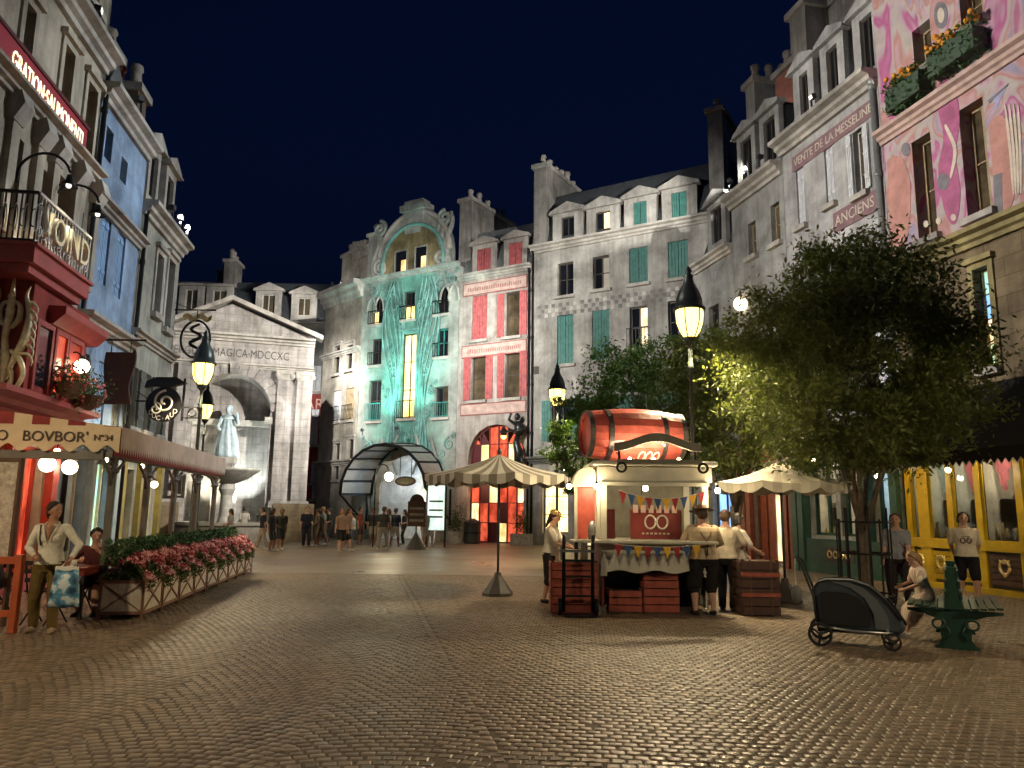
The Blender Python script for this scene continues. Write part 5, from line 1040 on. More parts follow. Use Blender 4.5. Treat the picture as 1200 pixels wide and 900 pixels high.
def blooms(n, lo, hi, mound, seed):
    """five-petalled flowers as one mesh"""
    r_ = np.random.default_rng(seed); m = MB()
    for q in range(n):
        x, y = r_.uniform(lo[0],hi[0]), r_.uniform(lo[1],hi[1]); zc_ = mound(x,y)+r_.uniform(-.03,.06); d = Vector((r_.normal()*.7,-.5+r_.normal()*.5,.8)).normalized(); ax_ = d.orthogonal().normalized(); ay = d.cross(ax_); s = r_.uniform(.022,.042); c = Vector((x,y,zc_))
        vs = [c]; fs = []
        for k in range(5):
            t = 2*PI*k/5; vs += [c+(ax_*math.cos(t-.5)+ay*math.sin(t-.5))*s*.8+d*s*.15, c+(ax_*math.cos(t)+ay*math.sin(t))*s*1.25+d*s*.35, c+(ax_*math.cos(t+.5)+ay*math.sin(t+.5))*s*.8+d*s*.15]; b = 1+3*k; fs.append((0,b,b+1,b+2))
        m.add(vs,fs)
    return m
PP = []
pl = planter_proto()
def mound(x,y): return .62+.22*math.sin(PI*min(1,max(0,y/.62)))+.05*math.sin(9*x+3)+.05*math.sin(11*y)
for v in range(3):
    pts = rng.uniform([-.02,-.04,.0],[.95,.66,1],(1500,3)); pts[:,2] = np.array([mound(p[0],p[1]) for p in pts])-.02-pts[:,2]**2*.2; V,I = leaf_cloud(pts,.085,v); o1 = fast('foliage',V,4,I,'leaf_planter',kind='stuff')
    hedge = rng.uniform([0,.42,.75],[.93,.66,1.12],(500,3)); V,I = leaf_cloud(hedge,.09,v+5); o2 = fast('shrub',V,4,I,'leaf_dark',kind='stuff')
    fl = [blooms(n_,(-.04,-.06),(.97,.55),mound,40+v*3+k).build('flowers',mm,kind='stuff') for k,(n_,mm) in enumerate(((95,'petal_pink'),(85,'petal_red'),(60,'petal_pale')))]
    PP.append([o1.data,o2.data]+[q.data for q in fl])
    for q in [o1,o2]+fl: bpy.data.objects.remove(q)
npl = 9
plab = ['cream trellis planter of pink flowers at the open corner of the café terrace']+['planter of pink flowers, %s along the row from the open terrace corner'%q for q in ('second','third','fourth','fifth','sixth','seventh','eighth')]+['last planter of the flower row beside the tall street lamp']
for i in range(npl):
    e = pl if i == 0 else copy_tree(pl)
    e.location = CORNER.world(a0-.12+i*.985,-3.42,0); e.rotation_euler = (0,0,RZL); tag(e,plab[i],'planter','planters along the café terrace')
    for nm, me in zip(['foliage','shrub','flowers','flowers','flowers'],PP[i%3]): link(nm,me,e,kind='stuff')
# hanging baskets by the oriel
for q,(u,z,lab) in enumerate([(7.55,3.85,'dark hanging basket of flowers under the red oriel window'),(8.5,3.75,'fuller hanging basket of reddish flowers under the globe lamp')]):
    e = thing('hanging_basket',lab,'flower basket',CORNER.world(u,-.95,z),RZL,'flower baskets on the red shop')
    MB().lathe([(.05,-.28),(.2,-.2),(.28,0),(.26,0),(.1,-.15)],(0,0,0),12).build('basket','brown_wood',e)
    pts = rng.normal(size=(500,3))*np.array([.17,.17,.17])+[0,0,.08]; V,I = leaf_cloud(pts,.09,q); fast('foliage',V,4,I,'leaf_planter',e,kind='stuff')
    m = MB()
    for k in range(60): d = Vector((random.gauss(0,1),random.gauss(0,1),random.gauss(0,1))).normalized()*.3; m.ball((d.x,d.y,.06+d.z*.9),random.uniform(.02,.035),6,4)
    m.build('flowers','petal_pink' if q else 'petal_red',e,smooth=True,kind='stuff')
# ---- hanging signs
mat('sign_brown',(.055,.022,.014),.75,var=.3,vscale=4)
def hang(px0, py, px1, Y, label, name='hanging_sign'):
    A = at_depth(px0,py,Y); B = at_depth(px1,py,Y); e = thing(name,label,'sign',(A.x,A.y,A.z)); w = B.x-A.x
    MB().bar((-.15,0,0),(w,0,0),.035).build('arm','iron',e); MB().tube([(-.15,0,.0),(-.15,0,.25),(w*.4,0,.02)],.012,5).build('stay','iron',e); return e, w
Y = 17.3; e, w = hang(104,398,172,Y,'blank brown wavy-edged sign board hanging from an iron arm on the blue house')
sc_ = Y/900*1.01; x0 = (127-104)*sc_; x1 = (160-104)*sc_; z0 = -(475-398)*sc_; z1 = -(413-398)*sc_
pts = [(x0+.03*math.sin(t*6),z0+(z1-z0)*t) for t in np.linspace(0,1,14)]; pts2 = [(x1+.05*math.sin(t*6+2.6),z0+(z1-z0)*t) for t in np.linspace(1,0,14)]
bevel(MB().prism(pts2[::-1][::-1]+pts if False else (pts+pts2)[::-1],-.03,.03).build('board','sign_brown',e),.01)
for x in (x0+.1,x1-.1): MB().bar((x,0,z1),(x,0,0),.015).build('hanger','iron',e)
Y = 19.6; e, w = hang(166,470,192,Y,'black iron shop sign with a white scroll and lettered arc beside the lamp'); sc_ = Y/900*1.01; cx = (192-166)*sc_
MB().lathe([(.46,-.02),(.46,.02)],(0,0,0),24).xf(Matrix.Translation((cx,0,-.08))@Matrix.Rotation(PI/2,4,'X')).build('disc','iron',e)
m = MB(); m.tube(spiral(cx+.05,-.02,.3,1.5,-.04,1),.03,6); m.tube(spiral(cx-.18,-.2,.16,1.4,-.04,-1),.025,6); m.build('scroll','frame_white',e,smooth=True,kind='stuff')
for q,ch in enumerate('DUC·AUD'): t=-2.5+q*.33; text(ch,.17,'frame_white',e,(cx+.37*math.cos(t),-.03,-.08+.37*math.sin(t)),(PI/2,t+PI/2,0) if False else (PI/2,0,0),.004)
m = MB(); m.prism([(cx-.5,.34),(cx-.3,.38),(cx+.1,.36),(cx+.55,.48),(cx+.3,.62),(cx-.2,.62),(cx-.45,.52)],-.08,.08); m.build('crest','iron',e); MB().bar((cx+.5,0,-.5),(cx+.5,0,.6),.05).build('frame_post','iron',e); m = MB(); m.bar((cx+.5,0,-.15),(cx+1.0,0,-.15),.03); m.bar((cx+.5,0,-.42),(cx+1.0,0,-.42),.03); m.bar((cx+1.0,0,-.15),(cx+1.0,0,-.42),.03); m.tube([(cx+.75+.1*math.cos(t),0,-.285+.1*math.sin(t)) for t in np.linspace(0,2*PI,12)],.02,5); m.build('bracket','iron',e,kind='stuff')
Y = 23.2; e, w = hang(207,363,253,Y,'iron ring sign with a curling serpent under a gilded ribbon','ring_sign'); sc_ = Y/900*1.02; cx = (232-207)*sc_
m = MB(); m.tube([(cx+.45*math.cos(t),0,-.92+.58*math.sin(t)) for t in np.linspace(0,2*PI,30)],.035,6); m.build('ring','iron',e,smooth=True); m = MB(); m.tube([(cx+.16*math.sin(t*2.2),0,-1.4+.95*t/6) for t in np.linspace(0,6,30)],[.035+.02*math.sin(t/2) for t in np.linspace(0,6,30)],6); m.build('serpent','iron',e,smooth=True)
m = MB(); n_=16; m.add([(cx-.45+.9*i/n_,-.04,-.33+.06*math.sin(i*.8)) for i in range(n_+1)]+[(cx-.45+.9*i/n_,.04,-.15+.06*math.sin(i*.8)) for i in range(n_+1)],[(i,i+1,i+2+n_,i+1+n_) for i in range(n_)]); o = m.build('ribbon','gilt',e); o.modifiers.new('t','SOLIDIFY').thickness=.02
MB().bar((cx,0,-.34),(cx,0,0),.02).build('hanger','iron',e)
# ================================================================== barrel kiosk
KY = 12.75; K0 = at_depth(766,700,KY); KX = K0.x
def kz(py, px=766, Y=KY): return at_depth(px,py,Y).z
def kx(px, py=620, Y=KY): return at_depth(px,py,Y).x-KX
mat('kiosk_white',(.52,.50,.42),.5,var=.2,vscale=3,bump=.05); mat('barrel_red',(.50,.10,.07),.4,var=.35,vscale=5,bump=.1); mat('hoop',(.06,.05,.045),.45,metal=.5,var=.3); mat('board_red',(.20,.03,.025),.5,var=.3); mat('crate_wood',(.34,.075,.045),.6,var=.4,vscale=7,bump=.2); mat('crate_dark',(.07,.028,.02),.6,var=.4,vscale=7); mat('plank_grey',(.16,.15,.11),.6,var=.3,vscale=5); mat('steel',(.4,.4,.4),.3,metal=.9,var=.2); mat('cup_white',(.7,.68,.62),.5,var=.1)
E = thing('barrel_kiosk','white drinks kiosk with a big red barrel on its roof and bunting','kiosk',(KX,KY,0))
xl, xr = kx(704), kx(831); D_ = 1.45; zc = kz(634); zo = kz(571); ztop = kz(541); zlow = kz(672)
for x in (xl,xr-.1):
    for y in (0,D_-.1): MB().box(x,x+.1,y,y+.1,0 if y else zlow-.05,ztop-.25).build('post','kiosk_white',E)
bevel(MB().box(xl-.06,xr+.06,-.06,D_+.06,zo+.08,ztop-.08).build('entablature','kiosk_white',E),.02); bevel(MB().box(xl-.14,xr+.14,-.16,D_+.14,ztop-.078,ztop).build('roof_edge','kiosk_white',E),.02); MB().profx([(-.1,zo+.02),(-.1,zo+.078),(.02,zo+.078),(.02,zo+.02)][::-1],xl,xr).build('moulding','kiosk_white',E)
bevel(MB().box(xl-.3,xr+.08,-.28,D_,zc-.035,zc+.01).build('counter','kiosk_white',E),.008)
n_ = 24; zz = [zlow+.05*math.sin(PI*2*t*1.5)**2 for t in np.linspace(0,1,n_+1)]
MB().prism([(xl+(xr-xl)*i/n_,zz[i]) for i in range(n_+1)]+[(xr,zc-.037),(xl,zc-.037)],-.02,.06).build('front_panel','kiosk_white',E)
MB().box(xl+.1,xr-.1,D_-.06,D_-.02,.1,zo+.08).build('back_panel','plank_grey',E); MB().box(xr-.06,xr-.02,.1,D_-.1,.1,zc).build('side_panel','kiosk_white',E); MB().box(xl+.02,xl+.06,.1,D_-.1,.1,zc-.04).build('side_panel','board_red',E); MB().box(xl+.1,xr-.1,.75,.79,.05,zlow-.02).build('skirt','frame_dark',E)
# boards in the opening
for a,b,lab in ((kx(706),kx(724),0),(kx(742),kx(804),1)):
    o = bevel(MB().box(a,b,.3,.33,zc+.02,kz(597)).build('menu_board','board_red',E),.01)
    if lab:
        m = MB()
        for q in range(2): cx_ = (a+b)/2-.1+.2*q; m.tube([(cx_+.09*math.cos(t),.29,zc+.3+.11*math.sin(t)) for t in np.linspace(0,2*PI,16)],.016,5)
        for q in range(7): m.box((a+b)/2-.24+.07*q,(a+b)/2-.2+.07*q,.287,.297,zc+.1,zc+.125)
        m.build('emblem','paper',o,kind='stuff'); m = MB()
        for q in range(6): m.box(a+.05+q*.13,a+.13+q*.13,.28,.3,kz(601),kz(596)+.06)
        m.build('cup_row','petal_pale',o,kind='stuff')
for a in (kx(753),kx(815)): MB().bar((a,.05,zo+.05),(a,.05,zo-.12),.015).build('hook','iron',E)
# barrel
zb0 = ztop+.02; rb = (kz(474)-zb0)/2; bl = kx(814)-kx(690); bx0 = kx(688)
stave_n = 22; bc =  (bx0, D_*.42, zb0+rb)
BM = Matrix.Translation((bc[0]+bl/2,bc[1],0))@Matrix.Rotation(R(11),4,'Z')@Matrix.Translation((-bc[0]-bl/2,-bc[1],0))
for k in range(stave_n):
    a0_, a1_ = 2*PI*k/stave_n+.006, 2*PI*(k+1)/stave_n-.006; m = MB(); rows_ = []
    for t in np.linspace(0,1,9):
        r_ = rb*(.84+.16*math.sin(PI*t)); rows_.append([(bc[0]+bl*t,bc[1]+rr_*math.cos(a),bc[2]+rr_*math.sin(a)) for rr_,a in ((r_,a0_),(r_,a1_),(r_-.035,a1_),(r_-.035,a0_))])
    m.loft(rows_); m.xf(BM); m.build('stave','barrel_red',E,smooth=False)
for t in (.015,.20,.76,.97):
    r_ = rb*(.84+.16*math.sin(PI*t))+.008; m = MB(); v0 = len(m.v); m.lathe([(r_-.02,0),(r_,0),(r_,.085),(r_-.02,.085)],(0,0,0),36,ring=True); m.xf(Matrix.Translation((bc[0]+bl*t-.04,bc[1],bc[2]))@Matrix.Rotation(PI/2,4,'Y')); m.xf(BM); m.build('hoop','hoop',E,smooth=False)
for t,nm in ((.03,'barrel_head'),(.97,'barrel_head')):
    m = MB(); m.lathe([(.001,0),(rb*.84,0),(rb*.84,.03),(.001,.03)],(0,0,0),28); m.xf(Matrix.Translation((bc[0]+bl*t,bc[1],bc[2]))@Matrix.Rotation(PI/2,4,'Y')); m.xf(BM); m.build(nm,'barrel_red',E)
yb = bc[1]-rb*1.0-.015
ecx = kx(763); ez = kz(532); m = MB(); 
def onb(x, z): # point on the barrel's front surface
    t = (x-bc[0])/bl; r_ = rb*(.84+.16*math.sin(PI*t)); dz = max(-r_*.98,min(r_*.98,z-bc[2])); return (x,bc[1]-math.sqrt(r_*r_-dz*dz)-.01,z)
for q in range(3): m.tube([onb(ecx-.13+.13*q+.055*math.cos(t),ez-.02+.075*math.sin(t)) for t in np.linspace(0,2*PI,14)],.016,5)
m.tube([onb(ecx+.24*math.cos(t),ez-.06-.12*abs(math.sin(t))) for t in np.linspace(0,PI,18)],.014,5)
for q in range(9): t = PI*.22+PI*.56*q/8; m.tube([onb(ecx+.30*math.cos(t),ez+.02+.20*math.sin(t)),onb(ecx+.30*math.cos(t)*.98+.02*(q%2),ez+.075+.20*math.sin(t))],.018,5)
m.xf(BM); m.build('painted_emblem','paper',E,kind='stuff')
# bowed plank and brackets in front of the barrel
pz = kz(524); m = MB(); P1 = [(kx(719)+(kx(821)-kx(719))*t, pz+.09*math.sin(PI*t)**2+.02-.04*math.cos(2*PI*t)) for t in np.linspace(0,1,22)]
m.prism([(x,z-.07) for x,z in P1]+[(x,z+.07) for x,z in P1[::-1]],-.2,-.15); bevel(m.build('bowed_plank','plank_grey',E),.008)
MB().box(kx(722),kx(822),-.2,-.15,kz(544),kz(540)+.01).build('lower_rail','plank_grey',E)
for x in (kx(725),kx(814)): MB().bar((x,-.14,kz(544)),(x,-.14,pz-.05),.035).build('strut','iron',E); MB().bar((x,-.14,pz-.1),(x,.12,pz-.1),.03).build('strut','iron',E)
for px_ in (727,822):
    m = MB(); m.lathe([(.055,-.02),(.09,-.02),(.09,.02),(.055,.02)],(0,0,0),16,ring=True); m.xf(Matrix.Translation((kx(px_),-.22,kz(549)))@Matrix.Rotation(PI/2,4,'X')); m.build('pulley','iron',E); MB().ball((kx(px_),-.22,kz(549)),.03,8,6).build('pulley_hub','frame_white',E)
# left service window with arched hood
hx = xl-.42
m = MB(); m.prism([(hx+.42+(-.42)*1+.0,zo),(xl,zo)]+[(hx+.21+.24*math.cos(t),zo+.02+.30*math.sin(t)) for t in np.linspace(0,PI,12)],.1,.5); m.build('arched_hood','kiosk_white',E)
for x in (hx,xl-.05): MB().box(x,x+.05,.12,.17,zc,zo).build('hood_post','kiosk_white',E)
MB().box(hx+.05,xl-.05,.42,.45,zc,zo).build('hood_panel','barrel_red',E); MB().box(hx-.05,xl-.3,-.1,.5,zc-.03,zc).build('side_counter','kiosk_white',E); MB().box(hx+.0,hx+.06,.1,.16,0,zc-.03).build('counter_leg','frame_dark',E)
o = MB().lathe([(.06,0),(.07,.2),(.05,.24),(.03,.3)],(hx+.28,.05,zc+.011),12); tag(o.build('drinks_flask','steel',None,smooth=True,loc=(KX,KY,0)),'steel drinks flask on the kiosk side counter','flask')
# bunting
mat('flag_red',(.36,.03,.03),.8,var=.2); mat('flag_blue',(.04,.09,.24),.8,var=.2); mat('flag_yellow',(.75,.42,.03),.8,var=.2)
fm = ['flag_red','flag_blue','flag_yellow']
def bunting(x0, x1, z0, sag, y, n, label):
    e = thing('bunting',label,'bunting',(KX,KY,0)); f_ = lambda t: z0-sag*4*t*(1-t)
    MB().tube([(x0+(x1-x0)*t,y,f_(t)) for t in np.linspace(0,1,17)],.006,5).build('cord','paper',e)
    w = (x1-x0)/n
    for q in range(n):
        a = x0+w*(q+.06); b = x0+w*(q+.94); c = (a+b)/2; za, zb = f_((a-x0)/(x1-x0)), f_((b-x0)/(x1-x0)); k = -.012*(q%2)
        MB().add([(a,y-.004,za),(b,y-.004,zb),(c,y-.004+k,min(za,zb)-.19),(a,y+.004,za),(b,y+.004,zb),(c,y+.004+k,min(za,zb)-.19)],[(0,2,1),(3,4,5),(0,1,4,3),(1,2,5,4),(2,0,3,5)]).build('pennant',fm[q%3],e)
bunting(kx(724),kx(826),kz(575),.13,-.11,10,'string of red, blue and yellow pennants across the kiosk opening'); bunting(kx(716),kx(816),kz(637),.04,-.3,9,'string of red, blue and yellow pennants below the kiosk counter')
# bulbs strung at the kiosk corners
def bulb(P, label, power, r=.045):
    e = thing('string_bulb',label,'light bulb',P,0,'bulbs around the kiosk'); MB().ball((0,0,0),r,12,8).build('glass','bulb',e,smooth=True); m = MB(); m.tube([(0,0,r*.8),(0,0,r*.8+.05)],.02,8); m.tube([(0,0,r+.04),(.0,.12,r+.25)],.006,5); m.build('socket','iron',e)
    lamp_light('POINT',e,(0,0,0),power,(1,.76,.42),r*1.05)
bulb(at_depth(699,570,12.6),'bright bulb under the arched hood of the kiosk',190); bulb(at_depth(667,570,13.4),'bright bulb between the kiosk hood and the striped parasol',170); bulb(at_depth(841,575,12.6),'bright bulb at the kiosk corner beside the cream parasol',210)
# ---- crates
def crate(px0, px1, py0, py1, Y, dep, label, cm='crate_wood', rows=5, group=None, rz=0):
    a = at_depth(px0,py1,Y); b = at_depth(px1,py0,Y); w = b.x-a.x; h = b.z; e = thing('crate',label,'crate',((a.x+b.x)/2,Y+dep/2,0),rz,group)
    for x in (-w/2,w/2-.05):
        for y in (-dep/2,dep/2-.05): MB().box(x,x+.05,y,y+.05,0,h).build('corner_post','crate_dark',e)
    for q in range(rows):
        z0 = .02+(h-.04)*q/rows; z1 = z0+(h-.04)/rows-.018
        for y in (-dep/2-.012,dep/2-.003): MB().box(-w/2+.005,w/2-.005,y,y+.015,z0,z1).build('slat',cm,e)
        for x in (-w/2-.012,w/2-.003): MB().box(x,x+.015,-dep/2+.005,dep/2-.005,z0,z1).build('slat',cm,e)
    MB().box(-w/2+.052,w/2-.052,-dep/2+.052,dep/2-.052,.02,h-.03).build('lining','crate_dark',e); return e, w, h
crate(646,700,657,719,12.75,.6,'large red slatted crate behind the hand truck','crate_wood',6); crate(714,752,690,715,12.95,.4,'low red slatted crate under the kiosk counter','crate_wood',3); crate(755,795,669,715,12.93,.4,'tall red slatted crate under the kiosk front','crate_wood',5)
e, w, h = crate(871,912,656,721,12.75,.55,'dark brown strapped crate standing under the cream parasol','crate_dark',6)
for x in (-w*.28,w*.28): MB().box(x-.02,x+.02,-.55/2-.022,-.55/2-.013,.0,h).build('strap','brown_wood',e)
for z in (.3,.62): MB().box(-w/2-.014,w/2+.014,-.55/2-.03,-.55/2-.023,z,z+.06).build('batten','crate_wood',e)
# ---- hand truck
a = at_depth(679,720,12.45); e = thing('hand_truck','dark iron hand truck with two wheels in front of the red crate','hand truck',(a.x,a.y,0)); 
for x in (-.24,.22): MB().tube([(x,.12,.05),(x,.1,1.05),(x,-.02,1.25)],.03,8).build('rail','iron',e,smooth=True)
for z in (.3,.6,.85): MB().bar((-.24,.1,z),(.22,.1,z),.035).build('crossbar','iron',e)
MB().box(-.26,.24,-.18,.1,.02,.04).build('toe_plate','iron',e)
for x in (-.3,.28): m = MB(); m.lathe([(.03,-.025),(.13,-.025),(.13,.025),(.03,.025)],(0,0,0),18); m.xf(Matrix.Translation((x,.14,.13))@Matrix.Rotation(PI/2,4,'Y')); m.build('wheel','iron',e)
MB().box(-.3,.25,.02,.2,.98,1.02).build('tray','steel',e)
# ================================================================== double bench
mat('bench_green',(.012,.05,.03),.5,var=.3,vscale=4); B = gp(1122,761); e = thing('park_bench','green cast iron back-to-back bench seen end on','bench',(B.x,B.y,0),R(-29))
for y in (.0,1.5):
    o = MB().prism([(-.24,0),(.24,0),(.24,.04),(.2,.05),(.16,.12),(.17,.2),(.09,.27),(.13,.33),(.2,.36),(.34,.41),(.52,.44),(.52,.47),(-.52,.47),(-.52,.44),(-.34,.41),(-.2,.36),(-.13,.33),(-.09,.27),(-.17,.2),(-.16,.12),(-.2,.05),(-.24,.04)],y-.03,y+.03).build('cast_end','bench_green',e)
    for s_ in (-1,1):
        m = MB(); m.tube([(s_*(.18+.07*math.cos(t)),y-.04,.30+.06*math.sin(t)) for t in np.linspace(0,2*PI,12)],.016,5); m.tube([(s_*.12,y-.04,.12),(s_*.06,y-.04,.2),(s_*.1,y-.04,.27)],.016,5); m.build('scroll','bench_green',o,smooth=True)
    m = MB(); m.prism([(-.1,.472),(.1,.472),(.075,.62),(.05,.95),(.065,.99),(-.065,.99),(-.05,.95),(-.075,.62)],y-.05,y+.05); bevel(m.build('back_upright','bench_green',o),.01)
for s_ in (-1,1):
    for k in range(5): x = s_*(.14+.085*k); MB().box(x-.035,x+.035,-.1,1.6,.472+.008*k,.497+.008*k).build('seat_slat','bench_green',e)
    for k in range(3): z = .6+.13*k; x = s_*(.085-.012*k); MB().box(x-.012,x+.012,-.06,1.56,z,z+.09).build('back_slat','bench_green',e)
# ================================================================== pet stroller
mat('stroller_cloth',(.045,.06,.075),.8,var=.25,vscale=6,bump=.1,bscale=60); mat('stroller_mesh',(.008,.008,.009),.7,var=.3); mat('rubber',(.012,.012,.012),.7,var=.2); mat('rim_grey',(.2,.2,.2),.4,metal=.5,var=.2); mat('sil',(.45,.45,.45),.35,metal=.8,var=.1)
P0 = gp(962,757); P1_ = gp(1043,763); hd = math.atan2(P1_.y-P0.y,P1_.x-P0.x); wb = (P1_-P0).length
e = thing('pet_stroller','dark grey fabric pet stroller with mesh windows and three-spoke wheels','stroller',(P0.x,P0.y,0),hd)
prof = [(-.02,.2),(wb+.12,.2),(wb+.2,.24),(wb+.16,.36),(wb-.02,.6),(wb-.18,.74),(wb-.38,.80),(.1,.80),(.0,.77),(-.06,.68),(-.05,.4)]
o = bevel(MB().prism(prof,.04,.5).build('cabin','stroller_cloth',e),.035,3,30)
MB().prism([(.03,.26),(wb-.2,.26),(wb-.18,.42),(wb-.3,.6),(wb-.45,.66),(.06,.66),(.02,.6)],.012,.038).build('mesh_window','stroller_mesh',o)
MB().add([(wb+.19,.1,.29),(wb+.19,.44,.29),(wb+.0,.44,.6),(wb+.0,.1,.6),(wb+.215,.1,.31),(wb+.215,.44,.31),(wb+.025,.44,.62),(wb+.025,.1,.62)],[(0,1,2,3),(7,6,5,4),(0,4,5,1),(1,5,6,2),(2,6,7,3),(3,7,4,0)]).build('front_mesh','stroller_mesh',o)
MB().tube([(-.03,.02,.25),(-.06,.02,.6),(-.2,.02,1.02),(-.27,.05,1.06),(-.27,.5,1.06),(-.2,.53,1.02),(-.06,.53,.6),(-.03,.53,.25)],.015,8).build('handle','rubber',e,smooth=True)
for y in (.02,.52): MB().tube([(-.02,y,.24),(wb*.5,y,.2),(wb+.05,y,.2)],.016,8).build('chassis_tube','sil',e,smooth=True)
def seam(pts): MB().tube(pts,.012,6).build('piping','rubber',o,smooth=True)
for y_ in (.035,.505): seam([(x,y_,z) for x,z in prof[3:]+prof[:1]])
mat('stroller_panel',(.11,.125,.14),.8,var=.2,vscale=6,bump=.1,bscale=60)
MB().prism([(wb-.14,.24),(wb+.02,.24),(wb+.0,.40),(wb-.1,.58),(wb-.25,.72),(wb-.42,.785),(wb-.62,.785),(wb-.4,.72),(wb-.24,.6),(wb-.15,.42)],.028,.045).build('side_panel','stroller_panel',o)
MB().box(-.03,wb+.1,.06,.48,.17,.2).build('floor_tray','rubber',e); MB().box(wb+.12,wb+.2,.12,.42,.14,.18).build('front_step','sil',e)
def wheel(x,y,r):
    m = MB(); m.lathe([(r*.82,-.02),(r,-.018),(r,.018),(r*.82,.02)],(0,0,0),24,ring=True); m.xf(Matrix.Translation((x,y,r))@Matrix.Rotation(PI/2,4,'X')); o = m.build('wheel','rubber',e); m = MB()
    for k in range(3): t = k*2*PI/3+.4; m.bar((x,y,r),(x+r*.84*math.cos(t),y,r+r*.84*math.sin(t)),.03,.02)
    m.ball((x,y-.01,r),.03,8,6); m.build('spokes','rubber',o,kind='stuff'); m = MB(); m.lathe([(r*.76,-.012),(r*.83,-.012),(r*.83,.012),(r*.76,.012)],(0,0,0),24,ring=True); m.xf(Matrix.Translation((x,y,r))@Matrix.Rotation(PI/2,4,'X')); m.build('rim','rubber',o)
wheel(0,-.02,.145); wheel(0,.55,.145); wheel(wb+.03,.0,.105); wheel(wb+.03,.52,.105); MB().bar((0,-.02,.145),(0,.55,.145),.02).build('axle','sil',e)
for y in (.0,.52): MB().tube([(wb+.03,y+.03,.105),(wb-.02,y+.03,.25)],.016,6).build('fork','sil',e)
o = thing('wrist_bag','small grey pouch hanging from the stroller handle','bag',(P0.x-.26,P0.y+.03,0)); m = MB(); m.ball((0,0,.62),(.07,.05,.12),10,8); m.build('pouch','shutter_grey',o,smooth=True); MB().tube([(0,0,.73),(-.01,0,.9),(.02,.05,1.06)],.006,5).build('strap','paper',o)
# ================================================================== terrace furniture
mat('table_red',(.22,.03,.02),.4,var=.3); mat('plate',(.75,.72,.66),.3,var=.05); mat('chair_black',(.012,.011,.011),.5,var=.2)
def bistro_table(x, y, label):
    e = thing('bistro_table',label,'table',(x,y,0),0,'café tables'); bevel(MB().box(-.4,.4,-.33,.33,.71,.745).build('top','table_red',e),.008); MB().box(-.36,.36,-.29,.29,.62,.708).build('apron','table_red',e)
    for sx in (-.34,.34):
        for sy in (-.27,.27): MB().bar((sx,sy,0),(sx,sy,.62),.045).build('leg','chair_black',e)
def chair(x, y, rz, label):
    e = thing('folding_chair',label,'chair',(x,y,0),rz,'folding café chairs')
    for q in range(6): MB().box(-.2,.2,-.2+q*.067,-.145+q*.067,.44,.458).build('seat_slat','chair_black',e)
    for s_ in (-.19,.19):
        MB().tube([(s_,-.2,0),(s_*.98,.0,.24),(s_*.95,.16,.45)],.012,6).build('leg','iron',e); MB().tube([(s_*.9,.24,0),(s_*.9,.05,.22),(s_*.9,-.17,.44)],.012,6).build('leg','iron',e); MB().tube([(s_*.95,.16,.45),(s_*.95,.24,.86)],.012,6).build('back_post','iron',e)
    for z in (.6,.72,.83): MB().bar((-.2,.18+.06*(z-.5)/.3,z),(.2,.18+.06*(z-.5)/.3,z),.015,.06).build('back_slat','chair_black',e)
T1 = gp(93,712); T1 = Vector((-6.48,11.65,0)); bistro_table(T1.x,T1.y,'red topped café table with a plate behind the open terrace corner'); chair(T1.x+.05,T1.y-.62,PI*.96,'black folding chair drawn up to the red café table, its back to the square'); 
T2 = Vector((-7.75,10.95,0)); bistro_table(T2.x,T2.y,'red topped café table at the pale menu board'); chair(T2.x-.1,T2.y-.62,PI,'black folding chair at the pale menu board table, its back to the square')
T3 = Vector((-7.0,13.6,0)); bistro_table(T3.x,T3.y,'red topped café table deep under the awning'); chair(T3.x+.7,T3.y,-PI/2,'black folding chair deep under the awning')
o = MB().lathe([(.05,0),(.12,.012),(.13,.02),(.05,.012)],(T1.x-.12,T1.y-.1,.747),18).build('plate','plate',None,smooth=True); tag(o,'white plate on the red café table at the terrace corner','plate')
o = MB().lathe([(.035,0),(.04,.09),(.036,.09),(.03,.01)],(T1.x+.15,T1.y-.2,.747),12).build('cup','cup_white',None,smooth=True); tag(o,'small white cup on the red café table at the terrace corner','cup')
o = MB().box(-.15,.12,-.1,.1,0,.012).build('menu_card','plate',None,loc=(T2.x+.1,T2.y-.1,.748),rz=.3); tag(o,'white menu card lying on the café table by the pale menu board','menu')
bp_ = gp(14,742); e = thing('barrier_post','orange red wooden barrier post at the edge of the terrace','post',(bp_.x,bp_.y,0)); mat('post_red',(.42,.09,.03),.45,var=.3); bevel(MB().box(-.045,.045,-.045,.045,0,.98).build('post','post_red',e),.01); MB().box(-1.2,-.046,-.03,.03,.86,.95).build('rail','post_red',e); MB().box(-1.2,-.046,-.025,.025,.2,.28).build('rail','post_red',e)
mb_ = at_depth(-2,560,10.6); e = thing('menu_board','tall pale menu board with dark frame at the awning end','menu board',(mb_.x-.12,10.75,0)); mat('menu_print',(.5,.46,.38),.8,var=.5,vscale=14); MB().box(-.3,.3,-.03,.03,.9,2.2).build('panel','menu_print',e); m = MB(); m.box(-.34,-.301,-.04,.04,0,2.26); m.box(.301,.34,-.04,.04,0,2.26); m.box(-.3,.3,-.04,.04,2.203,2.26); m.build('frame','brown_wood',e)
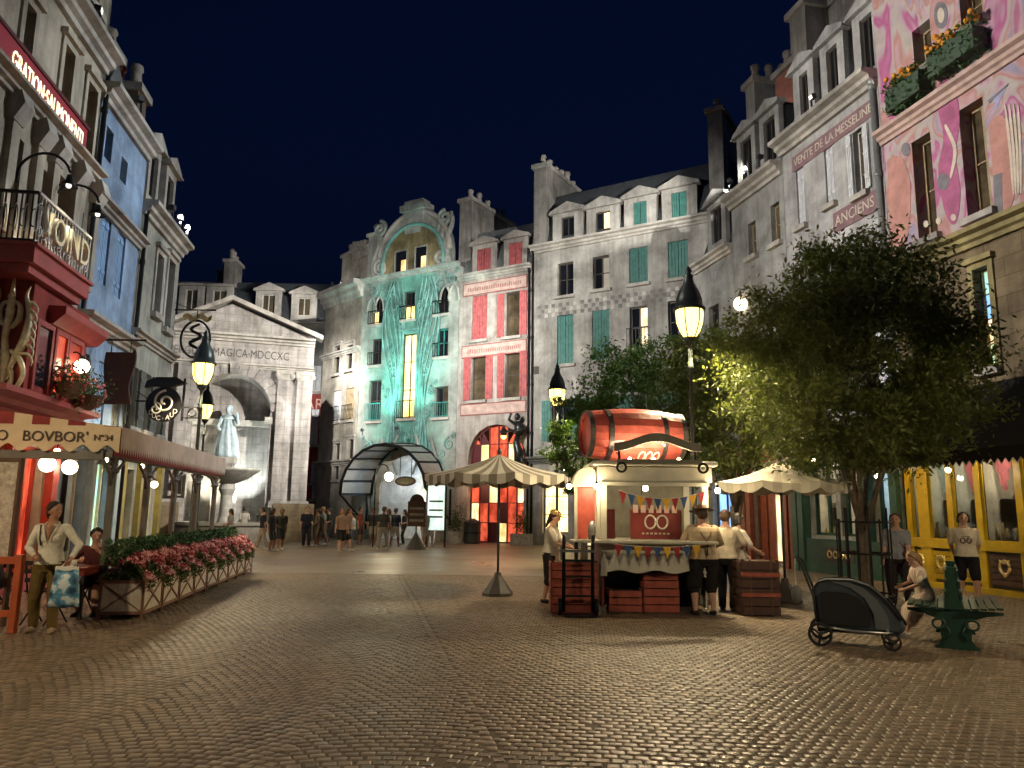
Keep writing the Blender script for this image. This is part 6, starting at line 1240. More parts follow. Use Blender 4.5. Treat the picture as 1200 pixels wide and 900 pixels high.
# ================================================================== far plaza furniture
P = gp(487,644); e = thing('notice_board','dark brown notice board on a weighted cone base','notice board',(P.x,P.y,0)); MB().lathe([(.42,0),(.4,.05),(.08,.62),(.05,.7)],(0,0,0),8).build('base','base_iron',e); MB().bar((0,0,.65),(0,0,1.0),.06).build('post','base_iron',e)
bevel(MB().box(-.38,.38,-.04,.04,.95,2.0).build('board','sign_brown',e),.02); m = MB(); m.prism([(.3*math.cos(t),2.0+.3*math.sin(t)) for t in np.linspace(0,PI,10)],-.04,.04); m.build('crest','sign_brown',e)
for q in range(3): MB().box(-.3,.3,-.05,-.041,1.15+.25*q,1.25+.25*q).build('line_of_text','plank_grey',e)
for px_,py_,lab,cm in ((553,637,'dark round litter bin beside the art nouveau arch','base_iron'),):
    P = gp(px_,py_); e = thing('litter_bin',lab,'bin',(P.x,P.y,0)); MB().lathe([(.38,0),(.42,.1),(.42,.95),(.45,1.0),(.4,1.1),(.1,1.25)],(0,0,0),16).build('body',cm,e); MB().lathe([(.43,.5),(.44,.52),(.44,.58),(.43,.6)],(0,0,0),16).build('band','iron',e)
for px_,py_,lab in ((534,637,'small shrub in a pale pot at the art nouveau arch'),(611,639,'clipped shrub in a stone trough beside the arched red doorway')):
    P = gp(px_,py_); e = thing('potted_shrub',lab,'potted plant',(P.x,P.y,0)); MB().box(-.55,.55,-.3,.3,0,.55).build('trough','pot_pale',e) if px_ > 600 else MB().lathe([(.3,0),(.42,.6),(.36,.6),(.3,.5)],(0,0,0),12).build('pot','pot_pale',e)
    pts = rng.normal(size=(700,3))*np.array([.2,.2,.35])+[0,0,1.05]; V,I = leaf_cloud(pts,.12,3); fast('foliage',V,4,I,'leaf_planter',e,kind='stuff')
# hanging oval sign in the street arch and a lit board beside it
P = FTEAL.world(cc,-.3,zs+.55); e = thing('oval_sign','dark oval sign with a pale field hanging in the street arch','sign',P,FTEAL.e.rotation_euler.z); m = MB(); m.prism([(.72*math.cos(t),.27*math.sin(t)) for t in np.linspace(0,2*PI,24,endpoint=False)],-.04,.04); m.build('board','brown_wood',e); m = MB(); m.prism([(.6*math.cos(t),.18*math.sin(t)) for t in np.linspace(0,2*PI,24,endpoint=False)],-.05,-.041); m.build('field','olive_trim',e)
for x in (-.4,.4): MB().bar((x,0,.2),(x,0,rr-.55),.03).build('hanger','iron',e)
P = gp(510,641); e = thing('lit_board','pale lit notice board with a dark arched frame beside the street arch','notice board',(P.x,P.y,0),R(-20)); glow('board_glow',(.75,.95,.85),.9,var=.4,scale=3); MB().box(-.42,.42,-.03,.03,.75,2.75).build('panel','board_glow',e); m = MB(); m.tube([(-.46,0,0),(-.46,0,2.7)]+[(.46*math.cos(t),0,2.75+.3*math.sin(t)) for t in np.linspace(PI,0,10)]+[(.46,0,2.7),(.46,0,0)],.05,6); m.build('frame','iron',e)
for z in (1.3,1.6,2.0): MB().box(-.34,.34,-.045,-.031,z,z+.08).build('line_of_text','frame_dark',e)
P = gp(446,641); e = thing('hook_lamp','slender crook-topped lamp standing in front of the street arch','street lamp',(P.x,P.y,0)); m = MB(); m.tube([(-.35,0,0),(-.35,0,3.3)]+[(-.35+.3*(1-math.cos(t)),0,3.3+.35*math.sin(t)) for t in np.linspace(.2,PI,10)],.03,6); m.build('post','iron',e,smooth=True); MB().ball((.25,0,3.1),(.2,.2,.2),12,8).build('globe','globe',e,smooth=True); lamp_light('POINT',e,(.25,-.25,3.0),120,(1,.85,.55),.15)
globe(at_depth(868,356,26.0),'white globe lamp on the low grey house above the trees',90,.24,0)
# statue with lantern by the arched red doorway
u, z = FPINK.uz(612,545); e = thing('lantern_statue','dark bronze statue of a crouching figure holding a lantern on the red-shuttered house','statue',FPINK.world(u,-.45,z),FPINK.e.rotation_euler.z); mat('bronze',(.05,.055,.055),.3,metal=.7,var=.4)
m = MB(); m.box(-.3,.3,-.25,.5,-.35,0)
m.build('bracket','trim_stone',e); m = MB()
m.tube([(0,0,0),(.1,-.05,.6),(-.05,-.1,1.1),(.0,0,1.5)],[.2,.26,.16,.14],10); m.tube([(.0,0,1.5),(.05,0,1.9),(.0,-.05,2.2)],[.24,.26,.12],10); m.ball((0,-.1,2.42),(.15,.17,.2)); m.tube([(-.2,0,2.05),(-.5,-.1,2.3),(-.3,-.2,2.6)],[.09,.08,.06],8); m.tube([(.2,0,2.05),(.45,-.2,1.75),(-.5,-.4,1.65)],[.09,.08,.05],8); m.tube([(.12,-.1,.5),(.4,-.2,.2),(.2,-.2,-.3)],[.13,.1,.07],8)
m.build('figure','bronze',e,smooth=True); MB().lathe([(.05,-.2),(.16,.0),(.2,.12),(.08,.3),(.0,.4)],(-.6,-.42,1.55),10).build('lantern_hood','bronze',e); MB().lathe([(.05,-.15),(.12,-.1),(.15,.02)],(-.6,-.42,1.42),10).build('lantern_glass','lantern_glass',e)
# ================================================================== people
def ik(a, t, l1, l2, pole):
    a = Vector(a); t = Vector(t); d = t-a; L = min(d.length,(l1+l2)*.995); dn = d.normalized(); t = a+dn*L
    x = (l1*l1-l2*l2+L*L)/(2*L); y = math.sqrt(max(0,l1*l1-x*x)); p = Vector(pole); p = p-dn*p.dot(dn); p = p.normalized() if p.length > 1e-4 else Vector((0,-1,0))
    return a+dn*x+p*y, t
def ell(c, rx, ry, n=16, M_=None):
    pts = [Vector((c[0]+rx*math.cos(2*PI*j/n),c[1]+ry*math.sin(2*PI*j/n),c[2])) for j in range(n)]
    return [M_ @ p for p in pts] if M_ else pts
def limb(m, pts, rs, n=12):
    """tapered limb with rounded ends"""
    P_ = [Vector(p) for p in pts]; q = []; r2 = []
    for i in range(len(P_)-1):
        for k in range(4): t = k/4; q.append(P_[i].lerp(P_[i+1],t)); r2.append(rs[i]*(1-t)+rs[i+1]*t)
    q.append(P_[-1]); r2.append(rs[-1]); m.tube(q,r2,n); m.ball(P_[0],rs[0]*.99,n,8); m.ball(P_[-1],rs[-1]*.99,n,8)
def remesh(o, vox, it=3, fold=0):
    r_ = o.modifiers.new('surface','REMESH'); r_.mode = 'VOXEL'; r_.voxel_size = vox; r_.use_smooth_shade = True
    s = o.modifiers.new('smooth','SMOOTH'); s.factor = .5; s.iterations = it
    if fold:
        tx = bpy.data.textures.get('folds') or bpy.data.textures.new('folds','CLOUDS'); tx.noise_scale = .09; d = o.modifiers.new('folds','DISPLACE'); d.texture = tx; d.strength = fold; d.mid_level = .5
    return o
PC = {}
def cmat(c, rough=.8):
    k = 'cloth_%02x%02x%02x' % tuple(int(x*255) for x in c); return mat(k,c,rough,var=.25,vscale=9,bump=.12,bscale=90,spec=.2)
mat('skin_light',(.48,.27,.19),.5,var=.12,vscale=12); mat('skin_tan',(.34,.17,.10),.5,var=.12,vscale=12); mat('skin_brown',(.20,.095,.055),.5,var=.12,vscale=12)
mat('hair_dark',(.018,.012,.01),.5,var=.4,vscale=30); mat('hair_brown',(.07,.035,.018),.5,var=.4,vscale=30); mat('hair_fair',(.28,.17,.07),.5,var=.4,vscale=30); mat('eye_dark',(.02,.015,.012),.2,var=0); mat('lip',(.36,.10,.09),.5,var=0); mat('straw',(.45,.30,.11),.8,var=.3,vscale=20)
def person(label, loc, rz, h=1.68, skin='skin_light', hair='hair_dark', hs='short', top=(.6,.6,.6), bot=(.05,.05,.07), shoe=(.05,.05,.05), sleeve='short', legs='shorts', arms=((-.16,-.02,.47),(.16,-.02,.47)), feet=((-.06,0),(.06,0)), lean=0., turn=0., tilt=0., hipz=None, near=True, fat=1., wide=1., group='people in the square', female=False, elbow=(0,1,-.2)):
    e = thing('person',label,'person',loc,rz,group); fz_ = .50 if hipz is None else hipz/h; dz = fz_-.50
    S = Matrix.Scale(h,4); U = S @ Matrix.Translation((0,0,fz_)) @ Matrix.Rotation(lean,4,'X') @ Matrix.Translation((0,0,-.50))
    Hd = U @ Matrix.Translation((0,0,.87)) @ Matrix.Rotation(turn,4,'Z') @ Matrix.Rotation(tilt,4,'X') @ Matrix.Translation((0,0,-.87))
    V_ = lambda p: U @ Vector(p)
    if female: wide *= .92
    tor = [(.47,.078,.062),(.50,.100,.074),(.54,.102,.076),(.59,.088,.064),(.635,.082,.058),(.68,.088,.063),(.73,.096,.067),(.775,.104,.062),(.805,.094,.052),(.828,.058,.042)]
    rt = [ell((0,0,z),rx*fat*wide,ry*fat,16,U) for z,rx,ry in tor]
    m = MB(); m.loft(rt+[ell((0,-.003,.85),.036,.038,16,U),ell((0,-.008,.885),.034,.036,16,U)])
    i0 = len(m.v); m.ball((0,-.004,.938),(.047,.058,.062),18,14); m.ball((0,-.016,.902),(.036,.040,.036),14,10); m.ball((0,-.060,.922),(.0085,.013,.015),8,6); m.ball((0,-.056,.936),(.006,.008,.018),8,6); m.ball((.048,.004,.924),(.006,.012,.018),8,6); m.ball((-.048,.004,.924),(.006,.012,.018),8,6); m.ball((0,-.044,.884),(.014,.012,.010),8,6)
    m.xf(Hd,i0)
    W = []; sh = []
    for s_, tgt in zip((-1,1),arms):
        A = V_((s_*.108*wide,0,.797)); T = Vector(tgt)*h; el, T = ik(A,T,.172*h,.150*h,Vector((elbow[0]*s_,elbow[1],elbow[2])))
        limb(m,[A,el,T],[.031*h*fat**.5,.0235*h*fat**.5,.0155*h]); fd = (T-el).normalized(); W.append((A,el,T,fd))
        side = fd.cross(Vector((s_*1.0,0,.15))).normalized(); nrm = side.cross(fd).normalized()
        pc = T+fd*.026*h; limb(m,[T,pc,T+fd*.048*h],[.0145*h,.017*h,.016*h],10)
        for k in range(4):
            ln = (.036,.043,.041,.032)[k]*h; off = side*((k-1.5)*.0098*h); b = T+fd*.048*h+off; c1 = b+fd*ln*.5-nrm*.1*ln*s_; c2 = c1+fd*ln*.4-nrm*.35*ln*s_
            limb(m,[b-fd*.012*h,c1,c2],[.0052*h,.0048*h,.0040*h],8)
        b = T+fd*.014*h-side*.014*h; limb(m,[b,b+fd*.018*h-side*.014*h,b+fd*.038*h-side*.018*h-nrm*.008*h*s_],[.0068*h,.0060*h,.0048*h],8)
    Lg = []
    for s_, ft in zip((-1,1),feet):
        A = Vector((s_*.052*fat,0,fz_-.0))*h; T = Vector((ft[0],ft[1],(ft[2] if len(ft) > 2 else 0)+.042))*h; kn, T = ik(A,T,.245*h,.222*h,Vector((s_*.12,-1,.15)))
        mid = kn.lerp(T,.32)+Vector((0,.006*h,0)); limb(m,[A,A.lerp(kn,.5),kn,mid,T],[.056*h*fat,.049*h*fat,.036*h,.035*h,.0215*h]); Lg.append((A,kn,T))
        limb(m,[T+Vector((0,.012*h,-.016*h)),T+Vector((s_*.008*h,-.06*h,-.026*h)),T+Vector((s_*.012*h,-.095*h,-.030*h))],[.022*h,.019*h,.013*h],10)
    remesh(m.build('body',skin,e,smooth=True),.006 if near else .011,2)
    # shirt
    m = MB(); b0 = 1 if hs != 'x' else 1
    m.loft([ell((0,0,z),rx*fat*wide*1.10+.006,ry*fat*1.12+.007,16,U) for z,rx,ry in ([(.515,.103,.077)]+tor[3:9])]+[ell((0,-.002,.824),.060,.046,16,U)])
    if female:
        i1 = len(m.v)
        for s_ in (-1,1): m.ball((s_*.040,-.050*fat,.715),(.040,.040,.042),12,8)
        m.xf(U,i1)
    for (A,el,T,fd) in W:
        a_ = A+(V_((0,0,.79))-A)*.25
        limb(m,[a_,A,A.lerp(el,.8)] if sleeve == 'short' else [a_,A,el,el.lerp(T,.93)],[.034*h,.038*h*fat**.5,.036*h] if sleeve == 'short' else [.034*h,.037*h*fat**.5,.029*h,.021*h])
    remesh(m.build('shirt',cmat(top),e,smooth=True),.009 if near else .013,3,.012 if near else 0)
    # lower garment
    m = MB()
    if legs in ('skirt','dress'):
        zb_ = .27 if legs == 'skirt' else .24
        if hipz is None: m.loft([ell((0,0,.60+dz),.092*h*fat/h,.07*fat,20,S),ell((0,0,.54+dz),.112*fat,.086*fat,20,S),ell((0,0,.42+dz),.125*fat,.105*fat,20,S),ell((0,0,zb_+dz),.145*fat,.125*fat,20,S)][::-1])
        else:
            m.loft([ell((0,0,.56),.1*fat,.08*fat,16,U),ell((0,0,.5),.11*fat,.09*fat,16,U),ell((0,0,.46),.1*fat,.08*fat,16,U)][::-1])
            for A,kn,T in Lg: limb(m,[A,kn,kn.lerp(T,.35)],[.082*h,.082*h,.07*h])
            A0,k0,_t = Lg[0]; A1,k1,_t = Lg[1]; limb(m,[(A0+A1)/2,(k0+k1)/2,(k0+k1)/2+Vector((0,0,-.08*h))],[.09*h,.09*h,.08*h])
    else:
        m.loft([ell((0,0,z),rx*fat*1.05+.004,ry*fat*1.06+.004,16,U) for z,rx,ry in [(.455,.07,.06)]+tor[:3]])
        for A,kn,T in Lg:
            if legs == 'shorts': limb(m,[A,A.lerp(kn,.86)],[.063*h*fat,.052*h*fat])
            elif legs == 'knee': limb(m,[A,kn,kn.lerp(T,.12)],[.066*h*fat,.056*h*fat,.056*h])
            else: limb(m,[A,kn,kn.lerp(T,.94)],[.064*h*fat,.047*h*fat,.038*h])
    remesh(m.build('skirt' if legs in ('skirt','dress') else ('trousers' if legs == 'trousers' else 'shorts'),cmat(bot if legs != 'dress' else top),e,smooth=True),.009 if near else .013,3,.012 if near else 0)
    for s_, (A,kn,T) in zip((-1,1),Lg):
        m = MB(); limb(m,[T+Vector((0,.016*h,-.018*h)),T+Vector((s_*.006*h,-.05*h,-.024*h)),T+Vector((s_*.012*h,-.098*h,-.028*h))],[.0245*h,.0225*h,.0165*h],12); m.v = [(x,y,max(z,T.z-.043*h)) for x,y,z in m.v]; m.build('shoe',cmat(shoe,.5),e,smooth=True)
    # hair
    m = MB(); i0 = 0
    m.ball((0,.007,.958),(.053,.058,.050),16,12); m.ball((0,.022,.928),(.053,.046,.052),14,10)
    if hs != 'short': m.ball((0,.030,.905),(.045,.034,.046),14,10)
    for s_ in (-1,1): limb(m,[(s_*.040,-.022,.980),(s_*.048,-.006,.955),(s_*.049,.006,.93)],[.012,.012,.010])
    if hs in ('long','pony'): limb(m,[(0,.03,.93),(0,.052,.86),(0,.058,.76 if hs == 'long' else .80)],[.046,.044 if hs == 'long' else .022,.026 if hs == 'long' else .012])
    if hs == 'long':
        for s_ in (-1,1): limb(m,[(s_*.044,.012,.94),(s_*.052,.012,.88),(s_*.05,.02,.82)],[.018,.018,.012])
    if hs == 'bun': m.ball((0,.062,.955),(.028,.028,.028),12,8)
    if hs == 'bob':
        for s_ in (-1,1): limb(m,[(s_*.042,.01,.95),(s_*.052,.01,.90)],[.022,.018])
    m.xf(Hd); remesh(m.build('hair',hair,e,smooth=True),.006 if near else .012,1,.012)
    if near:
        for s_ in (-1,1):
            m = MB(); m.ball((s_*.018,-.0545,.933),(.0065,.004,.004),8,6); m.xf(Hd); m.build('eye','eye_dark',e,smooth=True)
            m = MB(); m.tube([(s_*.009,-.0585,.9435),(s_*.018,-.058,.9465),(s_*.028,-.052,.9435)],.0022,5); m.xf(Hd); m.build('eyebrow',hair,e)
        m = MB(); m.ball((0,-.0565,.902),(.014,.004,.0038),10,6); m.xf(Hd); m.build('mouth','lip',e,smooth=True)
    e['_h'] = h; return e, U, Hd, W, Lg
def unkey(e):
    if '_h' in e: del e['_h']
SP = dict(near=True)
# -- woman with tote bag at the terrace
g = gp(49,740); e,U,Hd,W,Lg = person('woman in white blouse and olive trousers carrying a shopping bag by the terrace',(g.x,g.y,0),R(14),1.66,'skin_tan','hair_dark','bun',(.62,.58,.48),(.13,.085,.025),(.3,.22,.14),'long','trousers',arms=((-.06,-.16,.585),(.19,-.13,.57)),feet=((-.075,.03),(.085,-.06)),turn=R(52),female=True,elbow=(.8,.6,-.3)); unkey(e)
MB().tube([U@Vector(p) for p in ((-.07,.06,.80),(-.075,-.04,.815),(-.06,-.085,.72),(-.05,-.08,.66))],.011,6).build('strap','chair_black',e); 
m = MB(); m.box(-.15,.15,.12,.24,.6*1.66,.8*1.66); bevel(m.build('backpack','chair_black',e),.05,3)
m = MB(); m.loft([ell((0,-.082,z_),.022*w_,.012,12,U) for z_,w_ in ((.70,.25),(.75,.8),(.80,1.15),(.825,1.3))]); m.build('neckline','skin_tan',e,smooth=True)
for s_ in (-1,1): MB().tube([U@Vector(q) for q in ((s_*.012,-.092,.69),(s_*.032,-.090,.76),(s_*.05,-.06,.815),(s_*.045,.0,.84))],.010,6).build('collar',cmat((.62,.58,.48)),e)
h_ = 1.66; bw = .36; e2 = thing('shopping_bag','white plastic shopping bag with a blotchy blue print held by the woman','bag',(g.x,g.y,0),R(14))
def bagmat():
    m = mat('bag_print',(.6,.62,.62),.4,var=0); n = m.node_tree.nodes; l = m.node_tree.links; p = n['Principled BSDF']; tc = n.new('ShaderNodeTexCoord'); nz = n.new('ShaderNodeTexNoise'); nz.inputs['Scale'].default_value = 7; nz.inputs['Detail'].default_value = 3; l.new(tc.outputs['Object'],nz.inputs[0]); cr = n.new('ShaderNodeValToRGB'); el = cr.color_ramp.elements; el[0].position=.36; el[0].color=(.02,.05,.09,1); el[1].position=.52; el[1].color=(.10,.30,.46,1); q=el.new(.58); q.color=(.55,.62,.64,1); l.new(nz.outputs[0],cr.inputs[0]); l.new(cr.outputs[0],p.inputs['Base Color'])
bagmat()
hb = W[1][2]+Vector((-.02,-.03,-.10)); rings = []
for t in np.linspace(0,1,8):
    z = hb.z-.05-.46*t; w_ = .135+.05*t; dd = .02+.055*math.sin(PI*min(1,t+.08)); rings.append([(hb.x+w_*math.copysign(abs(math.cos(a))**.6,math.cos(a)),hb.y-.03+dd*math.copysign(abs(math.sin(a))**.7,math.sin(a))+.008*math.sin(7*a+9*t),z+.01*math.sin(5*a)) for a in np.linspace(0,2*PI,24,endpoint=False)])
MB().loft(rings[::-1]).build('bag_body','bag_print',e2,smooth=True); MB().loft([[Vector(p)+Vector((0,0,.04*k)) for p in rings[0]] for k in (0,1)]).build('bag_top','cup_white',e2)
MB().tube([(hb.x-.08,hb.y-.03,hb.z-.02),(hb.x-.01,hb.y+.0,hb.z+.06),(hb.x+.07,hb.y-.03,hb.z-.02)],.009,6).build('handle','cup_white',e2)
# -- seated guests
e,U,Hd,W,Lg = person('seated guest with dark hair leaning on the red café table at the terrace corner',(T1.x+.12,T1.y+.52,0),R(10),1.6,'skin_light','hair_dark','bun',(.10,.03,.03),(.02,.02,.025),arms=((-.10,-.22,.50),(.06,-.16,.58)),feet=((-.07,-.2),(.07,-.22)),hipz=.50,lean=R(14),turn=R(20),elbow=(.9,.4,-.3)); unkey(e)
chair(T1.x+.12,T1.y+.56,0,'black folding chair under the seated guest at the terrace corner')
e,U,Hd,W,Lg = person('seated guest with long dark hair in dark clothes at the menu board table',(T2.x+.28,T2.y+.5,0),R(-20),1.62,'skin_tan','hair_dark','long',(.06,.05,.05),(.03,.03,.04),arms=((-.10,-.2,.50),(.10,-.2,.50)),feet=((-.07,-.2),(.07,-.22)),hipz=.50,lean=R(12),turn=R(30),elbow=(.9,.4,-.3)); unkey(e); chair(T2.x+.28,T2.y+.54,R(-20),'black folding chair under the guest at the menu board table')
# -- kiosk staff
g = gp(642,702); e,U,Hd,W,Lg = person('kiosk attendant in white shirt, pale apron, black knee breeches and straw cap',(g.x,g.y-.6,0),R(72),1.64,'skin_light','hair_dark','pony',(.60,.56,.48),(.015,.014,.014),(.02,.02,.02),'short','knee',arms=((-.07,-.25,.60),(.09,-.25,.60)),feet=((-.05,.05),(.06,-.05)),lean=R(6),tilt=R(14),female=True,elbow=(.5,.8,-.5)); unkey(e)
m = MB(); m.lathe([(.058,.955),(.066,.968),(.06,.995),(.03,1.01)],(0,.008,0),18); m.prismz([(.05*math.cos(t),-.05-.05*math.sin(t)) for t in np.linspace(0,PI,10)],.958,.966); m.xf(Hd); m.build('cap','straw',e)
m = MB(); pr = [(x,-.105+.9*x*x,z) for z in (.30,.45,.56,.62) for x in np.linspace(-.10,.10,9)]; m.add([(x*1.64,y*1.64,z*1.64) for x,y,z in pr],[(r*9+c,r*9+c+1,(r+1)*9+c+1,(r+1)*9+c) for r in range(3) for c in range(8)]); o = m.build('apron',cmat((.52,.42,.34)),e); o.modifiers.new('t','SOLIDIFY').thickness=.01
g = gp(826,721); e,U,Hd,W,Lg = person('kiosk worker seen from behind in tan shirt, crossed braces, black breeches and felt hat',(g.x,g.y,0),PI+R(6),1.72,'skin_light','hair_brown','short',(.48,.38,.26),(.014,.012,.012),(.015,.015,.015),'long','knee',arms=((-.13,-.17,.60),(.12,-.17,.60)),feet=((-.085,0),(.085,0)),fat=1.28,wide=1.04,tilt=R(12),elbow=(.9,.5,-.3)); unkey(e)
m = MB(); m.lathe([(.05,.965),(.115,.962),(.118,.968),(.062,.972),(.058,1.01),(.03,1.022)],(0,.006,0),22); m.xf(Hd); m.build('hat','hair_brown',e,smooth=True)
yb_ = .088*1.28
for s_ in (-1,1): MB().tube([U@Vector(p) for p in ((s_*.07,-.03,.835),(s_*.075,.05,.815),(s_*.04,yb_-.008,.74),(0,yb_+.006,.68),(0,yb_+.005,.55))],.011,6).build('brace','brown_wood',e)
for k_,(px_,py_,rz_,lab,top,bot,hs) in enumerate([(853,716,150,'customer in pale shirt and dark trousers standing close beside the kiosk worker',(.58,.52,.42),(.02,.02,.025),'short'),(868,714,100,'dark-haired customer in white top and black trousers at the kiosk end',(.60,.56,.50),(.02,.02,.03),'bob')]):
    g = gp(px_,py_); e,U,Hd,W,Lg = person(lab,(g.x,g.y,0),R(rz_),1.68-.06*k_,'skin_light','hair_brown' if k_ == 0 else 'hair_dark',hs,top,bot,sleeve='short',legs='trousers',arms=((-.10,-.18,.60),(.12,-.12,.56)),feet=((-.06,.02),(.06,-.03)),tilt=R(10),elbow=(.8,.6,-.3)); unkey(e)
# -- family at the bench
g = gp(1056,712); e,U,Hd,W,Lg = person('woman in grey T-shirt with a crossbody strap standing behind the pet stroller',(g.x,g.y,0),R(-22),1.66,'skin_light','hair_brown','bun',(.26,.27,.30),(.03,.02,.025),(.3,.3,.3),'short','trousers',arms=((-.15,-.10,.50),(.10,-.20,.49)),feet=((-.07,0),(.08,-.02)),fat=1.26,turn=R(-5),female=True); unkey(e)
MB().tube([U@Vector(p) for p in ((-.10,-.02,.825),(-.06,-.075,.77),(.03,-.095,.68),(.10,-.07,.60))],.010,6).build('crossbody_strap','maroon',e); m = MB(); m.ball(U@Vector((.10,-.10,.57)),(.1,.06,.07),12,8); m.build('hip_bag','maroon',e,smooth=True)
gB = Vector((B.x,B.y,0)); bd = Vector((math.sin(R(29)),math.cos(R(29)),0)); lt = Vector((-bd.y,bd.x,0)); ps = gB+bd*.75+lt*.32
e,U,Hd,W,Lg = person('small girl in a pale striped dress sitting on the green bench',(ps.x,ps.y,0),R(-29-90+20),1.2,'skin_light','hair_fair','pony',(.62,.42,.32),(.62,.42,.32),(.5,.45,.4),'short','dress',arms=((-.10,-.22,.56),(.10,-.24,.54)),feet=((-.06,-.22,.03),(.06,-.24,.03)),hipz=.56,lean=R(14),tilt=R(10),elbow=(.7,.6,-.4)); unkey(e)
stripes('dress_stripe',(.78,.70,.58),(.60,.42,.32),0,.05); 
for c in e.children:
    if c.name.startswith(('skirt','shirt')): c.data.materials[0] = MATS['dress_stripe']
g = gp(1137,708); e,U,Hd,W,Lg = person('woman in cream printed T-shirt and black shorts standing before the yellow shop',(g.x,g.y,0),R(-24),1.70,'skin_light','hair_dark','bob',(.62,.54,.42),(.01,.01,.014),(.45,.42,.4),'short','shorts',arms=((-.10,.10,.50),(.10,.10,.50)),feet=((-.08,0),(.08,-.02)),fat=1.08,wide=1.08,female=True,elbow=(1,.4,0)); unkey(e)
m = MB(); 
for s_ in (-1,1): m.tube([U@Vector((s_*.030+.022*math.cos(t),-.092+abs(s_*.03+.022*math.cos(t))*.15,.69+.028*math.sin(t))) for t in np.linspace(0,2*PI,14)],.012,6)
m.tube([U@Vector((x,-.090,.735)) for x in np.linspace(-.04,.04,6)],.006,5); m.build('shirt_print','brown_wood',e,kind='stuff')
# -- people strolling at the far end
far = [(307,644,'walking',1.66,'short',(.02,.02,.025),(.32,.26,.2),'hair_dark'),(317,646,'standing',1.64,'long',(.03,.03,.035),(.03,.03,.035),'hair_dark'),(328,645,'walking',1.62,'pony',(.03,.035,.03),(.03,.03,.03),'hair_brown'),
 (358,641,'standing',1.72,'bun',(.015,.017,.03),(.015,.017,.03),'hair_brown'),(371,640,'standing',1.66,'short',(.2,.17,.13),(.25,.2,.15),'hair_dark'),(378,640,'walking',1.74,'short',(.16,.18,.2),(.22,.2,.18),'hair_fair'),(384,638,'standing',1.7,'short',(.03,.03,.03),(.04,.04,.05),'hair_dark'),
 (399,647,'walking',1.66,'long',(.36,.24,.18),(.02,.02,.02),'hair_fair'),(406,646,'walking',1.68,'pony',(.34,.22,.2),(.02,.02,.025),'hair_brown'),(412,642,'standing',1.5,'short',(.5,.5,.52),(.12,.14,.2),'hair_dark'),(421,638,'standing',1.76,'short',(.20,.05,.04),(.1,.05,.05),'hair_dark'),
 (436,639,'standing',1.7,'short',(.02,.02,.02),(.2,.17,.14),'hair_dark'),(448,644,'walking',1.76,'short',(.05,.05,.045),(.25,.22,.18),'hair_brown'),(454,641,'standing',1.68,'pony',(.4,.38,.34),(.2,.18,.16),'hair_brown'),(462,641,'walking',1.72,'short',(.02,.025,.04),(.4,.36,.3),'hair_dark'),(473,638,'standing',1.66,'long',(.03,.03,.035),(.02,.02,.02),'hair_dark'),(497,641,'walking',1.7,'short',(.2,.16,.12),(.3,.26,.22),'hair_brown'),(503,640,'standing',1.6,'short',(.3,.28,.25),(.2,.15,.12),'hair_dark'),
 (284,636,'standing',1.7,'short',(.4,.38,.32),(.03,.03,.03),'hair_dark'),(268,640,'standing',1.6,'pony',(.3,.3,.3),(.1,.1,.1),'hair_dark')]
cn = {0:'black',1:'grey'}
def cname(c):
    m_ = max(c); 
    if m_ < .06: return 'black'
    if c[0] > 1.6*c[1]: return 'red' if c[1] < .1 else 'rose'
    return 'dark grey' if m_ < .22 else ('tan' if c[2] < c[0]*.85 else 'pale grey')
spots = ['beside the portal plinth','near the fountain','in front of the portal pilaster','by the red painted wall','beneath the white shutters','outside the narrow house','at the edge of the ribbed canopy','before the street arch','beside the brown notice board']
hn = {'short':'short hair','long':'long loose hair','pony':'a ponytail','bun':'hair tied up','bob':'bobbed hair'}
SEEN = set()
for i,(px_,py_,pose,h,hs,top,bot,hc) in enumerate(far):
    g = gp(px_,py_); sp = spots[1] if px_ < 290 else spots[0] if px_ < 312 else spots[2] if px_ < 335 else spots[3] if px_ < 365 else spots[4] if px_ < 392 else spots[5] if px_ < 416 else spots[6] if px_ < 430 else spots[7] if px_ < 480 else spots[8]
    wk = pose == 'walking'; rz_ = random.choice([R(80),R(-80),R(160),R(-150),R(20)])
    e,*_ = person(f'{pose} person, {hn[hs]}, {cname(top)} top, {cname(bot)} {"shorts" if i%3 else "trousers"}, {sp}',(g.x,g.y,0),rz_,h,random.choice(['skin_light','skin_light','skin_tan','skin_brown']),hc,hs,top,bot,(.2,.2,.2) if i%2 else (.5,.5,.5),'short','shorts' if i%3 else 'trousers',arms=((-.15,-.08 if wk else 0,.48),(.13,.07 if wk else -.1,.49 if wk else .58)),feet=((-.05,-.13),(.05,.14)) if wk else ((-.06,0),(.07,-.02)),near=False,lean=R(4) if wk else 0,fat=random.uniform(.95,1.15),group='people strolling at the far end'); unkey(e)
# ================================================================== floodlights on roofs and ledges that wash the facades
mat('flood_body',(.03,.03,.03),.5,var=.2)
def flood(P, T, power, col, label, angle=70, blend=.8, rad=.03):
    P = Vector(P); T = Vector(T); e = thing('floodlight',label,'floodlight',P,0,'facade floodlights'); d = (T-P).normalized(); q = d.to_track_quat('-Z','Y').to_matrix().to_4x4()
    m = MB(); m.box(-.09,.09,-.07,.07,-.02,.12); m.xf(q); m.build('housing','flood_body',e); m = MB(); m.box(-.075,.075,-.055,.055,-.026,-.021); m.xf(q); m.build('lens','flood_lens',e); MB().bar((0,0,-.35),(0,0,-.1),.05).build('stand','flood_body',e)
    lamp_light('SPOT',e,d*.06,power,col,rad,d*10,angle,blend)
WH = (1,.965,.90)
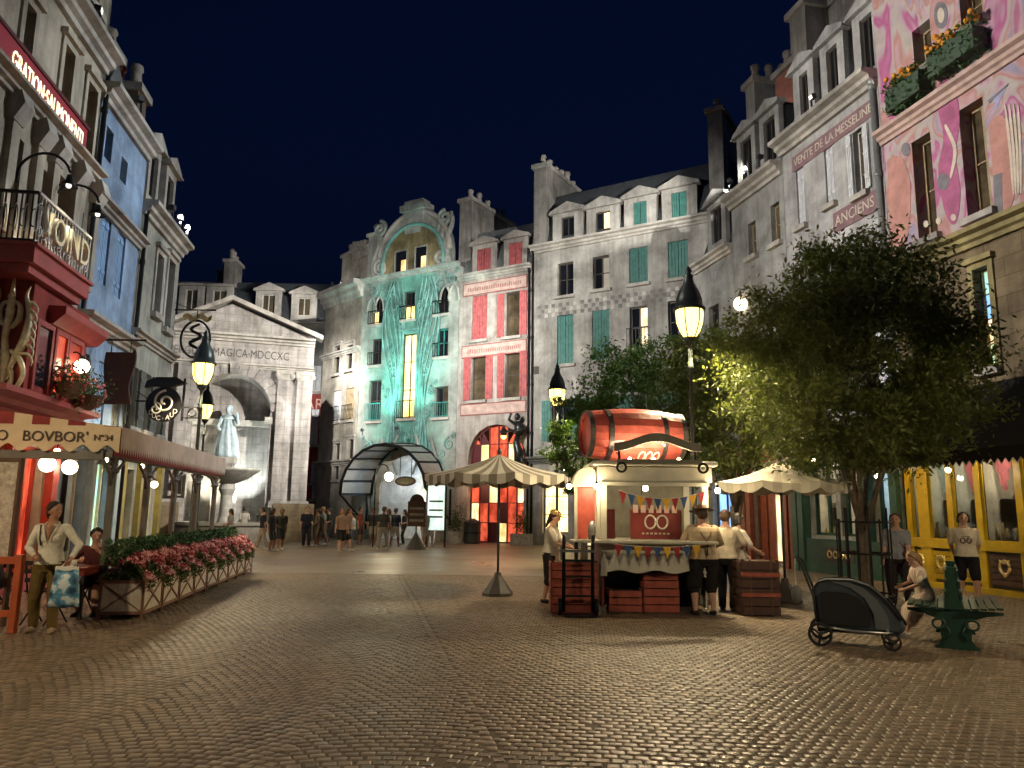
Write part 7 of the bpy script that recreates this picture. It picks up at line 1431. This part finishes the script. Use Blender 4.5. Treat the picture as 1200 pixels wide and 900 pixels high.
# from the cornice of the left row onto the centre row and the right row
c = BLUE.world(1.7,-.3,11.75); flood(c,FMAIN.world(5,0,10),11500,WH,'floodlight on the blue house cornice aimed at the cream house',50)
c = SAGE.world(1.6,-.3,10.2); flood(c,FTEAL.world(3.5,0,10.5),11000,WH,'floodlight on the sage house cornice aimed at the teal house',50)
c = SAGE.world(3.2,-.3,10.2); flood(c,FPINK.world(2.3,0,8.5),8500,WH,'floodlight at the end of the sage house aimed at the red-shuttered house',36)
c = CORNER.world(8.7,-.3,12.2); flood(c,ANC.world(2.2,0,10),6000,(1,.95,.88),'floodlight on the cream house cornice aimed at the painted sign house',60)
c = CORNER.world(7.3,-.3,12.2); flood(c,MUR.world(2.2,0,10),5200,(1,.90,.80),'floodlight on the cream house cornice aimed at the mural',58)
c = SAGE.world(2.4,-.3,10.2); flood(c,FNARROW.world(2.4,0,8.5),12000,WH,'floodlight on the sage house cornice aimed at the narrow house',26)
flood(FPORT.world(6.9,1.2,11.5),Vector((-11.8,48.6,6)),2600,WH,'floodlight behind the portal roof aimed at the red painted wall',110)
flood(GREY.world(2.6,-.4,13.4),FMAIN.world(1.5,1.5,17),6500,WH,'floodlight on the grey house cornice aimed at the cream house chimneys',48)
# from the right row onto the left row
c = ANC.world(2.2,-.4,13.95); flood(c,BLUE.world(1.8,0,7),7500,(.86,.94,1),'floodlight on the painted sign house cornice aimed at the blue house',52)
c = MUR.world(1.2,-.2,11.95); flood(c,CORNER.world(7.5,0,8.5),6500,(1,.87,.66),'floodlight on the mural ledge aimed at the cream corner house',55)
c = GREY.world(1.6,-.4,13.4); flood(c,FPORT.world(4,0,7),42000,(1,.95,.86),'floodlight on the grey house cornice aimed at the stone portal',34)
c = GREY.world(.6,-.4,13.4); flood(c,FNARROW.world(2.5,0,10),16000,WH,'floodlight at the end of the grey house cornice aimed at the narrow house',34)
for k_,(x_,lab) in enumerate(((kx(738),'left'),(kx(766),'mid'),(kx(796),'right'))):
    P = Vector((KX+x_,KY-.10,kz(541))); e = thing('barrel_lamp',('small lamp by the pulley lighting the barrel','small lamp under the painted emblem lighting the barrel','small lamp by the far strut lighting the barrel')[k_],'lamp',P,0,'lamps behind the bowed plank'); MB().ball((0,0,.03),.03,10,8).build('glass','bulb',e,smooth=True); MB().lathe([(.035,-.06),(.035,0)],(0,0,.0),10).build('socket','iron',e); lamp_light('POINT',e,(0,-.02,.05),30,(1,.78,.5),.035)
e = thing('counter_lamp','lamp inside the kiosk above the menu boards','lamp',(KX,KY+.6,zo+.0)); MB().ball((0,0,0),.05,10,8).build('glass','bulb',e,smooth=True); MB().tube([(0,0,.04),(0,0,.1)],.01,5).build('cord','iron',e); lamp_light('POINT',e,(0,0,-.02),26,(1,.84,.6),.05)
# close coloured lights on ledges
a = FTEAL; t = a.world(3.4,0,10)
flood(a.world(2.2,-2.0,6.0),a.world(3.0,0,11),850,(.35,1,.86),'teal floodlight above the ribbed canopy',95); flood(a.world(4.6,-2.0,6.0),a.world(4.0,0,12),850,(.35,1,.86),'second teal floodlight above the ribbed canopy by the relief stems',95)
fx = FNARROW; flood(fx.world(2.6,-.4,15.6),fx.world(2.0,-.3,8),900,WH,'floodlight on the narrow house cornice shining down its front',100)
a = FPORT; flood(a.world(ax+ar-.3,.3,1.3),a.world(ax-.8,1.5,7.5),1300,(.9,1,.95),'floodlight behind the fountain shining into the niche',95); flood(a.world(ax-ar+.3,.3,1.3),a.world(ax+.8,1.6,7),1000,(1,.95,.75),'warm floodlight at the foot of the niche',100); flood(a.world(ax+.1,-1.0,2.6),a.world(f.uz(265,500)[0] if False else ax-.3,.8,6),120,(.55,.9,1),'blue floodlight aimed at the draped statue',60)
flood(FNARROW.world(1.6,-.5,15.7),Vector((-16,50,15)),1500,WH,'floodlight on the narrow house cornice aimed at the mansard dormers',90)
# passage lights
for k_,(u_, y_, z_, cl, pw) in enumerate(((cc+.6,2.2,3.6,(.45,.72,1),900),(cc-.3,3.5,2.2,(1,.85,.5),900),(cc+1.8,5.5,4.0,(.8,.95,1),900))):
    P = FTEAL.world(u_,y_,z_); e = thing('passage_lamp',('bluish hanging lamp just inside the street arch','low warm hanging lamp in the vaulted passage','pale hanging lamp at the far end of the vaulted passage')[k_],'lamp',P,0,'lamps in the passage'); MB().ball((0,0,0),.12,12,8).build('globe','globe',e,smooth=True); MB().tube([(0,0,.1),(0,0,.9)],.012,5).build('cord','iron',e); lamp_light('POINT',e,(0,0,0),pw,cl,.13)
# shop interior and entrance lights
for P,pw,cl,lab in ((MUR.world(.45,-1.2,2.55),150,(1,.72,.34),'bright bulb bracket at the corner of the yellow shopfront'),(MUR.world(2.4,-1.0,2.6),110,(1,.82,.5),'bulb under the black awning by the yellow pilasters'),(MUR.world(4.6,-1.0,2.6),110,(1,.8,.5),'bulb under the black awning by the rose curtains'),
                    (FPINK.world(1.3,-.7,3.1),160,(1,.55,.3),'warm entrance lamp at the arched red doorway'),(FPINK.world(3.4,-.7,3.1),130,(1,.5,.3),'warm entrance lamp near the lantern statue'),(ANC.world(2.1,-.9,3.1),110,(1,.85,.6),'lamp over the green shopfront'),(GREY.world(1.7,-.9,2.95),150,(1,.8,.5),'lamp over the red wooden shop door'),(FMAIN.world(2.4,-.9,3.6),90,(1,.86,.5),'lamp over the shop windows of the cream house')):
    e = thing('shop_lamp',lab,'lamp',P,0,'shop lamps'); MB().ball((0,0,0),.055,12,8).build('glass','bulb',e,smooth=True); m = MB(); m.lathe([(.05,.05),(.05,.09),(.02,.12)],(0,0,0),10); m.tube([(0,0,.1),(0,0,.4)],.012,6); m.build('fitting','iron',e,smooth=True); lamp_light('POINT',e,(0,0,0),pw,cl,.06)
for k_,(u,y) in enumerate(((6.2,-1.4),(8.4,-1.4),(10.6,-1.4))):
    P = CORNER.world(u,y,2.5); e = thing('awning_lamp',('small warm lamp under the lettered end of the café awning','small warm lamp under the middle of the café awning','small warm lamp under the café awning by the ochre door')[k_],'lamp',P,0,'lamps under the café awning'); MB().ball((0,0,0),.05,10,8).build('glass','bulb',e,smooth=True); MB().tube([(0,0,.04),(0,0,.42)],.008,5).build('cord','iron',e); lamp_light('POINT',e,(0,0,0),60,(1,.7,.4),.055)
SC.cycles.use_denoising = True
SC.cycles.sample_clamp_indirect = 4
SC.cycles.max_bounces = 5
SC.cycles.diffuse_bounces = 2; SC.cycles.glossy_bounces = 2
SC.cycles.caustics_reflective = False; SC.cycles.caustics_refractive = False
# (end)
